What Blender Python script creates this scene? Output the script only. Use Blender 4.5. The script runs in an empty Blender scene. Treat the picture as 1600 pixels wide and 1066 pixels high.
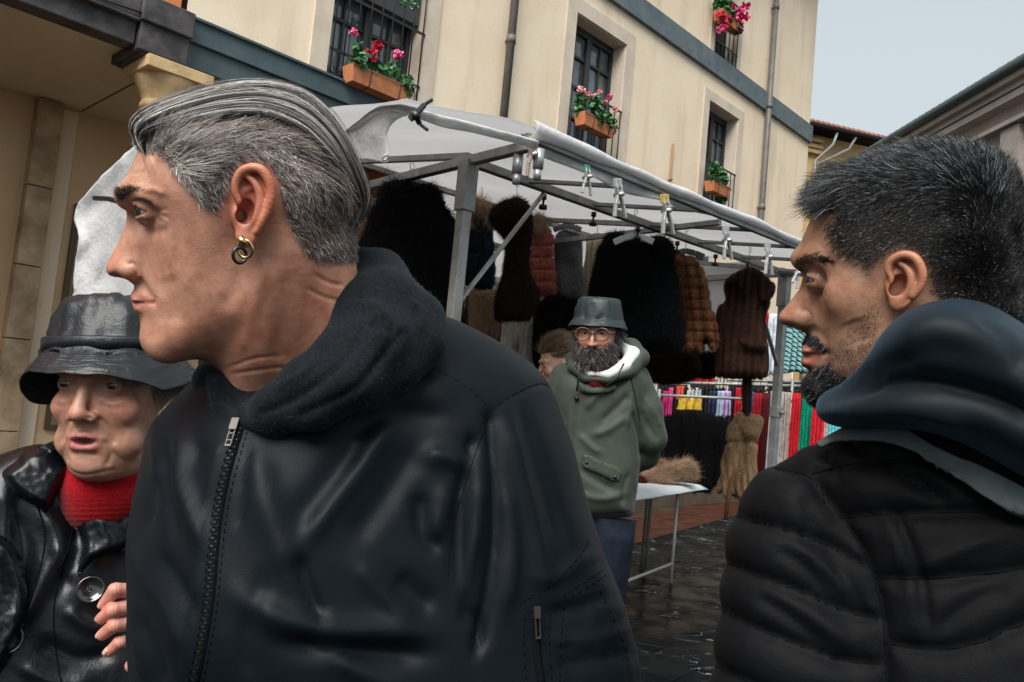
import bpy, math, random
import numpy as np
from mathutils import Vector, Matrix, noise as mnoise

R = math.radians
SC = bpy.context.scene
COL = SC.collection
rng = np.random.default_rng(7)
random.seed(7)
f32 = np.float32

# ------------------------------------------------------------------ camera
CAMH = 1.38
PITCH, ROLL, FPX = R(4.4), R(5.4), 1244.0
cam_d = bpy.data.cameras.new('camera')
cam = bpy.data.objects.new('camera', cam_d)
COL.objects.link(cam)
SC.camera = cam
cam_d.sensor_width = 36.0
cam_d.lens = 36.0 * FPX / 1600.0
cam_d.clip_start = 0.05
cam_d.clip_end = 3000.0
_F = Vector((0, math.cos(PITCH), math.sin(PITCH)))
_r0 = Vector((1, 0, 0))
_u0 = Vector((0, -math.sin(PITCH), math.cos(PITCH)))
_r = _r0 * math.cos(ROLL) + _u0 * math.sin(ROLL)
_u = -_r0 * math.sin(ROLL) + _u0 * math.cos(ROLL)
CO = Vector((0, 0, CAMH))
m = Matrix((_r, _u, -_F)).transposed().to_4x4()
m.translation = CO
cam.matrix_world = m

# ------------------------------------------------------------------ world, sun, exposure
SUN_AZ, SUN_EL = (-0.30, -0.80), 50.0
sunv = Vector((SUN_AZ[0], SUN_AZ[1], 0)).normalized() * math.cos(R(SUN_EL)) + Vector((0, 0, math.sin(R(SUN_EL))))
w = bpy.data.worlds.new('World')
SC.world = w
w.use_nodes = True
nt = w.node_tree
for n in list(nt.nodes):
    nt.nodes.remove(n)
sky = nt.nodes.new('ShaderNodeTexSky')
sky.sky_type = 'NISHITA'
sky.sun_disc = False
sky.sun_elevation = R(SUN_EL)
sky.sun_rotation = math.atan2(sunv.x, sunv.y)
sky.air_density = 1.0
sky.dust_density = 4.0
hs = nt.nodes.new('ShaderNodeHueSaturation')
hs.inputs['Saturation'].default_value = 0.30
tc = nt.nodes.new('ShaderNodeTexCoord')
nz = nt.nodes.new('ShaderNodeTexNoise')
nz.inputs['Scale'].default_value = 1.3
nz.inputs['Detail'].default_value = 5
mr = nt.nodes.new('ShaderNodeMapRange')
mr.inputs['From Min'].default_value = 0.3
mr.inputs['From Max'].default_value = 0.7
mr.inputs['To Min'].default_value = 0.93
mr.inputs['To Max'].default_value = 1.05
bg = nt.nodes.new('ShaderNodeBackground')
mixc = nt.nodes.new('ShaderNodeMix')
mixc.data_type = 'RGBA'
mixc.inputs['Factor'].default_value = 0.75      # an even cloud layer in front of the blue
mixc.inputs['B'].default_value = (4.15, 4.75, 5.0, 1)
out = nt.nodes.new('ShaderNodeOutputWorld')
nt.links.new(sky.outputs[0], hs.inputs['Color'])
nt.links.new(tc.outputs['Generated'], nz.inputs['Vector'])
nt.links.new(nz.outputs['Fac'], mr.inputs['Value'])
nt.links.new(mr.outputs[0], hs.inputs['Value'])
nt.links.new(hs.outputs[0], mixc.inputs['A'])
nt.links.new(mixc.outputs['Result'], bg.inputs['Color'])
bg.inputs['Strength'].default_value = 0.047
nt.links.new(bg.outputs[0], out.inputs['Surface'])
sl = bpy.data.lights.new('sun', 'SUN')
sl.energy = 1.5
sl.angle = R(45)
sl.color = (1.0, 0.97, 0.93)
so = bpy.data.objects.new('sun', sl)
COL.objects.link(so)
so.rotation_euler = sunv.to_track_quat('Z', 'Y').to_euler()
SC.view_settings.view_transform = 'Standard'
SC.view_settings.look = 'None'
SC.view_settings.exposure = 1.8
SC.view_settings.gamma = 1.0
SC.cycles.max_bounces = 6
SC.cycles.diffuse_bounces = 3
SC.cycles.transparent_max_bounces = 8
try:
    SC.cycles.use_denoising = True
except Exception:
    pass


def ray(px, py):
    return _F + _r * ((px - 800) / FPX) + _u * ((533 - py) / FPX)


def at(px, py, d):
    """point that projects to (px, py) at distance d along the optical axis"""
    return CO + ray(px, py) * d


def at_z(px, py, z):
    v = ray(px, py)
    return CO + v * ((z - CAMH) / v.z)


def project(P):
    """world points (n,3) -> pixels (n,2), depth"""
    P = np.asarray(P, float) - np.array(CO)
    x = P @ np.array(_r)
    y = P @ np.array(_u)
    z = P @ np.array(_F)
    return 800 + FPX * x / z, 533 - FPX * y / z, z


# ------------------------------------------------------------------ materials
def mat(name, col=(.5, .5, .5), rough=.6, spec=.5, metal=0.0, **kw):
    """procedural principled material. kw: var(noise colour variation 0-1), vscale, col2, bump, bscale, attr (vertex colour name),
    coat, sheen, sss, trans"""
    mt = bpy.data.materials.new(name)
    mt.use_nodes = True
    nt = mt.node_tree
    bs = nt.nodes['Principled BSDF']
    c = (*col[:3], 1)
    bs.inputs['Base Color'].default_value = c
    bs.inputs['Roughness'].default_value = rough
    bs.inputs['Specular IOR Level'].default_value = spec
    bs.inputs['Metallic'].default_value = metal
    tc = nt.nodes.new('ShaderNodeTexCoord')
    src = tc.outputs['Object']
    cur = None
    if kw.get('attr'):
        a = nt.nodes.new('ShaderNodeVertexColor')
        a.layer_name = kw['attr']
        cur = a.outputs['Color']
    if kw.get('col2'):
        nz = nt.nodes.new('ShaderNodeTexNoise')
        nz.inputs['Scale'].default_value = kw.get('vscale', 5)
        nz.inputs['Detail'].default_value = kw.get('vdet', 6)
        nz.inputs['Roughness'].default_value = .62
        nt.links.new(src, nz.inputs['Vector'])
        mp = nt.nodes.new('ShaderNodeMapRange')
        mp.inputs['From Min'].default_value = kw.get('v0', .38)
        mp.inputs['From Max'].default_value = kw.get('v1', .62)
        nt.links.new(nz.outputs['Fac'], mp.inputs['Value'])
        mx = nt.nodes.new('ShaderNodeMix')
        mx.data_type = 'RGBA'
        if kw.get('attr'):
            mx.blend_type = 'MULTIPLY'
            mx.inputs['B'].default_value = (*kw['col2'], 1)
            nt.links.new(cur, mx.inputs['A'])
        else:
            mx.inputs['A'].default_value = c
            mx.inputs['B'].default_value = (*kw['col2'], 1)
        nt.links.new(mp.outputs[0], mx.inputs['Factor'])
        cur = mx.outputs['Result']
    if cur is not None:
        nt.links.new(cur, bs.inputs['Base Color'])
    if kw.get('bump'):
        last = None
        bl = kw['bump'] if isinstance(kw['bump'], list) else [(kw['bump'], kw.get('bscale', 80))]
        for s, sc in bl:
            nz = nt.nodes.new('ShaderNodeTexNoise')
            nz.inputs['Scale'].default_value = sc
            nz.inputs['Detail'].default_value = 4
            nt.links.new(src, nz.inputs['Vector'])
            bp = nt.nodes.new('ShaderNodeBump')
            bp.inputs['Strength'].default_value = s
            bp.inputs['Distance'].default_value = kw.get('bdist', .002)
            nt.links.new(nz.outputs['Fac'], bp.inputs['Height'])
            if last is not None:
                nt.links.new(last, bp.inputs['Normal'])
            last = bp.outputs['Normal']
        nt.links.new(last, bs.inputs['Normal'])
    if kw.get('coat'):
        bs.inputs['Coat Weight'].default_value = kw['coat']
        bs.inputs['Coat Roughness'].default_value = kw.get('coatr', .1)
    if kw.get('sheen'):
        bs.inputs['Sheen Weight'].default_value = kw['sheen']
        bs.inputs['Sheen Roughness'].default_value = kw.get('sheenr', .4)
        if kw.get('sheenc'):
            bs.inputs['Sheen Tint'].default_value = (*kw['sheenc'], 1)
    if kw.get('sss'):
        bs.inputs['Subsurface Weight'].default_value = kw['sss']
        bs.inputs['Subsurface Radius'].default_value = (1, .35, .2)
        bs.inputs['Subsurface Scale'].default_value = kw.get('sssr', .006)
    if kw.get('trans'):
        bs.inputs['Transmission Weight'].default_value = kw['trans']
    return mt


# ------------------------------------------------------------------ objects
def tag(o, label=None, cat=None, group=None, kind=None):
    if label: o['label'] = label
    if cat: o['category'] = cat
    if group: o['group'] = group
    if kind: o['kind'] = kind
    return o


def empty(name, loc, label=None, cat=None, group=None, rz=0):
    o = bpy.data.objects.new(name, None)
    o.empty_display_size = .1
    COL.objects.link(o)
    o.location = loc
    o.rotation_euler = (0, 0, rz)
    return tag(o, label, cat, group)


def link_mesh(name, me, mats, parent=None, world=True):
    o = bpy.data.objects.new(name, me)
    COL.objects.link(o)
    if not isinstance(mats, (list, tuple)):
        mats = [mats]
    for mm in mats:
        if mm: me.materials.append(mm)
    if parent is not None:
        o.parent = parent
        if world:       # geometry given in world coordinates
            bpy.context.view_layer.update()
            o.matrix_parent_inverse = parent.matrix_world.inverted()
    return o


def mesh_np(name, V, Fq, smooth=True, cols=None):
    """V (n,3); Fq (m,k) or list of index arrays of different k"""
    me = bpy.data.meshes.new(name)
    V = np.ascontiguousarray(V, f32)
    if not isinstance(Fq, list): Fq = [Fq]
    Fq = [np.asarray(q, np.int32) for q in Fq if len(q)]
    loops = np.concatenate([q.ravel() for q in Fq])
    sizes = np.concatenate([np.full(len(q), q.shape[1], np.int32) for q in Fq])
    me.vertices.add(len(V))
    me.vertices.foreach_set('co', V.ravel())
    me.loops.add(len(loops))
    me.loops.foreach_set('vertex_index', loops)
    me.polygons.add(len(sizes))
    st = np.zeros(len(sizes), np.int32)
    st[1:] = np.cumsum(sizes)[:-1]
    me.polygons.foreach_set('loop_start', st)
    if smooth:
        me.polygons.foreach_set('use_smooth', np.ones(len(sizes), bool))
    if cols is not None:
        a = me.color_attributes.new('col', 'FLOAT_COLOR', 'POINT')
        c4 = np.ones((len(V), 4), f32)
        c4[:, :3] = cols
        a.data.foreach_set('color', c4.ravel())
    me.update(calc_edges=True)
    return me


class MB:
    """collects pieces and links them as ONE mesh object (points in world or thing space)"""
    def __init__(s):
        s.v, s.f, s.sm = [], [], []

    def add(s, vs, fs, smooth=False):
        b = len(s.v)
        s.v += [tuple(v) for v in vs]
        s.f += [tuple(i + b for i in f) for f in fs]
        s.sm += [smooth] * len(fs)
        return s

    def obox(s, c, ax, ay, az, hx, hy, hz):
        c, ax, ay, az = Vector(c), Vector(ax).normalized(), Vector(ay).normalized(), Vector(az).normalized()
        vs = [c + ax * (hx * i) + ay * (hy * j) + az * (hz * k) for k in (-1, 1) for j in (-1, 1) for i in (-1, 1)]
        return s.add(vs, [(0, 2, 3, 1), (4, 5, 7, 6), (0, 1, 5, 4), (2, 6, 7, 3), (0, 4, 6, 2), (1, 3, 7, 5)])

    def box(s, x0, x1, y0, y1, z0, z1):
        return s.obox(((x0 + x1) / 2, (y0 + y1) / 2, (z0 + z1) / 2), (1, 0, 0), (0, 1, 0), (0, 0, 1), (x1 - x0) / 2, (y1 - y0) / 2, (z1 - z0) / 2)

    def bar(s, a, b, w, h=None, up=(0, 0, 1)):
        a, b = Vector(a), Vector(b)
        h = h or w
        d = (b - a)
        t = d.normalized()
        x = t.cross(Vector(up))
        if x.length < 1e-4: x = t.cross(Vector((1, 0, 0)))
        x.normalize()
        y = x.cross(t)
        return s.obox((a + b) / 2, x, t, y, w / 2, d.length / 2, h / 2)

    def tube(s, pts, r, n=8, cap=True):
        pts = [Vector(p) for p in pts]
        rs = r if isinstance(r, (list, tuple)) else [r] * len(pts)
        vs, fs = [], []
        ref = None
        for i, p in enumerate(pts):
            t = (pts[min(i + 1, len(pts) - 1)] - pts[max(i - 1, 0)]).normalized()
            if ref is None:
                ref = t.orthogonal().normalized()
            x = (ref - t * ref.dot(t)).normalized()
            ref = x
            y = t.cross(x)
            for k in range(n):
                a = 2 * math.pi * k / n
                vs.append(p + (x * math.cos(a) + y * math.sin(a)) * rs[i])
        for i in range(len(pts) - 1):
            for k in range(n):
                fs.append((i * n + k, i * n + (k + 1) % n, (i + 1) * n + (k + 1) % n, (i + 1) * n + k))
        if cap:
            fs.append(tuple(range(n))[::-1])
            fs.append(tuple((len(pts) - 1) * n + k for k in range(n)))
        return s.add(vs, fs, True)

    def lathe(s, c, ax, prof, n=24):
        """prof: list of (r, t) along the axis"""
        c, ax = Vector(c), Vector(ax).normalized()
        x = ax.orthogonal().normalized()
        y = ax.cross(x)
        vs, fs = [], []
        for r, t in prof:
            for k in range(n):
                a = 2 * math.pi * k / n
                vs.append(c + ax * t + (x * math.cos(a) + y * math.sin(a)) * r)
        for i in range(len(prof) - 1):
            for k in range(n):
                fs.append((i * n + k, i * n + (k + 1) % n, (i + 1) * n + (k + 1) % n, (i + 1) * n + k))
        return s.add(vs, fs, True)

    def quad(s, *p, smooth=False):
        return s.add(p, [tuple(range(len(p)))], smooth)

    def grid(s, G, smooth=True, thick=0.0):
        """G[i][j] points -> sheet"""
        ni, nj = len(G), len(G[0])
        vs = [Vector(p) for row in G for p in row]
        fs = [(i * nj + j, i * nj + j + 1, (i + 1) * nj + j + 1, (i + 1) * nj + j) for i in range(ni - 1) for j in range(nj - 1)]
        return s.add(vs, fs, smooth)

    def build(s, name, mt, parent=None, world=True, bevel=0.0, solid=0.0):
        me = bpy.data.meshes.new(name)
        me.from_pydata([tuple(v) for v in s.v], [], s.f)
        me.polygons.foreach_set('use_smooth', s.sm)
        me.update()
        o = link_mesh(name, me, mt, parent, world)
        if bevel:
            b = o.modifiers.new('b', 'BEVEL')
            b.width = bevel
            b.segments = 2
            b.limit_method = 'ANGLE'
        if solid:
            b = o.modifiers.new('s', 'SOLIDIFY')
            b.thickness = solid
            b.offset = 0
        return o


# ------------------------------------------------------------------ implicit modelling
def nets(Fd, o, h):
    """naive surface nets on Fd (nx,ny,nz), negative inside -> V, quads"""
    s = Fd < 0
    nx, ny, nz_ = Fd.shape
    cnt = np.zeros((nx - 1, ny - 1, nz_ - 1), np.int8)
    for a in (0, 1):
        for b in (0, 1):
            for c in (0, 1):
                cnt += s[a:nx - 1 + a, b:ny - 1 + b, c:nz_ - 1 + c]
    act = (cnt > 0) & (cnt < 8)
    I, J, K = np.nonzero(act)
    idx = np.full(act.shape, -1, np.int32)
    idx[I, J, K] = np.arange(len(I))
    acc = np.zeros((len(I), 3), f32)
    num = np.zeros(len(I), f32)
    cor = [(a, b, c) for a in (0, 1) for b in (0, 1) for c in (0, 1)]
    val = {c: Fd[I + c[0], J + c[1], K + c[2]] for c in cor}
    for a in cor:
        for ax in range(3):
            if a[ax] == 0:
                b = list(a); b[ax] = 1; b = tuple(b)
                va, vb = val[a], val[b]
                mk = (va < 0) != (vb < 0)
                t = np.where(mk, va / np.where(mk, va - vb, 1), 0)
                for q in range(3):
                    acc[:, q] += mk * (a[q] + (t if q == ax else 0))
                num += mk
    V = np.stack([I, J, K], 1) + acc / num[:, None]
    V = np.array(o) + V * h
    quads = []
    for ax in range(3):
        sl0 = [slice(None)] * 3; sl1 = [slice(None)] * 3
        sl0[ax] = slice(0, -1); sl1[ax] = slice(1, None)
        a, b = s[tuple(sl0)], s[tuple(sl1)]
        ch = a != b
        o1, o2 = [q for q in range(3) if q != ax]
        i = np.stack(np.nonzero(ch), 1)
        lim = [nx - 1, ny - 1, nz_ - 1]
        ok = (i[:, o1] > 0) & (i[:, o2] > 0) & (i[:, o1] < lim[o1]) & (i[:, o2] < lim[o2])
        i = i[ok]
        ins = a[i[:, 0], i[:, 1], i[:, 2]]

        def cell(d1, d2):
            j = i.copy()
            j[:, o1] += d1
            j[:, o2] += d2
            return idx[j[:, 0], j[:, 1], j[:, 2]]
        q = np.stack([cell(-1, -1), cell(0, -1), cell(0, 0), cell(-1, 0)], 1)
        flip = ins if ax != 1 else ~ins
        q[~flip] = q[~flip][:, ::-1]
        quads.append(q)
    Q = np.concatenate(quads)
    return V, Q[(Q >= 0).all(1)]


def vnormals(V, Q):
    a, b, c, d = (V[Q[:, k]] for k in range(4))
    n = np.cross(c - a, d - b)
    N = np.zeros_like(V)
    for k in range(4):
        np.add.at(N, Q[:, k], n)
    return N / np.maximum(np.linalg.norm(N, axis=1, keepdims=True), 1e-12)


def relax(V, Q, it=2, lam=.5):
    E = np.concatenate([Q[:, [0, 1]], Q[:, [1, 2]], Q[:, [2, 3]], Q[:, [3, 0]]])
    deg = np.bincount(E.ravel(), minlength=len(V)).astype(float)
    for _ in range(it):
        A = np.zeros_like(V)
        for q in range(3):
            A[:, q] = np.bincount(E[:, 0], V[E[:, 1], q], len(V)) + np.bincount(E[:, 1], V[E[:, 0], q], len(V))
        V = V + lam * (A / np.maximum(deg, 1)[:, None] - V)
    return V


def smin(a, b, k):
    h = np.clip(.5 + .5 * (b - a) / k, 0, 1)
    return b + (a - b) * h - k * h * (1 - h)


def smax(a, b, k):
    return -smin(-a, -b, k)


def spline(pts, n=6, closed=True):
    """Catmull-Rom through 2D/3D points"""
    P = np.array(pts, float)
    out = []
    N = len(P)
    rngi = range(N) if closed else range(N - 1)
    for i in rngi:
        if closed:
            p0, p1, p2, p3 = P[i - 1], P[i], P[(i + 1) % N], P[(i + 2) % N]
        else:
            p0, p1, p2, p3 = P[max(i - 1, 0)], P[i], P[i + 1], P[min(i + 2, N - 1)]
        for k in range(n):
            t = k / n
            out.append(.5 * ((2 * p1) + (-p0 + p2) * t + (2 * p0 - 5 * p1 + 4 * p2 - p3) * t * t + (-p0 + 3 * p1 - 3 * p2 + p3) * t ** 3))
    if not closed: out.append(P[-1])
    return np.array(out)


def polyline_dist(X, Y, pts):
    """distance and parameter (0-1) of 2D points to an open polyline"""
    P = np.array(pts, float)
    best = np.full(X.shape, 1e9)
    par = np.zeros(X.shape)
    L = np.concatenate([[0], np.cumsum(np.linalg.norm(np.diff(P[:, :2], axis=0), axis=1))])
    for i in range(len(P) - 1):
        ax_, ay = P[i, 0], P[i, 1]
        dx, dy = P[i + 1, 0] - ax_, P[i + 1, 1] - ay
        l2 = dx * dx + dy * dy + 1e-12
        t = np.clip(((X - ax_) * dx + (Y - ay) * dy) / l2, 0, 1)
        d = np.hypot(X - ax_ - t * dx, Y - ay - t * dy)
        mk = d < best
        best[mk] = d[mk]
        par[mk] = ((L[i] + t * (L[i + 1] - L[i])) / L[-1])[mk]
    return best, par


def poly_sd(X, Y, poly):
    """signed distance to a closed polygon, negative inside"""
    P = np.array(poly, float)
    d, _ = polyline_dist(X, Y, np.vstack([P, P[:1]]))
    ins = np.zeros(X.shape, bool)
    for i in range(len(P)):
        x0, y0 = P[i]
        x1, y1 = P[(i + 1) % len(P)]
        if y0 == y1: continue
        c = ((y0 > Y) != (y1 > Y)) & (X < (x1 - x0) * (Y - y0) / (y1 - y0) + x0)
        ins ^= c
    return np.where(ins, -d, d)


def tps(ctrl, X, Y):
    """thin-plate interpolation of (x, y, v) control points"""
    C = np.array(ctrl, float)
    def U(r2): return r2 * np.log(r2 + 1e-9)
    s = max(np.ptp(C[:, 0]), np.ptp(C[:, 1]))
    x, y = C[:, 0] / s, C[:, 1] / s
    n = len(C)
    K = U((x[:, None] - x) ** 2 + (y[:, None] - y) ** 2) + np.eye(n) * 1e-4
    Pm = np.stack([np.ones(n), x, y], 1)
    A = np.zeros((n + 3, n + 3))
    A[:n, :n] = K; A[:n, n:] = Pm; A[n:, :n] = Pm.T
    sol = np.linalg.solve(A, np.concatenate([C[:, 2], np.zeros(3)]))
    X, Y = X / s, Y / s
    r = sol[n] + sol[n + 1] * X + sol[n + 2] * Y
    for i in range(n):
        r = r + sol[i] * U((X - x[i]) ** 2 + (Y - y[i]) ** 2)
    return np.clip(r, C[:, 2].min() * .9, C[:, 2].max() * 1.05)


def wob(P, scale, seed=0.0, octv=2):
    """cheap smooth pseudo-noise, -1..1, vectorised"""
    P = np.asarray(P, float)
    r = np.zeros(P.shape[0])
    g = np.random.default_rng(int(seed * 13 + 5))
    tot = 0
    for o_ in range(octv):
        a = 0
        for k in range(5):
            d = g.normal(size=3); d /= np.linalg.norm(d)
            a = a + np.sin((P @ d) * scale * (2 ** o_) * g.uniform(.6, 1.5) + g.uniform(0, 6.28))
        r += a / 3.2 / (2 ** o_)
        tot += 1 / 2 ** o_
    return r / tot


class Fr:
    """local frame of a solid: z toward the camera side, x image right, y image up (metres). All solids are modelled
    symmetric in it as true metric bodies; px() puts photo measurements into it."""
    def __init__(s, px, py, depth, yaw=0.0, pitch=0.0, roll=0.0):
        s.O = np.array(at(px, py, depth))
        c = -ray(px, py).normalized()
        x = (_r - c * _r.dot(c)).normalized()
        y = c.cross(x)
        M = Matrix((x, y, c)).transposed()
        M = M @ (Matrix.Rotation(roll, 3, 'Z') @ Matrix.Rotation(yaw, 3, 'Y') @ Matrix.Rotation(pitch, 3, 'X'))
        s.M = np.array(M)

    def px(s, px, py, c=0.0):
        v = np.array(ray(px, py)) @ s.M
        o = (np.array(CO) - s.O) @ s.M
        t = (c - o[2]) / v[2]
        return o + v * t

    def pl(s, pts, c=0.0):
        return np.array([s.px(p[0], p[1], c)[:2] for p in pts])

    def world(s, V):
        return np.asarray(V) @ s.M.T + s.O

    def local(s, V):
        return (np.asarray(V) - s.O) @ s.M


class Vol:
    """sampling grid in a frame"""
    def __init__(s, lo, hi, h):
        s.o = np.array(lo, float); s.h = h
        s.n = [int(math.ceil((hi[k] - lo[k]) / h)) + 1 for k in range(3)]
        ax_ = [(lo[k] + np.arange(s.n[k]) * h).astype(f32) for k in range(3)]
        s.X, s.Y, s.Z = ax_[0][:, None, None], ax_[1][None, :, None], ax_[2][None, None, :]
        s.x2, s.y2 = np.meshgrid(ax_[0].astype(float), ax_[1].astype(float), indexing='ij')
        s.F = np.full(s.n, 10.0, f32)

    def ell(s, c, r, rot=None):
        x, y, z = s.X - c[0], s.Y - c[1], s.Z - c[2]
        if rot is not None:       # rotation matrix rows = local axes
            M = np.array(rot)
            x, y, z = (M[q][0] * x + M[q][1] * y + M[q][2] * z for q in range(3))
        k0 = np.sqrt((x / r[0]) ** 2 + (y / r[1]) ** 2 + (z / r[2]) ** 2)
        return ((k0 - 1) * min(r)).astype(f32)

    def cap(s, a, b, ra, rb=None):
        rb = ra if rb is None else rb
        a, b = np.array(a, float), np.array(b, float)
        d = b - a
        l2 = d @ d + 1e-12
        t = np.clip(((s.X - a[0]) * d[0] + (s.Y - a[1]) * d[1] + (s.Z - a[2]) * d[2]) / l2, 0, 1)
        return (np.sqrt((s.X - a[0] - t * d[0]) ** 2 + (s.Y - a[1] - t * d[1]) ** 2 + (s.Z - a[2] - t * d[2]) ** 2) - (ra + (rb - ra) * t)).astype(f32)

    def chain(s, pts, rs, k=.01):
        r = None
        for i in range(len(pts) - 1):
            c = s.cap(pts[i], pts[i + 1], rs[i], rs[i + 1])
            r = c if r is None else smin(r, c, k)
        return r

    def prof(s, poly, W, Rr, n=2.3, Zc=0.0):
        """inflated outline: poly in (x,y), half width W (array over x,y or scalar), edge roundness Rr"""
        sd = poly_sd(s.x2, s.y2, poly)
        Rr = np.asarray(Rr, float)
        e = np.maximum(sd + Rr, 0) / Rr
        W = np.broadcast_to(np.asarray(W, float), s.x2.shape)
        e, W2 = e[:, :, None].astype(f32), W[:, :, None].astype(f32)
        Zc = np.asarray(Zc)
        if Zc.ndim: Zc = Zc[:, :, None].astype(f32)
        v = np.abs(s.Z - Zc) / W2
        g = (e ** n + v ** n) ** (1 / n) - 1
        sc = np.minimum(W2, np.broadcast_to(Rr, s.x2.shape)[:, :, None])
        return (g * sc).astype(f32)

    def add(s, d, k=.005):
        s.F = smin(s.F, d, k).astype(f32)
        return s

    def sub(s, d, k=.005):
        s.F = smax(s.F, -d, k).astype(f32)
        return s

    def mesh(s, fr, rel=2):
        V, Q = nets(s.F, s.o, s.h)
        V = relax(V, Q, rel)
        return V, Q


# ------------------------------------------------------------------ strands (hair, fur)
def sample_surface(V, Q, n, mask=None, g=rng):
    """random points on quads -> points, normals"""
    N = vnormals(V, Q)
    if mask is not None:
        Q = Q[mask[Q].all(1)]
    a, b, c, d = (V[Q[:, k]] for k in range(4))
    ar = np.linalg.norm(np.cross(c - a, d - b), axis=1)
    q = g.choice(len(Q), n, p=ar / ar.sum())
    u, v = g.random(n)[:, None], g.random(n)[:, None]
    p = (a[q] * (1 - u) + b[q] * u) * (1 - v) + (d[q] * (1 - u) + c[q] * u) * v
    nn = N[Q[q]].mean(1)
    return p, nn / np.linalg.norm(nn, axis=1, keepdims=True)


def strand_mesh(name, C, rad, cols, taper=True):
    """C (n, m, 3) centre lines -> thin three-sided tubes. cols (n,3)"""
    n, m_, _ = C.shape
    T = np.gradient(C, axis=1)
    T /= np.maximum(np.linalg.norm(T, axis=2, keepdims=True), 1e-9)
    ref = rng.normal(size=(n, 1, 3))
    X = np.cross(T, ref); X /= np.maximum(np.linalg.norm(X, axis=2, keepdims=True), 1e-9)
    Y = np.cross(T, X)
    rad = np.broadcast_to(np.asarray(rad, float), (n,))[:, None, None]
    tp = (np.linspace(1, .25, m_) if taper else np.ones(m_))[None, :, None]
    vs = []
    for k in range(3):
        a = 2 * math.pi * k / 3
        vs.append(C + (X * math.cos(a) + Y * math.sin(a)) * rad * tp)
    V = np.stack(vs, 2).reshape(-1, 3)          # n, m, 3
    base = (np.arange(n) * m_ * 3)[:, None, None]
    i = np.arange(m_ - 1)[None, :, None] * 3
    k = np.arange(3)[None, None, :]
    k2 = (k + 1) % 3
    q = np.stack([base + i + k, base + i + k2, base + i + 3 + k2, base + i + 3 + k], 3).reshape(-1, 4)
    cc = np.repeat(cols, m_ * 3, axis=0)
    return mesh_np(name, V, q, True, cc)


def grow(P, N, D, length, m=4, lift=.35, curl=.2, g=rng):
    """strand centre lines: start P, go along mix of normal and direction D"""
    n = len(P)
    length = np.broadcast_to(np.asarray(length, float), (n,))[:, None]
    d = D + N * lift + g.normal(size=(n, 3)) * curl
    d /= np.linalg.norm(d, axis=1, keepdims=True)
    bend = g.normal(size=(n, 3)) * curl * .6 + D * .25
    out = [P - N * .0005]
    for k in range(1, m):
        t = k / (m - 1)
        out.append(P + d * length * t + bend * length * t * t)
    return np.stack(out, 1)
# ================================================================== setting
def on_plane(px, py, P0, n):
    v = ray(px, py)
    t = (P0 - CO).dot(n) / v.dot(n)
    return CO + v * t


BU = Vector((math.sin(R(44)), math.cos(R(44)), 0))     # along the yellow facade
BN = Vector((BU.y, -BU.x, 0))                          # out of the facade, towards the square
BD = 6.9
BO = -BD * BN
ZUP = Vector((0, 0, 1))


def bw(s, z, off=0.0):
    return BO + BU * s + BN * off + ZUP * z


def bpx(px, py, off=0.0):
    p = on_plane(px, py, BO + BN * off, BN)
    return (p - BO).dot(BU), p.z


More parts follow.
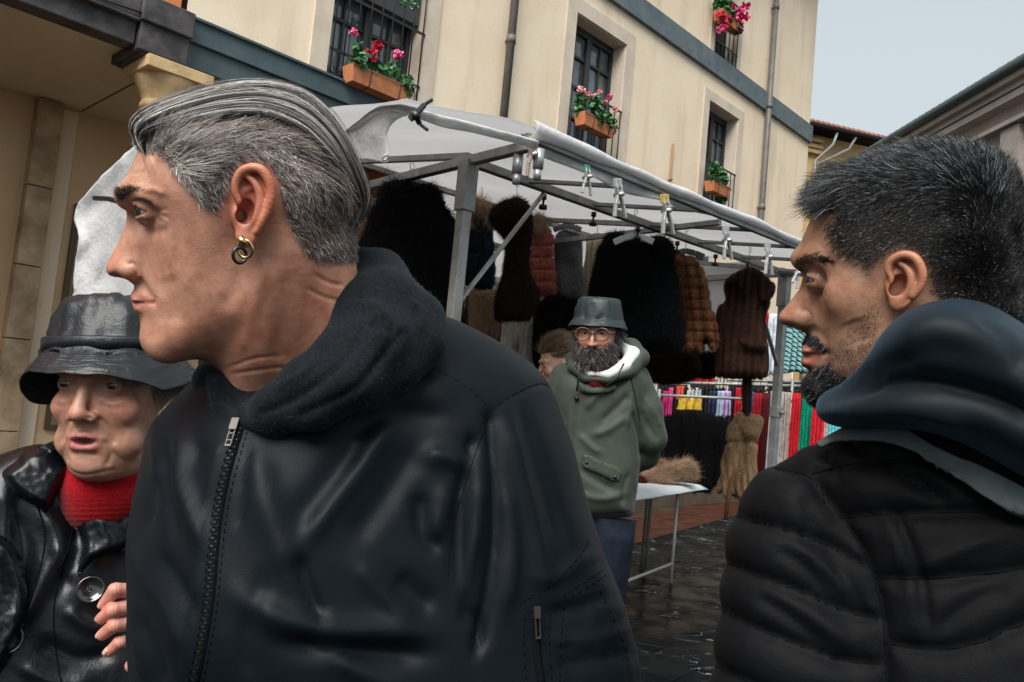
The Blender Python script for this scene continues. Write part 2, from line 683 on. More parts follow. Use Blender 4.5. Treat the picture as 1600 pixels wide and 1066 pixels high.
def tri_color_ground():
    mt = bpy.data.materials.new('wet_paving')
    mt.use_nodes = True
    nt = mt.node_tree
    L = nt.links.new
    bs = nt.nodes['Principled BSDF']
    tc = nt.nodes.new('ShaderNodeTexCoord')
    mp = nt.nodes.new('ShaderNodeMapping')
    mp.inputs['Rotation'].default_value = (0, 0, R(38))
    L(tc.outputs['Object'], mp.inputs['Vector'])
    br = nt.nodes.new('ShaderNodeTexBrick')
    br.inputs['Scale'].default_value = 1.0
    br.inputs['Brick Width'].default_value = .62
    br.inputs['Row Height'].default_value = .31
    br.inputs['Mortar Size'].default_value = .008
    br.inputs['Color1'].default_value = (.006, .007, .009, 1)
    br.inputs['Color2'].default_value = (.011, .013, .015, 1)
    br.inputs['Mortar'].default_value = (.004, .004, .004, 1)
    L(mp.outputs[0], br.inputs['Vector'])
    # white veins and scuffs
    nz = nt.nodes.new('ShaderNodeTexNoise'); nz.inputs['Scale'].default_value = 2.2; nz.inputs['Detail'].default_value = 8
    nz.inputs['Distortion'].default_value = 1.4
    mp2 = nt.nodes.new('ShaderNodeMapping'); mp2.inputs['Scale'].default_value = (1, 2.4, 1)
    L(tc.outputs['Object'], mp2.inputs['Vector']); L(mp2.outputs[0], nz.inputs['Vector'])
    m1 = nt.nodes.new('ShaderNodeMath'); m1.operation = 'SUBTRACT'; m1.inputs[1].default_value = .5
    m2 = nt.nodes.new('ShaderNodeMath'); m2.operation = 'ABSOLUTE'
    m3 = nt.nodes.new('ShaderNodeMapRange'); m3.inputs['From Min'].default_value = .0; m3.inputs['From Max'].default_value = .010
    m3.inputs['To Min'].default_value = 1; m3.inputs['To Max'].default_value = 0
    L(nz.outputs['Fac'], m1.inputs[0]); L(m1.outputs[0], m2.inputs[0]); L(m2.outputs[0], m3.inputs['Value'])
    nb = nt.nodes.new('ShaderNodeTexNoise'); nb.inputs['Scale'].default_value = 3.5; nb.inputs['Detail'].default_value = 4
    L(tc.outputs['Object'], nb.inputs['Vector'])
    m4 = nt.nodes.new('ShaderNodeMapRange'); m4.inputs['From Min'].default_value = .5; m4.inputs['From Max'].default_value = .62
    L(nb.outputs['Fac'], m4.inputs['Value'])
    m5 = nt.nodes.new('ShaderNodeMath'); m5.operation = 'MULTIPLY'
    L(m3.outputs[0], m5.inputs[0]); L(m4.outputs[0], m5.inputs[1])
    mx = nt.nodes.new('ShaderNodeMix'); mx.data_type = 'RGBA'
    mx.inputs['B'].default_value = (.42, .46, .47, 1)
    L(m5.outputs[0], mx.inputs['Factor']); L(br.outputs['Color'], mx.inputs['A'])
    L(mx.outputs['Result'], bs.inputs['Base Color'])
    r1 = nt.nodes.new('ShaderNodeMapRange'); r1.inputs['From Min'].default_value = .35; r1.inputs['From Max'].default_value = .65
    r1.inputs['To Min'].default_value = .10; r1.inputs['To Max'].default_value = .50
    L(nb.outputs['Fac'], r1.inputs['Value']); L(r1.outputs[0], bs.inputs['Roughness'])
    bp = nt.nodes.new('ShaderNodeBump'); bp.inputs['Strength'].default_value = .35; bp.inputs['Distance'].default_value = .004
    n3 = nt.nodes.new('ShaderNodeTexNoise'); n3.inputs['Scale'].default_value = 22; n3.inputs['Detail'].default_value = 5
    L(tc.outputs['Object'], n3.inputs['Vector'])
    ad = nt.nodes.new('ShaderNodeMath'); ad.operation = 'ADD'
    mm = nt.nodes.new('ShaderNodeMath'); mm.operation = 'MULTIPLY'; mm.inputs[1].default_value = -1.2
    L(br.outputs['Fac'], mm.inputs[0]); L(mm.outputs[0], ad.inputs[0]); L(n3.outputs['Fac'], ad.inputs[1])
    L(ad.outputs[0], bp.inputs['Height']); L(bp.outputs[0], bs.inputs['Normal'])
    bs.inputs['Specular IOR Level'].default_value = .35
    bs.inputs['IOR'].default_value = 1.06
    return mt


M = {}
M['plaster'] = mat('cream_plaster', (.88, .74, .56), .92, .2, col2=(.82, .67, .49), vscale=1.4, bump=[(.25, 14), (.3, 120)], bdist=.004)
M['plaster_in'] = mat('ochre_plaster', (.76, .55, .33), .9, .2, col2=(.68, .47, .27), vscale=.9, bump=[(.2, 30)], bdist=.003)
M['soffit'] = mat('soffit_plaster', (.72, .62, .47), .95, .2, col2=(.64, .54, .40), vscale=1.2, bump=[(.4, 90)], bdist=.004)
M['orange'] = mat('orange_plaster', (.72, .24, .11), .9, .2, col2=(.62, .20, .09), vscale=3)
M['stone'] = mat('pale_stone', (.68, .58, .47), .85, .3, col2=(.58, .49, .39), vscale=3, bump=[(.3, 40)], bdist=.003)
M['marble'] = mat('brown_marble', (.60, .44, .28), .55, .4, col2=(.24, .15, .08), vscale=3.2, v0=.35, v1=.7, bump=[(.3, 20)], bdist=.003)
M['capital'] = mat('capital_stone', (.62, .43, .22), .7, .4, col2=(.34, .21, .10), vscale=6, v0=.45, v1=.75, bump=[(.5, 25)], bdist=.005)
M['teal'] = mat('teal_painted_band', (.050, .082, .095), .55, .4, col2=(.075, .11, .12), vscale=3, bump=[(.3, 60)], bdist=.002)
M['slate'] = mat('weathered_dark_beam', (.045, .043, .045), .7, .3, col2=(.10, .09, .09), vscale=5, bump=[(.6, 25)], bdist=.006)
M['band'] = mat('grey_blue_band', (.10, .135, .15), .7, .3, col2=(.15, .18, .19), vscale=5, bump=[(.3, 60)], bdist=.003)
M['iron'] = mat('black_iron', (.012, .012, .014), .5, .5)
M['wood'] = mat('dark_window_wood', (.020, .022, .022), .5, .5, col2=(.035, .036, .034), vscale=20)
M['glass'] = mat('window_glass', (.05, .065, .07), .05, .9, col2=(.14, .17, .18), vscale=2.2)
M['pipe'] = mat('brown_downpipe', (.13, .115, .105), .5, .5, col2=(.17, .155, .14), vscale=8)
M['terra'] = mat('terracotta', (.56, .22, .10), .8, .3, col2=(.46, .17, .075), vscale=14, bump=[(.3, 90)])
M['leaf'] = mat('geranium_leaf', (.06, .17, .06), .55, .4, attr='col')
M['petal'] = mat('petal', (.6, .03, .08), .6, .3, attr='col')
M['tile'] = mat('roof_tile', (.34, .15, .11), .85, .2, col2=(.22, .11, .09), vscale=9)
M['dark'] = mat('dark_interior', (.012, .011, .010), .9, .1)
M['yellow'] = mat('yellow_render', (.60, .42, .20), .9, .2, col2=(.52, .36, .17), vscale=2)
M['greystone'] = mat('grey_stone_wall', (.42, .37, .34), .9, .2, col2=(.28, .25, .23), vscale=1.5, v0=.3, v1=.7, bump=[(.5, 12)], bdist=.02)
M['gutter'] = mat('green_grey_gutter', (.05, .075, .075), .5, .5)
M['zinc'] = mat('zinc_pipe', (.42, .44, .45), .4, .5)

# rain streaks and old patches on the cream plaster
nt = M['plaster'].node_tree; bs = nt.nodes['Principled BSDF']
src_ = bs.inputs['Base Color'].links[0].from_socket
tc = nt.nodes.new('ShaderNodeTexCoord')
for sc_, f0, f1_, col_, fac_ in (((3.2, 3.2, .35), .52, .78, (.50, .40, .29, 1), .55), ((.55, .55, .45), .50, .72, (.92, .76, .58, 1), .5), ((26, 26, 26), .62, .72, (.55, .42, .30, 1), .35)):
    mp = nt.nodes.new('ShaderNodeMapping'); mp.inputs['Scale'].default_value = sc_
    nz = nt.nodes.new('ShaderNodeTexNoise'); nz.inputs['Scale'].default_value = 1.0; nz.inputs['Detail'].default_value = 7
    mr_ = nt.nodes.new('ShaderNodeMapRange'); mr_.inputs['From Min'].default_value = f0; mr_.inputs['From Max'].default_value = f1_; mr_.inputs['To Max'].default_value = fac_
    mx = nt.nodes.new('ShaderNodeMix'); mx.data_type = 'RGBA'; mx.inputs['B'].default_value = col_
    nt.links.new(tc.outputs['Object'], mp.inputs['Vector']); nt.links.new(mp.outputs[0], nz.inputs['Vector']); nt.links.new(nz.outputs['Fac'], mr_.inputs['Value'])
    nt.links.new(mr_.outputs[0], mx.inputs['Factor']); nt.links.new(src_, mx.inputs['A']); src_ = mx.outputs['Result']
nt.links.new(src_, bs.inputs['Base Color'])

# ground sheet + brown bands of paving
g = MB(); g.quad((-400, -400, 0), (400, -400, 0), (400, 400, 0), (-400, 400, 0))
tag(g.build('ground', tri_color_ground()), kind='structure')
M['tanpave'] = mat('tan_wet_paving', (.060, .043, .030), .32, .3, col2=(.038, .027, .019), vscale=2.5, bump=[(.4, 40)], bdist=.003)
M['redpave'] = mat('red_brown_wet_paving', (.085, .030, .018), .25, .35, col2=(.035, .016, .011), vscale=4.5, bump=[(.4, 30)], bdist=.003)
for k_ in ('tanpave', 'redpave'): M[k_].node_tree.nodes['Principled BSDF'].inputs['IOR'].default_value = 1.09
a, b = at_z(975, 855, 0), at_z(1165, 801, 0)
d = (b - a).normalized(); nrm = Vector((-d.y, d.x, 0))
c_ = at_z(1000, 808, 0); wd = (c_ - a).dot(nrm)
if wd < 0: nrm, wd = -nrm, -wd
def strip(o0, o1, z):
    q = MB(); q.quad(*[a + d * sx + nrm * o + Vector((0, 0, z)) for sx, o in ((-9, o0), (14, o0), (14, o1), (-9, o1))])
    return q
tag(strip(0, wd, .004).build('red_paving_band', M['redpave']), kind='structure')
tag(strip(wd, 40, .004).build('tan_pavement', M['tanpave']), kind='structure')

# ---- main facade ---------------------------------------------------------------
SX0 = bpx(286, 60)[0]                  # joint between the orange building and the cream one
SC_, _z = bpx(1264, 215)               # far corner
z_bt = bpx(283, 30)[1]; z_bb = bpx(283, 104)[1]      # ground-floor beam, top and bottom
z_m1 = bpx(1262, 224)[1]; z_m0 = bpx(1262, 211)[1]
z_ma = bpx(980, 0)[1]; z_mb = bpx(975, 22)[1]
print('S', SX0, SC_, 'beam', z_bb, z_bt, 'mould', z_ma, z_mb, z_m0, z_m1)
ZM = (z_ma + z_m0) / 2; ZMH = .34
ZTOP = 11.2
house = empty('cream_house', bw(8, 0), 'long cream plastered house with dark grille windows and geranium boxes behind the stall', 'building')
WIN = []      # (s0, s1, z0, z1)
def winbox(l, r, tl, bl):
    return l, r, tl, bl
w1 = (bpx(511, 90)[0], bpx(658, 90)[0])
w2 = (bpx(892, 120)[0], bpx(974, 120)[0])
w4 = (bpx(1100, 260)[0], bpx(1148, 260)[0])
w3 = (bpx(1116, 60)[0], bpx(1152, 60)[0])
z1b = bpx(580, 140)[1]
z2t = bpx(903, 18)[1]; z4t = bpx(1110, 160)[1]; z3b = bpx(1135, 105)[1]
print('wins', w1, w2, w4, w3, z1b, z2t, z4t, z3b)
ZW0 = z_bt + .02; ZW1 = (z2t + z4t) / 2
ZW2 = z3b
holes = [(*w1, ZW0, ZW1 + .0), (*w2, ZW0 + .1, ZW1), (*w4, ZW0 + .1, ZW1), (*w3, ZW2, ZTOP - 1.0)]
up = [(w1[0], w1[1], ZW2, ZTOP - 1), (w2[0], w2[1], ZW2, ZTOP - 1)]
holes += up


def wall_holes(mb, s0, s1, z0, z1, holes, off=0.0, rev=.28):
    ss = sorted({s0, s1} | {min(max(h[k], s0), s1) for h in holes for k in (0, 1)})
    zs = sorted({z0, z1} | {min(max(h[k], z0), z1) for h in holes for k in (2, 3)})
    for i in range(len(ss) - 1):
        for j in range(len(zs) - 1):
            sm, zm = (ss[i] + ss[i + 1]) / 2, (zs[j] + zs[j + 1]) / 2
            if any(h[0] < sm < h[1] and h[2] < zm < h[3] for h in holes): continue
            mb.quad(bw(ss[i], zs[j], off), bw(ss[i + 1], zs[j], off), bw(ss[i + 1], zs[j + 1], off), bw(ss[i], zs[j + 1], off))
    for h in holes:
        a, b, c, d = h
        for p, q in (((a, c), (b, c)), ((b, c), (b, d)), ((b, d), (a, d)), ((a, d), (a, c))):
            mb.quad(bw(p[0], p[1], off), bw(q[0], q[1], off), bw(q[0], q[1], off - rev), bw(p[0], p[1], off - rev))


DEP = 9.0
mb = MB(); wall_holes(mb, SX0, SC_, z_bt - .05, ZTOP, holes)
# end wall (far corner), back and roof of the block
mb.quad(bw(SC_, 0), bw(SC_, 0, -DEP), bw(SC_, ZTOP, -DEP), bw(SC_, ZTOP))
mb.quad(bw(SX0, z_bb, -2.4), bw(SX0, z_bb, -DEP), bw(SX0, ZTOP, -DEP), bw(SX0, ZTOP, -2.4))
mb.quad(bw(SX0, 0, -DEP), bw(SC_, 0, -DEP), bw(SC_, ZTOP, -DEP), bw(SX0, ZTOP, -DEP))
mb.quad(bw(SX0, ZTOP), bw(SC_, ZTOP), bw(SC_, ZTOP, -DEP), bw(SX0, ZTOP, -DEP))
mb.build('wall', M['plaster'], house)
# far part of the ground floor is closed (behind the stall)
SMID = bpx(1000, 300)[0]
q = MB(); q.quad(bw(SMID, 0, -.02), bw(SC_, 0, -.02), bw(SC_, z_bt, -.02), bw(SMID, z_bt, -.02)); q.quad(bw(SMID, 0, -.02), bw(SMID, z_bt, -.02), bw(SMID, z_bt, -2.4), bw(SMID, 0, -2.4))
q.build('ground_floor_wall', M['plaster'], house)
q = MB(); q.obox(bw((SMID + SC_) / 2, .48, .0), BU, BN, ZUP, (SC_ - SMID) / 2 + .02, .035, .48); q.build('wall_foot_shade', mat('wall_foot_shade_brown', (.10, .075, .055), .7, .3, col2=(.06, .045, .035), vscale=3), house)  # added dark box, stands in for shade along the foot of the wall
# eaves
q = MB(); q.obox(bw((SX0 + SC_) / 2 + .1, ZTOP + .07, -DEP / 2 + .45), BU, BN, ZUP, (SC_ - SX0) / 2 + .35, DEP / 2 + .5, .07)
q.build('eaves', M['band'], house)
q = MB(); q.obox(bw((SX0 + SC_) / 2 + .02, ZM, .03), BU, BN, ZUP, (SC_ - SX0) / 2, .035, ZMH / 2)
q.obox(bw(SC_ + .03, ZM, -DEP / 2), BN, BU, ZUP, DEP / 2, .03, ZMH / 2)
q.build('string_course', M['band'], house)
# ground floor beam: two stepped fascias
q = MB()
hb = z_bt - z_bb
q.obox(bw((SX0 + SMID + 2) / 2, z_bt - hb * .24, .05), BU, BN, ZUP, (SMID + 2 - SX0) / 2, .05, hb * .24)
q.obox(bw((SX0 + SMID + 2) / 2, z_bb + hb * .26, .0), BU, BN, ZUP, (SMID + 2 - SX0) / 2, .06, hb * .259)
q.obox(bw((SX0 + SMID + 2) / 2, z_bt + .008, .04), BU, BN, ZUP, (SMID + 2 - SX0) / 2, .09, .014)
q.build('fascia_beam', M['teal'], house, bevel=.006)
q = MB(); q.obox(bw((SX0 + SMID) / 2, z_bb + hb * .3, -.25), BU, BN, ZUP, (SMID - SX0) / 2, .18, hb * .29)
q.build('inner_beam', M['slate'], house)

# window surrounds, frames, panes, grilles
def window(h, grille=True, panes=(2, 4), fr=.19, shut=False, top=True):
    s0, s1, z0, z1 = h
    f = MB()
    for a, b in ((s0 - fr, s0), (s1, s1 + fr)):
        f.obox(bw((a + b) / 2, (z0 + z1) / 2 - (.0 if top else 0), .008), BU, BN, ZUP, (b - a) / 2, .012, (z1 - z0) / 2)
    f.obox(bw((s0 + s1) / 2, z1 + fr / 2, .008), BU, BN, ZUP, (s1 - s0) / 2 + fr, .012, fr / 2)
    # stone reveals lining the opening
    for a in (s0, s1):
        f.obox(bw(a, (z0 + z1) / 2, -.12), BU, BN, ZUP, .012, .115, (z1 - z0) / 2)
    f.obox(bw((s0 + s1) / 2, z1, -.12), BU, BN, ZUP, (s1 - s0) / 2, .115, .012)
    so_ = f.build('window_surround', M['stone'], house)
    f = MB()
    e = .055
    nx_, nz_ = panes
    W_, H_ = s1 - s0 - .024, z1 - z0
    f.obox(bw(s0 + .012 + e / 2, (z0 + z1) / 2, -.24), BU, BN, ZUP, e / 2, .03, H_ / 2)
    f.obox(bw(s1 - .012 - e / 2, (z0 + z1) / 2, -.24), BU, BN, ZUP, e / 2, .03, H_ / 2)
    f.obox(bw((s0 + s1) / 2, z1 - e, -.24), BU, BN, ZUP, W_ / 2 - e, .03, e)
    f.obox(bw((s0 + s1) / 2, z0 + e / 2, -.24), BU, BN, ZUP, W_ / 2 - e, .03, e / 2)
    f.obox(bw((s0 + s1) / 2, (z0 + z1) / 2, -.235), BU, BN, ZUP, .05, .03, H_ / 2 - 2 * e)
    for i in range(2):
        c = s0 + (s1 - s0) * (.25 + .5 * i)
        f.obox(bw(c, (z0 + z1) / 2, -.245), BU, BN, ZUP, .014, .015, H_ / 2 - 2 * e)
    for j in range(1, nz_):
        z = z0 + H_ * j / nz_
        f.obox(bw((s0 + s1) / 2, z, -.245), BU, BN, ZUP, W_ / 2 - e, .016, .018)
    wf = f.build('window', M['wood'], house)
    f = MB()
    f.quad(bw(s0, z0, -.262), bw(s1, z0, -.262), bw(s1, z1, -.262), bw(s0, z1, -.262))
    p = f.build('pane', M['glass'], wf)
    if grille:
        f = MB()
        gz1 = z1 if grille == 'full' else z0 + 1.15
        nb = int((s1 - s0) / .13)
        for i in range(nb + 1):
            s = s0 + .03 + (s1 - s0 - .06) * i / nb
            f.tube([bw(s, z0 + .04, .03), bw(s, gz1, .03)], .009, 6)
        for z in ([z0 + .06, z0 + .3, gz1] if grille != 'full' else [z0 + .06, z0 + .3, z0 + .9, (z0 + z1) / 2 + .3, z1 - .2]):
            f.obox(bw((s0 + s1) / 2, z, .03), BU, BN, ZUP, (s1 - s0) / 2, .006, .014)
        for i in range(nb):      # scrolls
            s = s0 + .03 + (s1 - s0 - .06) * (i + .5) / nb
            pts = [bw(s + .045 * math.cos(t), z0 + .18 + .09 * math.sin(t), .03) for t in np.linspace(0, 6.28, 12)]
            f.tube(pts, .005, 5, False)
        f.build('grille', M['iron'], wf)
    return wf


window(holes[0], 'full', (2, 3), .2)
window(holes[1], True, (2, 5), .2)
window(holes[2], True, (2, 5), .17)
window(holes[3], True, (2, 5), .14)
for h in up: window(h, True, (2, 5), .16)
# rolled blind case above the first window
q = MB(); q.obox(bw((holes[0][0] + holes[0][1]) / 2, bpx(610, 12)[1] + .30, -.12), BU, BN, ZUP, (w1[1] - w1[0]) / 2 - .03, .05, .30)
q.build('blind', mat('grey_blind', (.07, .075, .08), .8, .3), house)
# downpipes
def downpipe(px0, py0, z0, z1):
    s, _ = bpx(px0, py0, .09)
    q = MB(); q.tube([bw(s, z0, .09), bw(s, z1, .09)], .052, 12)
    for z in np.arange(z0 + 1.35, z1, 1.9):
        q.tube([bw(s, z - .05, .09), bw(s, z + .05, .09)], .062, 12)
        q.obox(bw(s, z, .03), BU, BN, ZUP, .02, .06, .012)
    q.build('downpipe', M['pipe'], house)
downpipe(794, 110, z_bt + .02, ZTOP)
downpipe(1200, 190, .2, ZTOP)
q = MB(); s_, z_ = bpx(1052, 225, .03); _, zb = bpx(1052, 400, .03)
q.tube([bw(s_, zb, .03), bw(s_, z_, .03)], .018, 8); q.tube([bw(s_ - .02, (z_ + zb) / 2 + .3, .03), bw(s_ + .02, (z_ + zb) / 2 + .3, .03)], .03, 8)
q.build('rusty_conduit', mat('rust', (.33, .19, .10), .8, .3), house)

# small plaque by the far downpipe
s0_, zt_ = bpx(1213, 366, .02); s1_, zb_ = bpx(1230, 388, .02)
q = MB(); q.obox(bw((s0_ + s1_) / 2, (zt_ + zb_) / 2, .02), BU, BN, ZUP, (s1_ - s0_) / 2, .015, abs(zt_ - zb_) / 2 + .03)
tag(q.build('plaque', mat('grey_plaque', (.16, .14, .13), .5, .5), None, bevel=.004), 'small dark grey plaque fixed low on the cream wall beside the far downpipe', 'plaque')

# ---- left neighbour: orange wall, dark beam, arcade ------------------------------
nb_ = empty('orange_house', bw(SX0 - 3, 0), 'orange plastered house over an arcade with a weathered dark beam', 'building')
SL = SX0 - 12
q = MB(); q.quad(bw(SL, z_bt - .02, -.03), bw(SX0 - .04, z_bt - .02, -.03), bw(SX0 - .04, 9.5, -.03), bw(SL, 9.5, -.03))
q.quad(bw(SL, 9.5, -.03), bw(SX0 - .04, 9.5, -.03), bw(SX0 - .04, 9.5, -DEP), bw(SL, 9.5, -DEP))
q.quad(bw(SL, 0, -DEP), bw(SL, 9.5, -DEP), bw(SX0 - .04, 9.5, -DEP), bw(SX0 - .04, 0, -DEP))
q.quad(bw(SL, z_bb, -.03), bw(SL, 9.5, -.03), bw(SL, 9.5, -DEP), bw(SL, z_bb, -DEP))
q.build('wall', M['orange'], nb_)
SB = bpx(203, 60)[0]
zc = z_bb - .0
q = MB()
q.obox(bw((SL + SB) / 2, z_bt - hb * .27, .07), BU, BN, ZUP, (SB - SL) / 2, .10, hb * .27)
q.obox(bw((SL + SB) / 2, z_bb + hb * .22, .02), BU, BN, ZUP, (SB - SL) / 2, .10, hb * .235)
q.obox(bw((SL + SB) / 2, z_bt - hb * .55, .09), BU, BN, ZUP, (SB - SL) / 2, .1, .012)
q.build('beam', M['slate'], nb_, bevel=.01)
q = MB()      # beam end block over the column
q.obox(bw((SB + SX0) / 2, z_bt - hb * .27, .10), BU, BN, ZUP, (SX0 - SB) / 2, .12, hb * .272)
q.obox(bw((SB + SX0) / 2, z_bb + hb * .17, -.12), BU, BN, ZUP, (SX0 - SB) / 2 - .01, .30, hb * .29)
q.obox(bw((SB + SX0) / 2, z_bb - .035, -.12), BU, BN, ZUP, (SX0 - SB) / 2 - .05, .26, .035)
q.build('beam_end', M['slate'], nb_, bevel=.01)
# cable along the beam
pts = [bw(SL + (SB - SL) * t, z_bt - hb * .40 - .05 * math.sin(t * 9) - .02 * math.sin(t * 23), .19) for t in np.linspace(0, 1, 40)]
q = MB(); q.tube(pts, .009, 6); q.build('cable', M['iron'], nb_)

arc = empty('arcade', bw(0, 0, -2.4), 'covered arcade with ochre back wall and pale soffit under the houses', 'building')
q = MB(); q.quad(bw(SL, z_bb + .03, -.08), bw(SMID, z_bb + .03, -.08), bw(SMID, z_bb + .03, -2.4), bw(SL, z_bb + .03, -2.4)); q.build('soffit', M['soffit'], arc)
q = MB(); s_j = bpx(365, 178, -1.2)[0]
for sj in (bpx(130, 170, -2.3)[0], bpx(130, 170, -2.3)[0] + 3.5, bpx(130, 170, -2.3)[0] - 3.5):
    q = MB(); q.obox(bw(sj, z_bb + .028, -1.2), BU, BN, ZUP, .006, 1.15, .004)
    q.build('soffit_joint', M['slate'], arc)
q = MB(); q.quad(bw(SL, 0, -2.4), bw(SMID, 0, -2.4), bw(SMID, z_bb + .05, -2.4), bw(SL, z_bb + .05, -2.4)); q.build('wall', M['plaster_in'], arc)
# stone pilasters on the back wall
def pilaster(s0, s1):
    q = MB(); n_ = 6; zz = np.linspace(0, z_bb + .02, n_ + 1)
    H = [0, .62, 1.55, 2.3, 3.12, z_bb + .02]
    for i in range(len(H) - 1):
        q.obox(bw((s0 + s1) / 2, (H[i] + H[i + 1]) / 2, -2.33), BU, BN, ZUP, (s1 - s0) / 2 - .003 * (i % 2), .09, (H[i + 1] - H[i]) / 2 - .005)
    q.build('pilaster', M['marble'], arc, bevel=.006)
    q = MB(); q.obox(bw(s1 + .09, z_bb / 2, -2.385), BU, BN, ZUP, .08, .02, z_bb / 2); q.build('plaster_strip', M['plaster'], arc)
ps0, ps1 = bpx(58, 180, -2.25)[0], bpx(100, 180, -2.25)[0]
pilaster(ps0, ps1); pilaster(ps0 - 3.4, ps1 - 3.4); pilaster(ps0 + 3.4, ps1 + 3.4)
a0, t0 = bpx(118, 318, -2.36); a1, t1 = bpx(96, 672, -2.36)
q = MB(); q.obox(bw(a0 + .30, (t0 + t1) / 2, -2.37), BU, BN, ZUP, .30, .025, (t0 - t1) / 2)
nbd = tag(q.build('notice_board', mat('board_frame_wood', (.10, .06, .03), .5, .5), None, bevel=.005), 'tall brown framed notice panel on the ochre arcade wall behind the tarpaulin', 'notice board')
q = MB(); q.obox(bw(a0 + .30, (t0 + t1) / 2, -2.343), BU, BN, ZUP, .25, .004, (t0 - t1) / 2 - .05)
q.build('panel', mat('board_panel', (.24, .17, .09), .6, .4), nbd)

# column under the beam end
s_c = bpx(262, 128, -.05)[0]
cz = z_bb - .07
tp = bw(s_c, 0, -.05)
colm = empty('stone_column', tp, 'round ochre stone column with a square moulded capital under the dark beam end', 'column')
q = MB()
q.obox(tp + ZUP * (cz - .05), BU, BN, ZUP, .28, .28, .05)
pr = [(.27, -.10), (.265, -.13), (.235, -.19), (.20, -.26), (.185, -.30), (.19, -.315), (.20, -.33), (.20, -.36), (.185, -.38), (.165, -.40), (.158, -.44)]
q.lathe(tp + ZUP * cz, ZUP, pr, 32)
q.build('capital', M['capital'], colm, bevel=.006)
q = MB(); q.lathe(tp, ZUP, [(.185, .12), (.165, cz - .43)], 32); q.build('shaft', M['capital'], colm)
q = MB(); q.obox(tp + ZUP * .06, BU, BN, ZUP, .26, .26, .06); q.build('base', M['capital'], colm, bevel=.01)

# ---- distant houses ----------------------------------------------------------------
def house_far(name, label, A, B, zt, mt_wall, depth=8, roof_h=1.0):
    A, B = Vector(A), Vector(B)
    u = (B - A); L_ = u.length; u.normalize(); n = Vector((u.y, -u.x, 0))
    if n.dot(CO - A) < 0: n = -n
    e = empty(name, (A + B) / 2, label, 'building')
    q = MB(); q.obox((A + B) / 2 - n * depth / 2 + ZUP * zt / 2, u, n, ZUP, L_ / 2, depth / 2, zt / 2); q.build('wall', mt_wall, e)
    return e, u, n, L_
# yellow house with a tiled roof beyond the corner (faces the camera)
dF = 26.0
A = at(1215, 235, dF); B = at(1520, 250, dF + 2.5); zt = at(1340, 226, dF + 1).z
A.z = B.z = 0
e, u, n, L_ = house_far('yellow_house', 'yellow house with red tiled eaves beyond the corner of the cream house', A, B, zt, M['yellow'])
q = MB(); q.obox((A + B) / 2 + ZUP * (zt + .06) + n * .25, u, n, ZUP, L_ / 2 + .2, .35, .07)
q.tube([A - u * .2 + n * .68 + ZUP * (zt + .02), B + u * .2 + n * .68 + ZUP * (zt + .02)], .09, 10)
q.build('eaves', M['dark'], e)
q = MB()
for i in range(int((L_ + .4) / .2)):
    p = A + u * (i * .2 - .2) + ZUP * (zt + .15) + n * .62
    q.tube([p, p - n * 2.4 + ZUP * .75], .085, 7)
q.obox((A + B) / 2 + ZUP * (zt + .48) - n * .6, u, (n * 2.4 - ZUP * .75), (n * .75 + ZUP * 2.4), L_ / 2 + .2, 1.26, .03)
q.build('roof', M['tile'], e)
q = MB()
for zz in (0.25, .45, .62): q.obox(A + u * .7 + ZUP * (zt - zz) + n * (.14 - zz * .1), u, n, ZUP, .9, .1, .06)
q.obox(A + u * .5 + ZUP * (zt / 2 - .3) + n * .03, u, n, ZUP, .6, .04, zt / 2 - .35)
q.obox(A + u * 2.3 + ZUP * (zt - 1.0) + n * .03, u, n, ZUP, .25, .03, .12)
q.build('stone_trim', M['capital'], e)
q = MB()
pA = A + u * 1.75
q.tube([pA + n * .66 + ZUP * (zt - .05), pA + n * .5 + ZUP * (zt - .4), pA + n * .12 - u * .35 + ZUP * (zt - .9), pA + n * .1 - u * .35 + ZUP * 2], .045, 8)
q.tube([pA + u * .75 + n * .66 + ZUP * (zt - .05), pA + u * .7 + n * .4 + ZUP * (zt - .4), pA + n * .12 - u * .3 + ZUP * (zt - 1.05)], .045, 8)
q.build('drainpipe', M['zinc'], e)
# grey stone house on the right, receding
zt = 9.5
v1_, v2_ = ray(1440, 217), ray(1600, 128)
A = CO + v1_ * ((zt - CAMH) / v1_.z); B = CO + v2_ * ((zt - CAMH) / v2_.z)
dAB = (B - A).normalized(); A = A - dAB * 6; B = B + dAB * 4
A.z = B.z = 0
e, u, n, L_ = house_far('grey_stone_house', 'grey stone house with moulded cornice and green gutter at the square edge', A, B, zt, M['greystone'])
u = (B - A).normalized(); n = Vector((u.y, -u.x, 0)); n = n if n.dot(CO - A) > 0 else -n
q = MB()
for k, (o, z, h) in enumerate(((.12, .12, .12), (.25, .0, .1), (.08, .35, .08), (.05, .9, .05))):
    q.obox((A + B) / 2 + ZUP * (zt - z) + n * o, u, n, ZUP, L_ / 2, .2, h)
for i in range(5):
    q.obox(A + u * (L_ * (i + .5) / 5) + ZUP * (zt / 2 - .5) + n * .06, u, n, ZUP, .3, .1, zt / 2 - .5)
q.build('cornice', M['greystone'], e)
q = MB(); q.tube([A + n * .52 + ZUP * (zt + .15), B + n * .52 + ZUP * (zt + .15)], .12, 8)
q.build('gutter', M['gutter'], e)
q = MB()
for i in range(int(L_ / .28)):
    p = A + u * (i * .28) + ZUP * (zt + .25) + n * .5
    q.tube([p, p - n * 2.0 + ZUP * .5], .07, 6)
q.build('roof', M['gutter'], e)
q = MB()
for i in range(4):
    q.obox(A + u * (L_ * (i + 1) / 5) + ZUP * (zt - 2.6) + n * .02, u, n, ZUP, .6, .04, .9)
q.build('window', M['glass'], e)


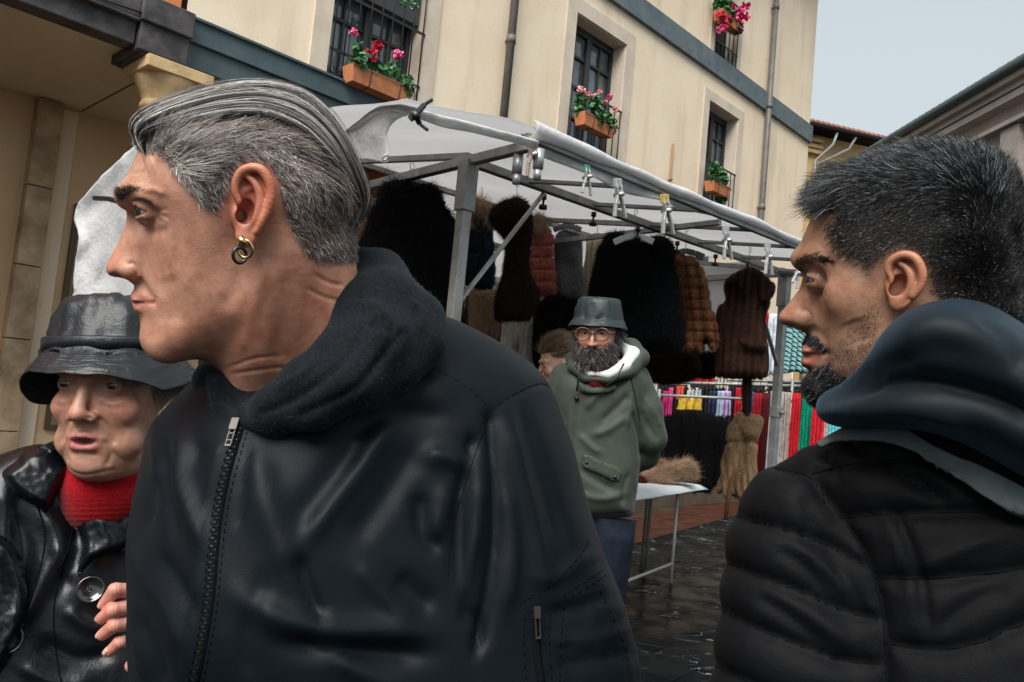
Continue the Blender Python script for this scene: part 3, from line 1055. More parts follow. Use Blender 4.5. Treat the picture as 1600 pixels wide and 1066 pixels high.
# ---- geranium boxes ----------------------------------------------------------------
def leaf_cloud(name, mt, cen, r, n, size, cols, parent, flat=.0, g=None):
    g = g or np.random.default_rng(int(abs(cen[0] * 97 + cen[2] * 31 + n)))
    P = g.normal(size=(n, 3)); P /= np.linalg.norm(P, axis=1, keepdims=True)
    P = P * (g.random((n, 1)) ** .4) * np.array(r) + np.array(cen)
    V, Fq, C = [], [], []
    for i in range(n):
        nn = g.normal(size=3) + np.array([.2, -.5, .9]); nn /= np.linalg.norm(nn)
        x = np.cross(nn, g.normal(size=3)); x /= np.linalg.norm(x); y = np.cross(nn, x)
        s = size * g.uniform(.6, 1.25)
        k = 7
        b = len(V)
        V.append(P[i] + nn * s * .25)
        for j in range(k):
            a = 2 * math.pi * j / k
            rr = s * (1 + .16 * math.cos(3 * a))
            V.append(P[i] + (x * math.cos(a) + y * math.sin(a)) * rr)
        for j in range(k):
            Fq.append((b, b + 1 + j, b + 1 + (j + 1) % k))
        c = np.array(cols[g.integers(len(cols))]) * g.uniform(.75, 1.25)
        C += [c] * (k + 1)
    me = mesh_np(name, np.array(V), np.array(Fq), True, np.array(C))
    return link_mesh(name, me, mt, parent)


GREEN = [(.045, .14, .05), (.06, .20, .07), (.03, .10, .04), (.10, .26, .09)]


def flower_box(l, r, zb, label, heads, dens=170, hang=0.0, off=.18, box=True, lh=.17):
    """heads: (px, py, colour, radius)"""
    s0, s1 = bpx(*l, off)[0], bpx(*r, off)[0]
    zb = bpx(*l, off)[1] if zb is None else zb
    L_ = s1 - s0
    c = bw((s0 + s1) / 2, zb, off)
    e = empty('flower_box', c, label, 'flower box', 'geranium boxes on the cream facade')
    q = MB()
    h, w0, w1_ = .17, .075, .10
    A8 = []
    for z, ww, ll in ((0, w0, L_ / 2 - .03), (h, w1_, L_ / 2), (h, w1_ - .015, L_ / 2 - .015), (h - .03, w1_ - .02, L_ / 2 - .02)):
        A8 += [bw((s0 + s1) / 2 + a * ll, zb + z, off + b * ww) for a, b in ((-1, -1), (1, -1), (1, 1), (-1, 1))]
    fs = [(0, 3, 2, 1), (12, 13, 14, 15)]
    for k in range(3):
        for j in range(4):
            fs.append((k * 4 + j, k * 4 + (j + 1) % 4, k * 4 + 4 + (j + 1) % 4, k * 4 + 4 + j))
    q.add(A8, fs)
    q.build('planter', M['terra'], e, bevel=.004)
    q = MB()
    for s in (s0 + L_ * .3, s0 + L_ * .8):
        q.tube([bw(s, zb + h, off + w1_ + .004), bw(s, zb - .004, off + w0 + .004), bw(s, zb - .008, off - w0), bw(s, zb + h, .03)], .005, 6)
    q.tube([bw(s0 - .01, zb + h * .9, off + w1_ + .006), bw(s1 + .01, zb + h * .9, off + w1_ + .006)], .004, 6)
    q.build('bracket', M['iron'], e)
    g = np.random.default_rng(int(s0 * 100))
    cen = bw((s0 + s1) / 2, zb + h + lh * .6, off)
    # foliage spread in clumps
    parts_ = []
    V = []
    nn = max(3, int(L_ / .12))
    allv, allf, allc = [], [], []
    for i in range(nn):
        cc = bw(s0 + L_ * (i + .5) / nn + g.uniform(-.05, .05), zb + h + g.uniform(.02, lh) - hang * (i / nn) * .5, off + g.uniform(-.05, .08))
        o = leaf_cloud('tmp', None, cc, (.10, .10, lh * .6 + .04), int(dens * 1.9) // nn, .032, GREEN, None, g=g)
        me = o.data; n_ = len(me.vertices)
        v = np.zeros(n_ * 3, f32); me.vertices.foreach_get('co', v)
        f = np.zeros(len(me.loops), np.int32); me.loops.foreach_get('vertex_index', f)
        cl = np.zeros(n_ * 4, f32); me.color_attributes['col'].data.foreach_get('color', cl)
        allf.append(f.reshape(-1, 3) + sum(len(q_) for q_ in allv)); allv.append(v.reshape(-1, 3)); allc.append(cl.reshape(-1, 4)[:, :3])
        bpy.data.objects.remove(o); bpy.data.meshes.remove(me)
    link_mesh('foliage', mesh_np('foliage', np.vstack(allv), np.vstack(allf), True, np.vstack(allc)), M['leaf'], e)
    st = MB()
    for (hx, hy, colr, rr) in heads:
        p = on_plane(hx, hy, BO + BN * (off + .05), BN)
        st.tube([bw((s0 + s1) / 2 + ((p - BO).dot(BU) - (s0 + s1) / 2) * .6, zb + h * .8, off), p - ZUP * .02], .0035, 5)
        leaf_cloud('blossom', M['petal'], p, (rr, rr, rr * .8), 46, rr * .34, [colr, tuple(min(1, x * 1.25) for x in colr), tuple(x * .8 for x in colr)], e)
    st.build('stem', mat('stem_green', (.05, .13, .04), .6, .3), e)
    return e


RED, PINK, CORAL, PALE, MAG = (.62, .02, .06), (.80, .12, .28), (.75, .03, .10), (.85, .35, .40), (.70, .05, .25)
flower_box((541, 122), (634, 150), bpx(541, 122, .18)[1] - .03, 'terracotta trough with red and pink geraniums at the lowest grille window near the arcade',
           [(553, 51, PINK, .045), (578, 85, CORAL, .075), (591, 71, RED, .06), (622, 86, PINK, .06)], 190, off=.18)
flower_box((904, 192), (953, 207), bpx(904, 192, .18)[1] - .02, 'terracotta trough of pale pink geraniums at the tall window beside the downpipe',
           [(908, 140, PALE, .05), (917, 148, PALE, .05), (936, 145, PALE, .045), (953, 152, PINK, .05), (962, 172, PALE, .05), (926, 150, PALE, .04), (945, 160, PALE, .04)], 330, hang=.35, off=.18, lh=.2)
flower_box((1107, 296), (1134, 303), bpx(1107, 296, .18)[1] - .02, 'small trough of trailing green geranium without blooms at the lower far window', [], 330, hang=.5, off=.18, lh=.22)
flower_box((1121, 28), (1150, 40), bpx(1121, 28, .18)[1] - .02, 'trough overflowing with red and magenta geraniums at the upper far window',
           [(1140 + random.uniform(-14, 34), 28 + random.uniform(-24, 24), random.choice([RED, MAG, PINK, CORAL]), .085) for _ in range(17)], 300, hang=.3, off=.18, lh=.2)
# trailing sprig over the first window
lc = leaf_cloud('hanging_plant', M['leaf'], bpx and bw(bpx(640, 4, .2)[0], bpx(640, 4, .2)[1], .2), (.12, .08, .10), 40, .02, GREEN, None)
tag(lc, 'small green sprig trailing from above over the grille window near the arcade', 'plant')
# ================================================================== market stall
SUa = R(47.6)
SU = Vector((math.sin(SUa), math.cos(SUa), 0))          # along the front of the stall
SK = Vector((-SU.y, SU.x, 0))                           # to the back of the stall
ZB = 2.30                                               # frame height
PA = at_z(733, 252, ZB); PA.z = 0                       # near front post


def st(s, k, z):
    return PA + SU * s + SK * k + ZUP * z


def stpx(px, py, k):
    """point on the vertical plane parallel to the stall front, k behind it -> s, z"""
    p = on_plane(px, py, PA + SK * k, SK)
    return (p - PA).dot(SU), p.z


LS = stpx(1227, 425, 0)[0]
print('stall length', LS, 'zfar', stpx(1227, 425, 0)[1], 'right end px', project([tuple(st(LS, 0, ZB)), tuple(st(-.0, -.32, ZB)), tuple(st(0, 1.8, ZB)), tuple(st(0, 2.6, ZB)), tuple(st(LS, 1.8, ZB))]))
SD = 2.3
M['steel'] = mat('galvanised_tube', (.20, .20, .195), .45, .5, metal=.35, col2=(.30, .30, .29), vscale=14, bump=[(.2, 90)])
M['steel2'] = mat('dull_clamp_metal', (.42, .42, .41), .4, .5, metal=.6)
M['blackpl'] = mat('black_plastic', (.015, .015, .017), .35, .5)
M['tarp'] = mat('white_tarpaulin', (.86, .87, .88), .5, .4, col2=(.72, .73, .74), vscale=9, bump=[(.5, 9), (.6, 45)], bdist=.01)
M['tarp_in'] = mat('tarpaulin_underside', (.74, .74, .73), .55, .4, col2=(.66, .66, .65), vscale=6, bump=[(.8, 7), (.3, 60)], bdist=.012)
# the tarpaulin lets daylight through
for k_, tr_ in (('tarp', .5), ('tarp_in', .55)):
    nt = M[k_].node_tree; bs = nt.nodes['Principled BSDF']
    tl = nt.nodes.new('ShaderNodeBsdfTranslucent'); tl.inputs['Color'].default_value = (.85, .85, .85, 1)
    ms = nt.nodes.new('ShaderNodeMixShader'); ms.inputs[0].default_value = tr_
    nt.links.new(bs.outputs[0], ms.inputs[1]); nt.links.new(tl.outputs[0], ms.inputs[2])
    nt.links.new(ms.outputs[0], nt.nodes['Material Output'].inputs['Surface'])

frame = empty('stall_frame', st(LS / 2, SD / 2, 0), 'grey square tube frame of the fur coat stall with cross bars and corner posts', 'market stall')
OV = -.34
for (s, k) in ((0, 0), (LS, 0), (0, SD), (LS, SD)):
    q = MB(); q.obox(st(s, k, ZB / 2), SU, SK, ZUP, .022, .022, ZB / 2)
    q.obox(st(s, k, ZB - .10), SU, SK, ZUP, .030, .030, .10)
    q.tube([st(s, k - .03, 1.35 + .12), st(s, k - .055, 1.35 + .12)], .014, 8)
    q.obox(st(s, k, 1.47), SU, SK, ZUP, .028, .028, .03)
    q.build('post', M['steel'], frame, bevel=.003)
def bar(name, a, b, w=.034, h=None):
    q = MB(); q.bar(a, b, w, h); return q.build(name, M['steel'], frame, bevel=.003)
bar('side_bar', st(0, OV, ZB), st(0, SD, ZB), .036)
bar('side_bar', st(LS, OV, ZB), st(LS, SD, ZB), .036)
bar('front_bar', st(.02, 0, ZB + .0), st(LS - .02, 0, ZB + .0), .034)
bar('front_rail', st(-.02, OV, ZB + .03), st(LS + .02, OV, ZB + .03), .026)
bar('middle_bar', st(.02, 1.15, ZB), st(LS - .02, 1.15, ZB), .026)
bar('back_bar', st(.02, SD, ZB), st(LS - .02, SD, ZB), .034)
bar('side_bar', st(LS * .5, OV, ZB), st(LS * .5, SD, ZB), .026)
ZR = ZB + .16
for s in (0, LS * .5, LS):
    bar('rafter', st(s, -.0, ZB + .02), st(s, 1.0, ZR), .026); bar('rafter', st(s, SD, ZB + .02), st(s, 1.0, ZR), .026)
bar('ridge_bar', st(0, 1.0, ZR + .02), st(LS, 1.0, ZR + .02), .028)
# diagonal braces at the posts
bar('brace', st(.0, 0, 1.72), st(.42, 0, ZB - .02), .024, .012)
bar('brace', st(LS, 0, 1.72), st(LS - .42, 0, ZB - .02), .024, .012)
for t in np.linspace(.12, .95, 6):     # zigzag between front bar and rail
    bar('strut', st(LS * t, 0, ZB + .0), st(LS * t + .42, OV, ZB + .028), .018)
for t in (.17, .30, .43, .56, .70, .84):
    q = MB(); c = st(LS * t, 0, ZB - .03)
    q.tube([c, c - ZUP * .02], .012, 8); q.tube([c - ZUP * .02, c - ZUP * .05], .005, 6); q.tube([c - ZUP * .045, c - ZUP * .062], .018, 8)
    q.build('wing_screw', M['blackpl'], frame)
for o in (-.16, -.27):
    q = MB(); c = st(.005, OV + .06 - o * .0 + (o + .16) * 1.0 + .0, ZB - .02)
    q.tube([c, c - ZUP * .07], .019, 10); q.tube([c - ZUP * .07, c - ZUP * .11], .014, 10)
    q.build('socket', M['steel2'], frame)

# ---- tarpaulin roof: front edge rolled over the front rail, near corner pulled up ----
tarp = empty('tarpaulin_roof', st(LS / 2, SD / 2, ZB), 'translucent white tarpaulin roof clamped over the fur stall frame', 'tarpaulin')


def tarp_z(s, k):
    t = (k - 1.0)
    z = ZR + .03 - (abs(t) / 1.35) ** 1.2 * .13
    if s < 0: z -= .07 * (-s / .55) ** 1.5
    return z


NS, NK = 90, 44
G = []
for i in range(NS + 1):
    s = -.55 + (LS + .60) * i / NS
    row = []
    for j in range(NK + 1):
        k = OV - .02 + (SD + .34 - OV) * j / NK
        z = tarp_z(s, k)
        z += .012 * math.sin(s * 9 + k * 3) * math.sin(k * 5 + 1) + .018 * mnoise.noise(Vector((s * 2.2, k * 2.2, 0)))
        # sag between rafters
        z += .03 * math.sin(math.pi * min(1, max(0, s / LS)) * 2) ** 2 * (1 - abs(k - 1) / 1.6)
        row.append(st(s, k, z))
    G.append(row)
q = MB(); q.grid(G)
q.build('roof_sheet', M['tarp_in'], tarp, solid=.002)
# rolled and folded front hem
G = []
g_ = np.random.default_rng(3)
for i in range(201):
    s = -.02 + (LS + .08) * i / 200
    row = []
    zc = tarp_z(s, OV) - .005 + .01 * mnoise.noise(Vector((s * 3, 0, 5)))
    r1 = .017 + .010 * mnoise.noise(Vector((s * 5, 2, 0))) + .014 * math.exp(-((s + .1) / .35) ** 2)
    hang = .030 + .02 * mnoise.noise(Vector((s * 2.4, 9, 0))) + .045 * max(0, math.sin(s * 2.1 + .6)) ** 2
    for j in range(15):
        a = j / 14
        if a < .7:
            t = a / .7 * 4.4
            row.append(st(s, OV - .02 - r1 * math.sin(t) * 1.1, zc + r1 * math.cos(t)))
        else:
            b_ = (a - .7) / .3
            row.append(st(s, OV + r1 * .9 + .02 * b_ * math.sin(s * 14), zc - r1 * .3 - hang * b_ * 1.0))
    G.append(row)
q = MB(); q.grid(G); q.build('front_hem', M['tarp'], tarp, solid=.002)


def cloth_patch(name, pts, nu, nv, amp, seed, mt, parent, thick=.002):
    """pts: 2D list of 3D control points -> smooth crumpled sheet"""
    P = np.array([[tuple(p) for p in row] for row in pts])
    nr, nc = P.shape[:2]
    rows = [spline(P[i], 6, False) for i in range(nr)]
    rows = np.array(rows)
    cols = np.array([spline(rows[:, j], 6, False) for j in range(rows.shape[1])])   # (cols, rows, 3)
    G = []
    for j in range(cols.shape[0]):
        r_ = []
        for i in range(cols.shape[1]):
            v = Vector(cols[j, i])
            n1 = mnoise.noise(v * 7 + Vector((seed, 0, 0))); n2 = abs(mnoise.noise(v * 16 + Vector((0, seed, 0))))
            d = SK * (n1 * amp + n2 * amp * .8) + ZUP * (mnoise.noise(v * 9 + Vector((0, 0, seed))) * amp * .4)
            r_.append(v + d)
        G.append(r_)
    q = MB(); q.grid(G)
    return q.build(name, mt, parent, solid=thick)
# hanging sheets closing the far end and the back
for nm, P4 in (('end_sheet', [(LS + .04, .25), (LS + .04, SD)]), ('back_sheet', [(LS + .04, SD + .04), (-.1, SD + .04)])):
    G = []
    for i in range(41):
        t = i / 40; s = P4[0][0] * (1 - t) + P4[1][0] * t; k = P4[0][1] * (1 - t) + P4[1][1] * t
        row = []
        for j in range(16):
            z = ZB + .10 - j / 15 * (.62 if nm == 'end_sheet' else .75)
            o_ = .03 * math.sin(t * 31 + j * .2) * (j / 15) + .02 * mnoise.noise(Vector((t * 9, j * .3, 4)))
            row.append(st(s + (o_ if nm == 'end_sheet' else 0), k + (o_ if nm != 'end_sheet' else 0), z))
        G.append(row)
    q = MB(); q.grid(G); q.build(nm, M['tarp_in'], tarp, solid=.002)
# loose near corner flap: from the raised corner, hanging to a point with an eyelet
dc = 2.62
def A_(px, py, d=dc): return at(px, py, d)
flap = [[A_(536, 210, 2.95), A_(562, 192, 2.85), A_(590, 177, 2.7), A_(612, 171, 2.62), A_(640, 178, 2.6)],
        [A_(534, 222, 2.95), A_(560, 214, 2.85), A_(586, 204, 2.7), A_(606, 190, 2.64), A_(622, 186, 2.63)],
        [A_(538, 236, 2.92), A_(564, 234, 2.84), A_(590, 232, 2.72), A_(604, 222, 2.66), A_(608, 204, 2.65)],
        [A_(545, 243, 2.9), A_(566, 247, 2.84), A_(592, 251, 2.72), A_(606, 254, 2.66), A_(611, 236, 2.65)]]
cloth_patch('corner_flap', flap, 0, 0, .018, 3.0, M['tarp'], tarp)
ridge = [[A_(533, 212, 2.97), A_(585, 176, 2.7), A_(622, 170, 2.6), A_(668, 181, 2.55), A_(740, 200, 2.5), A_(840, 226, 2.47)],
         [A_(540, 205, 2.93), A_(590, 168, 2.66), A_(626, 163, 2.56), A_(670, 174, 2.51), A_(740, 193, 2.46), A_(842, 220, 2.44)],
         [A_(548, 214, 2.95), A_(596, 180, 2.68), A_(630, 178, 2.6), A_(672, 190, 2.53), A_(741, 208, 2.48), A_(840, 232, 2.46)]]
cloth_patch('corner_hem', ridge, 0, 0, .012, 8.0, M['tarp'], tarp)
q = MB()
c = A_(602, 246.5, 2.62); nn = (CO - c).normalized(); x = nn.orthogonal().normalized(); y = nn.cross(x)
q.tube([c + (x * math.cos(t) + y * math.sin(t) * .6) * .011 for t in np.linspace(0, 6.28, 16)], .0035, 6, False)
q.build('eyelet', M['steel2'], tarp)

# far-left side of the tarpaulin: sheet falling behind the first man's head
sd = [[A_(430, 175, 3.9), A_(340, 190, 3.95), A_(240, 205, 4.0), A_(200, 238, 4.15), A_(166, 268, 4.3), A_(132, 306, 4.45), A_(121, 322, 4.5)],
      [A_(430, 230, 3.9), A_(340, 245, 3.95), A_(250, 260, 4.0), A_(212, 280, 4.15), A_(180, 300, 4.3), A_(146, 326, 4.45), A_(118, 340, 4.5)],
      [A_(430, 300, 3.9), A_(340, 315, 3.95), A_(258, 330, 4.0), A_(222, 345, 4.15), A_(186, 360, 4.3), A_(150, 368, 4.42), A_(122, 372, 4.45)],
      [A_(430, 390, 3.9), A_(340, 405, 3.95), A_(262, 420, 4.0), A_(226, 425, 4.15), A_(190, 430, 4.3), A_(148, 436, 4.42), A_(116, 440, 4.45)],
      [A_(430, 490, 3.9), A_(340, 505, 3.95), A_(262, 520, 4.0), A_(226, 515, 4.15), A_(188, 505, 4.3), A_(146, 500, 4.42), A_(116, 502, 4.45)]]
cloth_patch('side_sheet', sd, 0, 0, .05, 5.0, M['tarp'], tarp)
q = MB(); q.tube([A_(148, 310, 4.2), A_(170, 311, 4.1), A_(196, 318, 4.0), A_(230, 330, 3.9)], .014, 8)
q.build('strap', M['blackpl'], tarp)

# ---- spring clamps along the front edge ------------------------------------------------
def clamp(px, py, size, tip, body, label, tilt=0.0, k=OV - .03):
    size *= .72
    s, z = stpx(px, py, k)
    c = st(s, k, z)
    e = empty('spring_clamp', c, label, 'clamp', 'spring clamps on the tarpaulin edge')
    vx = (SU * math.cos(tilt) + ZUP * math.sin(tilt)); vz = (ZUP * math.cos(tilt) - SU * math.sin(tilt))
    for sg in (-1, 1):
        q = MB()
        pts = [c + vx * (sg * .012) * size + vz * .05 * size - SK * .01, c + vx * sg * .016 * size + vz * .01 * size - SK * .018,
               c + vx * sg * .010 * size - vz * .02 * size - SK * .016, c + vx * sg * .028 * size - vz * .065 * size - SK * .018, c + vx * sg * .040 * size - vz * .125 * size - SK * .02]
        for a, b in zip(pts[:-1], pts[1:]): q.bar(a, b, .013 * size, .018 * size, up=SK)
        q.build('handle', body, e, bevel=.002)
        q = MB(); q.bar(pts[0] + vz * .012 * size, pts[0] - vz * .03 * size, .020 * size, .024 * size, up=SK); q.build('jaw', tip, e, bevel=.003)
    q = MB(); q.tube([c - vz * .015 * size - SK * .04, c - vz * .015 * size + SK * .005], .011 * size, 10); q.build('spring', M['steel2'], e)
    return e
M['yel'] = mat('yellow_clamp_grip', (.62, .46, .08), .5, .4, col2=(.40, .28, .08), vscale=60)
M['grn'] = mat('green_clamp_grip', (.03, .22, .15), .5, .4)
M['gry'] = mat('grey_clamp_grip', (.33, .35, .36), .5, .4)
M['brn'] = mat('brown_clamp_arm', (.25, .19, .15), .5, .4)
clamp(827, 238, 1.05, M['yel'], M['brn'], 'yellow tipped brown spring clamp above the near frame post', .12)
clamp(913, 274, .85, M['grn'], M['steel2'], 'green tipped metal spring clamp on the tarpaulin hem')
clamp(962, 300, 1.15, M['gry'], M['steel2'], 'large grey metal spring clamp between the green and the yellow tipped ones', .15)
clamp(1036, 325, 1.25, M['yel'], M['steel2'], 'yellow tipped grey spring clamp above the white coat hanger', .2)
clamp(1131, 372, 1.1, M['gry'], M['steel2'], 'plain grey spring clamp above the brown mink jacket', .15)
clamp(1196, 398, 1.1, M['gry'], M['gry'], 'dull grey spring clamp second from the far post of the stall', .1)
clamp(1243, 424, 1.0, M['gry'], M['gry'], 'grey spring clamp at the far end of the hem by the far post', -.4)
# big black clamp on the raised corner
c = at(656, 180, 2.48); e = empty('black_clamp', c, 'large black open jawed spring clamp gripping the raised tarpaulin corner', 'clamp')
q = MB()
for pts in ([(640, 187), (652, 176), (664, 163), (676, 155)], [(640, 178), (650, 183), (656, 194), (669, 204)]):
    P = [at(x, y, 2.48) for x, y in pts]
    for a, b, w_ in zip(P[:-1], P[1:], (.020, .017, .010)): q.bar(a, b, w_, .014, up=_F)
q.build('arm', M['blackpl'], e, bevel=.003)
q = MB(); q.tube([at(650, 181, 2.45), at(650, 181, 2.51)], .014, 12); q.build('pivot', M['blackpl'], e)
# ================================================================== coats and goods
M['fur'] = mat('fur', (.02, .02, .02), .75, .15, attr='col')
M['furb'] = mat('fur_base', (.02, .02, .02), .95, .05, attr='col', col2=(.55, .55, .55), vscale=30)
M['hang'] = mat('white_plastic_hanger', (.62, .64, .66), .4, .5)
M['hangd'] = mat('dark_hanger', (.10, .10, .11), .4, .5)
M['hangp'] = mat('pink_hanger', (.45, .25, .25), .4, .5)
M['hookm'] = mat('hook_wire', (.5, .5, .5), .3, .5, metal=.8)


def coat(name, label, cat, outs, depth, colf, n=9000, ln=.035, h=.011, lump=.006, lsc=30, down=(0, -1, 0), rad=.0009, group=None, parts=None, hook=None, hmat='hang', flat=False, grooves=None, curl=.35, sleek=.15):
    """outs: list of (pixel outline, half thickness, edge roundness, z offset). colf(px, py, P, g) -> colours"""
    allp = np.array([p for o in outs for p in o[0]])
    cx, cy = (allp.max(0) + allp.min(0)) / 2
    fr = Fr(cx, cy, depth)
    L = [fr.pl(o[0]) for o in outs]
    A = np.vstack(L)
    tmax = max(o[1] + abs(o[3]) for o in outs) + .03
    v = Vol((*(A.min(0) - .03), -tmax), (*(A.max(0) + .03), tmax), h)
    for o, pl_ in zip(outs, L):
        v.add(v.prof(spline(pl_, 4), o[1], o[2], 2.2, o[3]), .02)
    V, Q = v.mesh(fr, 2)
    N = vnormals(V, Q)
    W = fr.world(V)
    px, py, _ = project(W)
    dsp = wob(V, lsc, 1, 2) * lump
    if grooves is not None: dsp = dsp + grooves(px, py, V)
    V = V + N * dsp[:, None]
    W = fr.world(V)
    root = empty(name, at(cx, cy, depth), label, cat, group)
    cols = colf(px, py, V, np.random.default_rng(3))
    link_mesh('coat_body' if not flat else 'cloth_body', mesh_np('coat_body', W, Q, True, cols * (1.0 if flat else .75)), M['furb'] if not flat else M['clothcol'], root)
    if n:
        P, Nn = sample_surface(V, Q, n)
        D = np.tile(np.array(down, float), (n, 1))
        D = D - Nn * (D * Nn).sum(1, keepdims=True)
        C = grow(P, Nn, D, ln * rng.uniform(.6, 1.3, n), 4, lift=sleek + .25, curl=curl)
        Cw = fr.world(C.reshape(-1, 3)).reshape(C.shape)
        qx, qy, _ = project(Cw[:, 0])
        cc = colf(qx, qy, P, rng) * rng.uniform(.6, 1.5, (n, 1))
        link_mesh('fur', strand_mesh('fur', Cw, rad, cc), M['fur'], root)
    if hook:
        x, y, wdt = hook[:3]
        q = MB()
        T = at(x, y, depth - (hook[3] if len(hook) > 3 else 0))
        mp = (T - CO).length
        hk = [T + ZUP * .10 + SU * .0, T + ZUP * .115 + SU * .012, T + ZUP * .13 + SU * .005, T + ZUP * .125 - SU * .012, T + ZUP * .10 - SU * .008, T + ZUP * .07, T]
        q.tube(hk, .0022, 6)
        q.build('hanger_hook', M['hookm'], root)
        q = MB(); ax_ = Vector(fr.M[:, 0])
        pts = [T - ax_ * wdt - ZUP * wdt * .36, T - ax_ * wdt * .5 - ZUP * wdt * .13, T - ZUP * .0, T + ax_ * wdt * .5 - ZUP * wdt * .13, T + ax_ * wdt - ZUP * wdt * .36]
        for a, b in zip(pts[:-1], pts[1:]): q.bar(a, b, .014, .032)
        q.build('hanger', M[hmat], root, bevel=.005)
    return root


M['clothcol'] = mat('woven_cloth', (.3, .3, .3), .85, .2, attr='col', col2=(.7, .7, .7), vscale=40, bump=[(.3, 300)], sheen=.2)


def flatc(c, var=.25, sc=9):
    def f(px, py, P, g):
        return np.clip(np.array(c)[None] * (1 + var * wob(P, sc, 4, 2))[:, None], 0, 1)
    return f


def panels(c1, c2, ax0, ay0, w_, h_, slope=-.09):
    """mink skins: darker down the middle of each horizontal band and between vertical strips"""
    def f(px, py, P, g):
        u = (px - ax0 - slope * (py - ay0)) / w_
        v_ = (py - ay0) / h_
        t = np.clip(.5 + .5 * np.cos(u * 2 * np.pi), 0, 1) * .55 + np.clip(np.cos(v_ * 2 * np.pi), 0, 1) ** 4 * .55
        t = np.clip(t + .25 * wob(P, 40, 2), 0, 1)[:, None]
        return np.array(c1)[None] * (1 - t) + np.array(c2)[None] * t
    return f


def pgroove(ax0, ay0, w_, h_, amp=.008, slope=-.09):
    def f(px, py, V):
        u = (px - ax0 - slope * (py - ay0)) / w_
        v_ = (py - ay0) / h_
        return -amp * (np.clip(np.cos(v_ * 2 * np.pi), 0, 1) ** 6 + .7 * np.clip(np.cos(u * 2 * np.pi), 0, 1) ** 6)
    return f


BK = (.006, .006, .007)
coat('black_fur_coat', 'large black fur coat with rounded collar hanging behind the near frame post', 'coat',
     [([(560, 395), (575, 352), (590, 318), (598, 296), (612, 286), (634, 284), (652, 292), (672, 290), (687, 300), (690, 318), (706, 336), (716, 362), (722, 420), (724, 500), (724, 600), (640, 640), (560, 600), (552, 470)], .14, .12, 0),
      ([(598, 300), (606, 288), (626, 284), (642, 290), (640, 312), (620, 325), (602, 322)], .10, .05, .05), ([(648, 296), (668, 289), (685, 298), (690, 318), (676, 330), (655, 322)], .10, .05, .05)],
     3.5, flatc(BK), 15000, .03, hook=(640, 300, .16), hmat='hangd')
coat('ginger_fur_coat', 'ginger brown long haired fur coat behind the black fur coat at the left', 'coat',
     [([(548, 268), (560, 258), (578, 262), (590, 270), (604, 268), (606, 285), (596, 310), (600, 420), (560, 440), (540, 380), (540, 300)], .10, .06, 0)],
     4.1, flatc((.34, .12, .055), .5, 20), 9000, .06, rad=.0013, curl=.7)
coat('sand_fur_coat', 'sandy tan fur coat low behind the black fur coat', 'coat',
     [([(535, 340), (566, 345), (572, 400), (560, 470), (530, 470)], .10, .05, 0)], 3.9, flatc((.50, .34, .18), .4, 20), 5000, .04)
coat('fur_vest', 'dark navy fur vest with tan fur trimmed hood beside the near post', 'vest',
     [([(728, 335), (745, 322), (764, 328), (770, 352), (773, 440), (762, 452), (740, 450), (726, 440), (726, 380)], .09, .06, 0)],
     4.2, flatc((.020, .030, .046)), 8000, .012, grooves=pgroove(728, 340, 22, 18, .009), hook=(752, 318, .09), hmat='hangd')
coat('fur_collar', 'tan fox fur collar on top of the navy vest', 'collar',
     [([(722, 345), (724, 325), (736, 312), (752, 314), (766, 326), (769, 344), (762, 342), (752, 328), (738, 326), (730, 350)], .05, .03, 0)],
     4.12, flatc((.46, .30, .18), .4, 25), 3500, .045, curl=.6)
DB = (.022, .012, .010)
coat('hooded_fur_coat', 'dark brown narrow hooded fur coat hanging sideways left of the rust coloured vest', 'coat',
     [([(766, 340), (772, 326), (790, 314), (812, 310), (826, 322), (829, 340), (826, 372), (815, 376), (800, 382), (790, 376), (774, 356)], .09, .06, 0),
      ([(792, 345), (826, 340), (826, 400), (828, 430), (843, 462), (836, 480), (828, 498), (800, 500), (776, 498), (776, 462), (786, 430), (790, 390)], .08, .05, 0)],
     3.75, flatc(DB, .5), 10000, .02, hook=(806, 325, .05), hmat='hangp')
coat('rust_fur_vest', 'rust coloured fur vest in horizontal bands with a beige fluffy collar', 'vest',
     [([(826, 348), (836, 340), (850, 352), (862, 362), (866, 400), (869, 462), (850, 465), (826, 460), (824, 400)], .08, .05, 0)],
     4.5, flatc((.50, .15, .115), .35, 25), 11000, .010, grooves=pgroove(828, 345, 30, 19, .012), hook=(842, 340, .08), hmat='hangd')
coat('fluffy_collar', 'beige fluffy fur collar on the rust coloured vest', 'collar', [([(828, 350), (834, 340), (848, 340), (852, 352), (846, 362), (836, 356)], .05, .03, 0)], 4.42, flatc((.36, .25, .18), .3), 2200, .04, curl=.6)
coat('grey_fur_coat', 'short mottled grey fur coat with white paper tag', 'coat',
     [([(868, 372), (880, 360), (892, 364), (902, 366), (908, 385), (910, 462), (900, 470), (886, 474), (870, 468), (866, 400)], .08, .05, 0)],
     4.6, flatc((.20, .20, .21), .7, 26), 11000, .013, hook=(887, 352, .08), hmat='hangd')
coat('beige_wool_coat', 'beige wool coat with notched collar between grey fur and large black coat', 'coat',
     [([(912, 400), (916, 378), (926, 370), (936, 372), (944, 380), (948, 460), (930, 462), (911, 462)], .08, .04, 0)],
     4.75, flatc((.50, .39, .27), .2), 0, flat=True, grooves=lambda px, py, V: .006 * np.sin(px * .7), hook=(933, 368, .07), hmat='hangd')
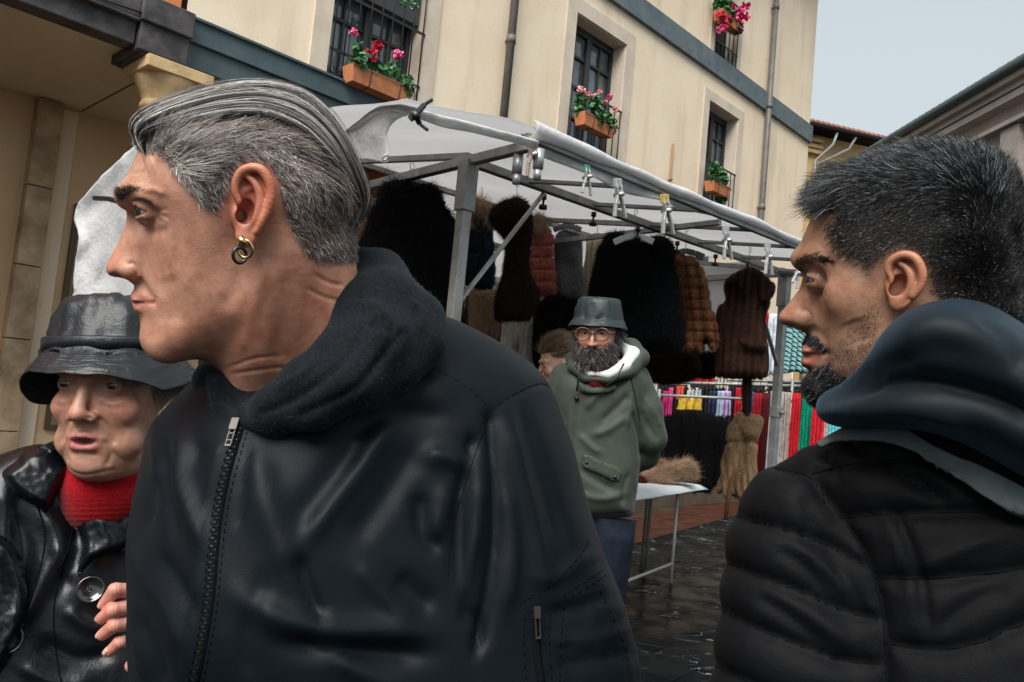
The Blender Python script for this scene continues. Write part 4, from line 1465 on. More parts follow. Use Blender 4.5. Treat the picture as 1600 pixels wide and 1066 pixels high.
coat('black_wool_coat', 'huge matt black fur coat spread on a white hanger behind the bearded man', 'coat',
     [([(921, 470), (926, 430), (934, 395), (946, 372), (956, 364), (974, 366), (986, 374), (1008, 378), (1020, 372), (1036, 374), (1050, 388), (1051, 402), (1060, 450), (1066, 500), (1067, 538), (1056, 548), (1020, 552), (980, 560), (930, 556), (918, 520)], .16, .13, 0),
      ([(1014, 380), (1024, 372), (1042, 376), (1051, 390), (1048, 405), (1030, 408), (1018, 396)], .10, .04, .08)],
     4.0, flatc((.0045, .005, .006)), 15000, .024, hook=(991, 368, .095, .17))
coat('brown_mink_jacket', 'glossy chestnut mink jacket pieced in squares right of the large black coat', 'coat',
     [([(1050, 402), (1060, 394), (1075, 398), (1083, 402), (1094, 415), (1100, 430), (1108, 462), (1118, 505), (1121, 540), (1112, 546), (1103, 536), (1100, 550), (1080, 553), (1064, 545), (1066, 500), (1056, 440)], .12, .07, 0),
      ([(1094, 416), (1102, 440), (1112, 480), (1121, 525), (1119, 545), (1108, 542), (1104, 500), (1096, 450)], .07, .03, .06)],
     4.25, panels((.34, .145, .065), (.060, .022, .012), 1052, 398, 17, 17, .12), 20000, .011, grooves=pgroove(1052, 398, 17, 17, .014, .12), rad=.0008, hook=(1071, 392, .10), hmat='hangd', sleek=.1)
coat('belted_mink_coat', 'dark brown belted mink coat with wide collar at the far post', 'coat',
     [([(1132, 446), (1140, 432), (1158, 424), (1172, 419), (1184, 424), (1198, 436), (1210, 448), (1205, 470), (1198, 490), (1196, 515), (1200, 545), (1198, 588), (1170, 592), (1120, 588), (1116, 560), (1114, 520), (1122, 480), (1134, 470)], .12, .07, 0),
      ([(1132, 446), (1150, 428), (1172, 420), (1176, 432), (1166, 470), (1150, 450)], .08, .03, .08), ([(1178, 424), (1196, 434), (1210, 449), (1196, 478), (1184, 468)], .08, .03, .08),
      ([(1160, 530), (1185, 528), (1196, 536), (1195, 546), (1175, 545), (1162, 542)], .05, .02, .11)],
     4.45, panels((.10, .048, .034), (.026, .013, .010), 1130, 420, 12, 400), 18000, .009, grooves=lambda px, py, V: -.010 * np.clip(np.cos((px - 1128) / 11 * 6.28), 0, 1) ** 3, hook=(1170, 422, .06), hmat='hangp')
coat('camel_fur_coat', 'knee length camel teddy coat with big hood and tied belt hanging low', 'coat',
     [([(1122, 764), (1126, 730), (1134, 690), (1138, 668), (1150, 655), (1166, 652), (1180, 660), (1184, 690), (1182, 720), (1180, 760), (1176, 780), (1166, 785), (1150, 782), (1144, 770), (1136, 772), (1124, 770)], .10, .05, 0),
      ([(1147, 652), (1156, 644), (1172, 648), (1190, 652), (1192, 664), (1184, 684), (1170, 688), (1160, 682), (1150, 668)], .10, .04, .05),
      ([(1138, 668), (1152, 664), (1160, 700), (1152, 735), (1142, 772), (1130, 770), (1138, 725), (1134, 690)], .05, .025, .10)],
     5.3, flatc((.52, .33, .19), .35, 14), 16000, .0065, h=.009, grooves=lambda px, py, V: .012 * np.sin((px - .1 * py) * .62) * np.clip((py - 700) / 60, 0, 1) - .020 * np.exp(-((px - 1160 + (py - 735) * .12) / 3.0) ** 2) * (py > 690) - .016 * np.exp(-((py - 691) / 3.5) ** 2))
q = MB(); 
pts = [at(1163, 728, 5.12), at(1158, 733, 5.1), at(1148, 738, 5.1), at(1140, 765, 5.12), at(1134, 812, 5.14)]
q.tube(pts, .014, 8)
tag(q.build('belt', mat('camel_belt', (.22, .12, .06), .9, .1), None), 'loose camel belt trailing below the camel teddy coat', 'belt')

# lower and rear rows of garments, mostly in shade
low = [
 ('tan_fur_jacket', 'tan and brown striped fur jacket in the lower row beside the near post', [(735, 458), (748, 452), (766, 454), (778, 462), (780, 520), (760, 530), (738, 525)], 4.9, (.36, .24, .15), 5000, .03),
 ('black_cape', 'black fur cape in the lower row under the dark hooded coat', [(728, 470), (738, 470), (742, 500), (800, 520), (790, 620), (726, 600)], 5.0, BK, 3000, .02),
 ('black_jacket', 'black fur jacket in the lower row right above the fair haired woman', [(834, 492), (846, 470), (866, 462), (890, 468), (912, 480), (912, 560), (880, 600), (838, 600)], 4.4, BK, 8000, .02),
 ('brown_fur_hem', 'dark brown fur stole hanging under the large black coat', [(1010, 552), (1040, 548), (1075, 548), (1092, 560), (1090, 590), (1040, 600), (1012, 590)], 4.8, (.030, .014, .010), 4000, .02),
 ('black_fur_shawl', 'black fur shawl hanging under the chestnut mink jacket', [(1085, 556), (1118, 552), (1122, 580), (1108, 590), (1086, 584)], 4.9, BK, 2500, .02),
 ('long_brown_belt_fur', 'long thin dark brown fur boa hanging from the belted mink coat', [(1162, 585), (1172, 585), (1171, 640), (1163, 640)], 4.5, DB, 2500, .02)]
for nm, lb, o, d_, c, n_, l_ in low:
    coat(nm, lb, 'coat' if 'boa' not in lb else 'boa', [(o, .09, .05 if 'boa' not in lb else .02, 0)], d_, flatc(c, .4), n_, l_)
coat('beige_trousers', 'pair of beige trousers hanging in the lower row', 'trousers', [([(785, 498), (830, 494), (834, 530), (832, 570), (812, 572), (808, 540), (800, 575), (786, 560)], .05, .03, 0)], 4.6, flatc((.50, .45, .38), .2), 0, flat=True, grooves=lambda px, py, V: .006 * np.sin(px * .8 + py * .1))
for i, (x0, x1, yt, yb) in enumerate([(1032, 1062, 640, 752), (1058, 1088, 642, 758), (1084, 1114, 646, 762), (1104, 1132, 650, 752)]):
    o = [(x0, yt + 14), (x0 + 8, yt), (x1 - 8, yt), (x1 + 2, yt + 14), (x1, yb), (x0 - 2, yb + 4)]
    coat('long_black_fur', ('leftmost', 'second from left', 'third from left', 'rightmost')[i] + ' of four long black furs on the low rack behind the table', 'coat', [(o, .12, .05, 0)], 7.35 + .05 * i, flatc(BK), 3500, .03, h=.016, group='long black furs on the low rack')

# rear racks with rails and colourful cloths
rk = empty('clothes_rack', at_z(1120, 860, 0), 'grey tubular clothes rack of the rear stall carrying coloured garments', 'clothes rack')
q = MB()
for (a, b, r_) in ((at(1020, 597, 7.4), at(1345, 606, 7.4), .014), (at(1020, 617, 6.9), at(1240, 627, 6.9), .013), (at(1020, 590, 7.9), at(1345, 600, 7.9), .016)):
    q = MB(); q.tube([a, b], r_, 8); q.build('rail', M['steel'], rk)
for x, y, d_ in ((1238, 600, 7.4), (1026, 596, 7.4), (1345, 600, 7.9), (1030, 617, 6.9)):
    p = at(x, y, d_); q = MB(); q.tube([(p.x, p.y, 0), p + ZUP * .05], .015, 8); q.build('upright', M['steel'], rk)


def cloth(name, label, cat, x0, x1, y0, len_m, depth, cols, pleats=3, amp=.02, group=None, bulge=0, seed=0):
    a, b = at(x0, y0, depth), at(x1, y0 + (x1 - x0) * .03, depth)
    g = np.random.default_rng(seed + int(x0))
    nx_, nz_ = 8 * pleats + 1, 14
    fw = Vector((_F.x, _F.y, 0)).normalized()
    G = []; C = []
    ph = g.uniform(0, 6.28)
    for j in range(nz_):
        t = j / (nz_ - 1)
        row = []
        for i in range(nx_):
            u = i / (nx_ - 1)
            p = a.lerp(b, .5 + (u - .5) * (.86 + .14 * t + .03 * math.sin(t * 7 + ph)))
            p = p - ZUP * len_m * t * (1 + .02 * math.sin(u * 9 + ph)) + fw * (amp * math.sin(u * pleats * 6.28 + ph + t * .8) * (.4 + .6 * t))
            row.append(p)
        G.append(row)
    q = MB(); q.grid(G)
    o = q.build(name, None, None, solid=.012)
    mt_ = M.get('cl%s' % (cols,))
    if mt_ is None:
        mt_ = mat('garment_cloth', cols, .8, .2, col2=tuple(c * .6 for c in cols), vscale=30)
        M['cl%s' % (cols,)] = mt_
    o.data.materials.clear(); o.data.materials.append(mt_)
    return tag(o, label, cat, group)


def cl(lbl, *a, **k): return cloth(lbl[0], lbl[1], lbl[2], *a, **k)
cl(('white_scarf', 'thin greyish white scarf hanging just left of the far stall post', 'scarf'), 1204, 1213, 611, .72, 6.6, (.42, .42, .42), 2)
cl(('grey_scarf', 'light grey long scarf just right of the far stall post', 'scarf'), 1217, 1226, 612, .78, 6.6, (.45, .42, .40), 2)
cl(('beige_scarf', 'beige long scarf left of the bright red one', 'scarf'), 1227, 1237, 613, .78, 6.6, (.42, .34, .30), 2)
cl(('red_scarf', 'bright red long scarf between beige and green ones', 'scarf'), 1238, 1252, 614, .80, 6.6, (.55, .012, .02), 3)
cl(('green_scarf', 'emerald green long scarf beside the bearded profile', 'scarf'), 1253, 1270, 614, .80, 6.6, (.0, .28, .17), 3)
cl(('blue_scarf', 'narrow blue scarf behind the green one', 'scarf'), 1269, 1275, 616, .70, 6.7, (.06, .22, .42), 1)
cl(('crimson_skirt', 'flared crimson skirt low beneath the dark hood', 'skirt'), 1270, 1289, 630, .62, 6.5, (.60, .015, .03), 3)
cl(('white_pink_top', 'white and pink top hanging between the crimson skirt and cyan cloth', 'top'), 1288, 1296, 640, .5, 6.6, (.65, .42, .42), 2)
cl(('cyan_cloth', 'cyan cloth showing above the grey backpack strap', 'cloth'), 1295, 1317, 640, .5, 6.6, (.12, .55, .62), 4)
cl(('magenta_cloth', 'magenta cloth right of the cyan one under the hood', 'cloth'), 1316, 1340, 640, .5, 6.6, (.55, .02, .35), 4)
cl(('dark_red_dress', 'long dark red dress right of the camel teddy coat', 'dress'), 1177, 1192, 614, .80, 6.7, (.28, .008, .012), 3)
cl(('maroon_dress', 'maroon dress between dark red dress and white scarf', 'dress'), 1191, 1203, 614, .80, 6.75, (.10, .008, .010), 3)
cl(('black_dress', 'black dress behind the white scarf', 'dress'), 1198, 1206, 614, .85, 6.8, (.01, .01, .01), 2)
cl(('lilac_top', 'lilac top on the low rail behind the camel hood', 'top'), 1129, 1143, 611, .22, 7.0, (.45, .33, .58), 2)
cl(('pale_blue_top', 'pale blue top left of the lilac one', 'top'), 1121, 1130, 611, .22, 7.0, (.38, .48, .62), 2)
cl(('navy_top', 'navy top left of the pale blue one', 'top'), 1108, 1121, 611, .20, 7.0, (.02, .03, .07), 2)
cl(('fuchsia_top', 'fuchsia top at the left end of the low rail beside the green raincoat', 'top'), 1037, 1046, 611, .22, 7.0, (.50, .02, .16), 2)
cl(('pink_top', 'hot pink top second on the low rail beside the green raincoat', 'top'), 1046, 1052, 606, .24, 7.0, (.60, .05, .22), 2)
cl(('coral_top', 'coral red top above the yellow shirt', 'top'), 1058, 1069, 603, .12, 7.0, (.60, .08, .05), 2)
cl(('yellow_shirt', 'mustard yellow shirt lying under the low rail', 'shirt'), 1060, 1098, 622, .10, 6.9, (.60, .38, .04), 3)
cl(('white_blouse', 'small white blouse above the yellow shirt', 'blouse'), 1078, 1096, 606, .10, 7.1, (.55, .60, .60), 3)
cl(('scarlet_top', 'scarlet top on the low rail behind the tan stick', 'top'), 1150, 1160, 606, .26, 7.0, (.50, .01, .02), 2)
cl(('tan_jumper', 'tan knitted jumper beside the scarlet one', 'jumper'), 1160, 1167, 606, .2, 7.0, (.35, .22, .12), 2)
cl(('royal_blue_top', 'royal blue top left of the dark red dress', 'top'), 1172, 1178, 612, .25, 6.9, (.03, .10, .35), 1)
cl(('red_cardigan', 'red cardigan folded on the upper rail under the mink jacket', 'cardigan'), 1080, 1118, 582, .10, 7.5, (.42, .02, .015), 4)
cl(('cream_shirt', 'cream shirt on the upper rail left of the boa', 'shirt'), 1121, 1138, 572, .22, 7.5, (.50, .44, .38), 3)
cl(('light_blue_shirt', 'light blue shirt on the upper rail behind the boa', 'shirt'), 1139, 1166, 572, .12, 7.5, (.28, .40, .55), 4)
cl(('violet_scarf', 'small violet and white scarf above the red cardigan', 'scarf'), 1072, 1079, 552, .16, 7.3, (.50, .36, .50), 1)
cl(('red_shirt', 'red shirt hanging high left of the far stall post', 'shirt'), 1193, 1207, 489, .45, 6.0, (.50, .015, .015), 2)
cl(('yellow_trim', 'thin mustard yellow cloth below the red shirt', 'cloth'), 1195, 1203, 550, .18, 6.1, (.50, .30, .03), 1)
cl(('white_shirt', 'white shirt with blue shade hanging at the far stall post', 'shirt'), 1202, 1222, 490, .46, 5.9, (.60, .66, .74), 3)
cl(('denim_top', 'blue denim top right behind the far stall post', 'top'), 1226, 1238, 500, .40, 6.1, (.06, .14, .26), 2)
# striped teal blouse
mt_ = mat('teal_stripes', (.5, .6, .6), .8, .2); nt = mt_.node_tree
tc = nt.nodes.new('ShaderNodeTexCoord'); wv = nt.nodes.new('ShaderNodeTexWave'); wv.inputs['Scale'].default_value = 11; wv.inputs['Distortion'].default_value = 3
mp_ = nt.nodes.new('ShaderNodeMapping'); mp_.inputs['Rotation'].default_value = (.5, .9, .3)
cr = nt.nodes.new('ShaderNodeValToRGB'); cr.color_ramp.interpolation = 'CONSTANT'
cr.color_ramp.elements[0].color = (.02, .05, .06, 1); cr.color_ramp.elements[1].color = (.60, .70, .68, 1); cr.color_ramp.elements[1].position = .45
e_ = cr.color_ramp.elements.new(.75); e_.color = (.06, .38, .38, 1)
nt.links.new(tc.outputs['Object'], mp_.inputs['Vector']); nt.links.new(mp_.outputs[0], wv.inputs['Vector']); nt.links.new(wv.outputs['Fac'], cr.inputs[0]); nt.links.new(cr.outputs[0], nt.nodes['Principled BSDF'].inputs['Base Color'])
o = cl(('striped_blouse', 'teal white and black striped blouse in front of the bearded profile', 'blouse'), 1230, 1268, 498, .40, 5.9, (.3, .3, .31), 4)
o.data.materials.clear(); o.data.materials.append(mt_)
# small dark mass of clothes behind so no floor shows between racks
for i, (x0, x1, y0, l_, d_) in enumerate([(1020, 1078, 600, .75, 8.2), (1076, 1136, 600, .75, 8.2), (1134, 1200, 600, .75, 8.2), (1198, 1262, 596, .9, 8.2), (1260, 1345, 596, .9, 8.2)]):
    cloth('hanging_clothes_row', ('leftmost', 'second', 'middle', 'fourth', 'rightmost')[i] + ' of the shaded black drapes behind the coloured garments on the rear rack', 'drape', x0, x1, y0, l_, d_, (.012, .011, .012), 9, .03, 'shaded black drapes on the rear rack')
# black hangers tops along the rails
q = None
for i in range(26):
    x = 1038 + i * 11.5
    if 1098 < x < 1104: continue
    p = at(x, 604 + (x - 1038) * .03, 7.05 if x < 1175 else 6.75)
    q = MB(); q.tube([p + ZUP * .06, p + ZUP * .075 + SU * .01, p + ZUP * .06 + SU * .018], .003, 5); q.tube([p + ZUP * .06, p], .003, 5)
    q.bar(p - SU * .03 - ZUP * .02, p + ZUP * .004, .012); q.bar(p + ZUP * .004, p + SU * .03 - ZUP * .02, .012)
    tag(q.build('clothes_hanger', M['blackpl'], None), 'one of the small black hangers along the rear rails', 'hanger', 'black hangers along the rear rails')

# ---- folding table with furs -------------------------------------------------------
TB = d.copy(); TN = Vector((-TB.y, TB.x, 0))
L0 = at_z(1048, 911, 0)
zt_ = on_plane(1056, 757, L0, Vector((_F.x, _F.y, 0)).normalized()).z
tb = empty('folding_table', L0 - TB * 1.0, 'folding table with white top on a thin steel frame behind the bearded man', 'table')
print('table h', zt_)
q = MB(); G = []
for i in range(24):
    row = []
    for j in range(12):
        s = -2.2 + 2.55 * i / 23; k = -.16 + .85 * j / 11
        z = zt_ + .006 * mnoise.noise(Vector((s * 5, k * 5, 1)))
        if j == 0: z -= .03
        if i == 23: z -= .005
        row.append(L0 + TB * s + TN * k + ZUP * z)
    G.append(row)
q.grid(G); q.build('cloth', mat('white_table_cloth', (.70, .74, .76), .5, .4), tb, solid=.006)
q = MB(); q.obox(L0 - TB * .95 + TN * .28 + ZUP * (zt_ - .035), TB, TN, ZUP, 1.22, .38, .014); q.build('table_top', M['slate'], tb)
for s, k in ((0, 0), (0, .6), (-1.9, 0), (-1.9, .6)):
    q = MB(); p = L0 + TB * s + TN * k; q.tube([p, p + ZUP * (zt_ - .05)], .014, 10); q.build('leg', M['zinc'], tb)
q = MB(); q.tube([L0 + ZUP * .16, L0 - TB * 1.9 + ZUP * .16], .012, 8); q.build('foot_bar', M['zinc'], tb)
fd = (L0 - CO).dot(_F)
coat('fox_stole', 'fluffy tan fox stole lying at the front of the white table', 'fur stole',
     [([(1004, 757), (1008, 745), (1022, 738), (1044, 732), (1066, 724), (1078, 726), (1083, 738), (1078, 746), (1050, 750), (1030, 756), (1014, 760)], .10, .04, 0)], fd - .0, flatc((.44, .30, .20), .5, 22), 9000, .05, h=.01, down=(1, .1, 0), curl=.6, rad=.0012)
coat('brown_stole', 'smaller brown fur stole behind the tan fox stole on the table', 'fur stole', [([(1010, 742), (1014, 726), (1026, 721), (1042, 725), (1046, 734), (1030, 742)], .09, .03, 0)], fd + .25, flatc((.30, .18, .11), .5, 22), 4000, .04, h=.01, down=(1, .1, 0), curl=.6)
coat('dark_red_fur', 'dark red fur piece on the table beside the green raincoat', 'fur stole', [([(985, 762), (988, 748), (1002, 746), (1010, 755), (1004, 762)], .09, .03, 0)], fd - .1, flatc((.10, .02, .015), .5, 22), 2500, .03, h=.01)
# ================================================================== people: tools
from mathutils.bvhtree import BVHTree

M['skin'] = mat('skin', (.5, .3, .2), .46, .45, attr='col', col2=(.80, .66, .62), vscale=95, vdet=9, v0=.40, v1=.68, bump=[(.14, 190), (.26, 620), (.15, 1500)], bdist=.0011, sss=.07, sssr=.006)
M['lip'] = M['skin']
M['eyew'] = mat('eye', (.6, .55, .5), .08, .6, attr='col')
M['hair'] = mat('hair', (.1, .1, .1), .38, .5, attr='col')
M['hairb'] = mat('hair_under', (.05, .045, .045), .8, .2)


def strokes_disp(px, py, facing, strokes):
    """folds and creases: (points, width px, height m[, sharp])"""
    d = np.zeros(len(px))
    act = facing > .05
    X, Y = px[act], py[act]
    acc = np.zeros(len(X))
    for s in strokes:
        pts, w_, a = s[:3]
        pts = spline(pts, 5, False)
        x0, y0 = pts.min(0) - w_ * 3; x1, y1 = pts.max(0) + w_ * 3
        k = np.nonzero((X > x0) & (X < x1) & (Y > y0) & (Y < y1))[0]
        if not len(k): continue
        dd, t = polyline_dist(X[k], Y[k], pts)
        fade = np.clip(np.minimum(t, 1 - t) * 5 + .25, 0, 1) if not (len(s) > 3 and s[3]) else 1.0
        if len(s) > 3 and s[3]:
            acc[k] += a * np.exp(-(dd / w_) ** 1.3)
        else:
            acc[k] += a * np.exp(-(dd / w_) ** 2) * fade
    d[act] = acc
    return d * np.clip(facing * 3, 0, 1)


def facing_of(fr, V, N):
    W = fr.world(V)
    vd = np.array(CO) - W
    vd /= np.linalg.norm(vd, axis=1, keepdims=True)
    return (vd * (N @ fr.M.T)).sum(1)


def blobcol(px, py, base, blobs):
    """base colour plus soft local tints (px, py, rx, ry, colour, strength)"""
    C = np.tile(np.array(base, float), (len(px), 1))
    for (x, y, rx, ry, c, s) in blobs:
        m_ = s * np.exp(-(((px - x) / rx) ** 2 + ((py - y) / ry) ** 2))
        C = C * (1 - m_[:, None]) + np.array(c) * m_[:, None]
    return C


def polymask(px, py, poly, soft):
    sd = poly_sd(px, py, poly)
    return np.clip(.5 - sd / soft, 0, 1)


def eyeball(name, fr, c, r, look, iris_c, parent, rot=0, ir=.52):
    """c local centre; look: local direction"""
    V, Fq = [], []
    nu, nv = 48, 32
    look = np.array(look, float); look /= np.linalg.norm(look)
    a = np.cross(look, [0, 1, .01]); a /= np.linalg.norm(a); b = np.cross(look, a)
    C = []
    for i in range(nv + 1):
        th = math.pi * i / nv
        rr = r * (1 + .05 * math.exp(-(th / .5) ** 2))
        for j in range(nu):
            ph = 2 * math.pi * j / nu
            V.append(np.array(c) + (look * math.cos(th) + (a * math.cos(ph) + b * math.sin(ph)) * math.sin(th)) * rr)
            if th < ir * .42: cc = (.004, .004, .004)
            elif th < ir: cc = tuple(np.array(iris_c) * (1.0 + .35 * math.sin(ph * 9)))
            elif th < ir * 1.12: cc = tuple(np.array(iris_c) * .3)
            else: cc = (.28, .235, .21)
            C.append(cc)
    for i in range(nv):
        for j in range(nu):
            Fq.append((i * nu + j, i * nu + (j + 1) % nu, (i + 1) * nu + (j + 1) % nu, (i + 1) * nu + j))
    me = mesh_np(name, fr.world(np.array(V)), np.array(Fq), True, np.array(C))
    return link_mesh(name, me, M['eyew'], parent)


def surf_c(v, fr, pts, zmin=0.0):
    """outermost surface coordinate z of the solid at local (x, y)"""
    zs = v.o[2] + np.arange(v.n[2]) * v.h
    res = []
    for x, y in pts:
        i = int(round((x - v.o[0]) / v.h)); j = int(round((y - v.o[1]) / v.h))
        i = min(max(i, 0), v.n[0] - 1); j = min(max(j, 0), v.n[1] - 1)
        col = v.F[i, j, :]
        k = np.nonzero((col < 0) & (zs > zmin))[0]
        res.append(zs[k[-1]] if len(k) else zmin)
    return np.array(res)


class Skin:
    """world mesh of something with a tree for placing trims on it by photo position"""
    def __init__(s, W, Q):
        s.W, s.Q = W, Q
        s.t = BVHTree.FromPolygons([tuple(p) for p in W], [tuple(int(i) for i in q) for q in Q])

    def hit(s, px, py, off=0.0):
        h = s.t.ray_cast(CO, ray(px, py).normalized())
        if h[0] is None:
            return None, None
        n = h[1]
        if n.dot(CO - h[0]) < 0: n = -n
        return h[0] + n * off, n

    def path(s, pts, off=0.0, step=2.5, closed=False):
        P = spline(pts, 8, closed)
        out = []; last = None
        for p in P:
            if last is not None and np.hypot(*(p - last)) < step: continue
            h, n = s.hit(p[0], p[1], off)
            if h is None: continue
            if out and (out[-1][0] - h).length > .05: continue
            out.append((h, n)); last = p
        return out


def seam(sk, pts, r, mt, name, parent, off=0.0, n=6):
    P = sk.path(pts, off)
    if len(P) < 2: return None
    q = MB(); q.tube([p for p, _ in P], r, n)
    return q.build(name, mt, parent)


def stitches(sk, pts, ln_px, r, mt, name, parent, off=.0005):
    P = sk.path(pts, off, step=ln_px * .5)
    q = MB()
    for i in range(0, len(P) - 1, 2):
        q.tube([P[i][0], P[i + 1][0]], r, 5)
    return q.build(name, mt, parent)


def legs(parent, cx, cy, spread, top, mt, shoe, axis=None, r0=.095):
    """trousers and shoes down to the ground; plain because nearly everything of them is outside the picture"""
    axis = Vector(axis or (1, 0, 0)).normalized()
    fwd = Vector((-axis.y, axis.x, 0))
    for sg in (-1, 1):
        c = Vector((cx, cy, 0)) + axis * (spread * sg)
        q = MB()
        q.tube([c * 1.0 + ZUP * top, c + ZUP * (top * .75), c + ZUP * (top * .52), c + ZUP * .3, c + ZUP * .06], [r0, r0 * .95, r0 * .72, r0 * .62, r0 * .66], 20)
        q.build('trouser_leg', mt, parent)
        q = MB()
        q.tube([c - fwd * .07 + ZUP * .045, c + ZUP * .055, c + fwd * .09 + ZUP * .045, c + fwd * .18 + ZUP * .035], [.038, .052, .045, .03], 14)
        q.build('shoe', shoe, parent)


M['denim'] = mat('dark_denim', (.004, .006, .012), .85, .2, col2=(.008, .014, .026), vscale=18, bump=[(.4, 500)])
M['shoe'] = mat('black_shoe_leather', (.012, .012, .012), .4, .5)
# ================================================================== the grey haired man in the foreground
f1 = Fr(390, 340, .70)
S1 = 1244 / .70
P1 = at(560, 1000, .92)
man1 = empty('person', (P1.x, P1.y, 0), 'grey haired man in profile with slicked back hair, hoop earrings and shiny black zip jacket', 'person')


def L1(pts, c=0.0): return f1.pl(pts, c)
def q1(x, y, c): return f1.px(x, y, c)


v = Vol((*(L1([(150, 700)])[0]), -.115), (*(L1([(600, 110)])[0]), .115), .0016)
base = spline(L1([(216, 236), (203, 268), (195, 290), (188, 308), (194, 322), (211, 342), (219, 370), (222, 408), (215, 440), (208, 456), (212, 470), (214, 484), (221, 497), (225, 514), (225, 529), (234, 544), (252, 554), (300, 558), (340, 568), (385, 590), (440, 560),
                  (500, 455), (532, 405), (550, 350), (557, 300), (546, 250), (517, 205), (470, 172), (410, 155), (340, 154), (280, 165), (238, 188), (221, 214)]), 4)
cw = [(205, 300, .042), (216, 240, .040), (250, 250, .060), (290, 230, .070), (340, 170, .058), (350, 260, .074), (420, 200, .068), (440, 280, .074), (500, 300, .072), (550, 300, .05), (530, 400, .052),
      (215, 345, .026), (240, 335, .046), (228, 365, .040), (240, 400, .045), (270, 330, .063), (255, 380, .054), (290, 375, .0655), (330, 378, .0695), (220, 400, .034), (265, 432, .0495), (215, 450, .026), (245, 470, .036), (225, 500, .028), (225, 545, .024), (280, 540, .042), (330, 470, .059), (300, 440, .0615),
      (345, 540, .046), (380, 430, .062), (370, 380, .064), (390, 330, .069), (430, 400, .062), (450, 480, .058)]
cwl = [(*L1([(x, y)])[0], w_) for x, y, w_ in cw]
Wm = tps(cwl, v.x2, v.y2)
cr_ = [(216, 240, .045), (200, 300, .038), (340, 160, .060), (460, 180, .065), (550, 300, .06), (210, 345, .050), (218, 400, .048), (212, 445, .036), (215, 480, .028), (223, 520, .022), (250, 555, .026), (330, 560, .035), (500, 450, .05)]
Rm = tps([(*L1([(x, y)])[0], w_) for x, y, w_ in cr_], v.x2, v.y2)
v.add(v.prof(base, Wm, Rm, 2.25), .001)
# neck with its long muscle
v.add(v.cap(q1(432, 420, 0), q1(458, 610, -.03), .0535, .054), .03)
v.add(v.cap(q1(458, 610, -.03), q1(480, 720, -.07), .054, .06), .02)
v.add(v.cap(q1(450, 385, .045), q1(385, 610, .014), .014, .013), .022)
v.add(v.cap(q1(500, 400, .025), q1(532, 560, .010), .026, .034), .02)
# nose
nose = spline(L1([(205, 334), (199, 345), (191, 365), (182, 383), (173, 400), (168, 411), (165.5, 420), (169, 429), (176, 432.5), (188, 434), (199, 437), (207, 441), (228, 441), (238, 420), (238, 380), (228, 345)]), 4)
nw = tps([(*L1([(x, y)])[0], w_) for x, y, w_ in [(201, 345, .0085), (190, 370, .009), (170, 412, .0115), (168, 424, .0115), (182, 425, .0145), (200, 425, .0185), (215, 420, .021), (215, 380, .020), (220, 350, .017), (205, 438, .016), (200, 395, .0145)]], v.x2, v.y2)
v.add(v.prof(nose, nw, .0095, 2.0), .006)
v.add(v.ell(q1(204, 424, .0145), (.0085, .0075, .006)), .004)        # wing of the nose
v.sub(v.ell(q1(187, 434.5, .0085), (.0062, .0032, .0040)), .002)     # nostril
# brow ridge, cheek bone, jaw, chin
v.add(v.cap(q1(197, 306, .016), q1(228, 303, .043), .0085, .007), .012)
v.add(v.cap(q1(352, 470, .046), q1(262, 542, .026), .012, .011), .022)
v.add(v.ell(q1(246, 527, .002), (.010, .014, .018)), .012)
# lips
v.add(v.prof(spline(L1([(208, 459), (206.5, 465), (209, 472), (222, 474), (240, 474), (234, 464)]), 3), .020, .005, 2), .004)
v.add(v.prof(spline(L1([(210, 474), (211, 481), (215, 487), (230, 486), (242, 474), (226, 472.5)]), 3), .020, .006, 2), .004)
# eye socket, lids
v.sub(v.ell(q1(216, 330, .038), (.014, .0085, .011)), .010)
ec = q1(237, 329, .0300)
lid = v.ell(ec, (.0142, .0142, .0142))
xa, ya = q1(234, 332, .04)[:2]
tn = .34
wedge = np.maximum((v.X - xa), (np.abs(v.Y - ya + (v.X - xa) * .05) - (xa - v.X) * tn) * .9) + 0 * v.Z
wedge = np.maximum(wedge, .012 - v.Z)
lid = smax(lid, -wedge.astype(f32), .001)
v.add(lid, .003)
v1vol = v

# ear, modelled finer and merged into the same mesh


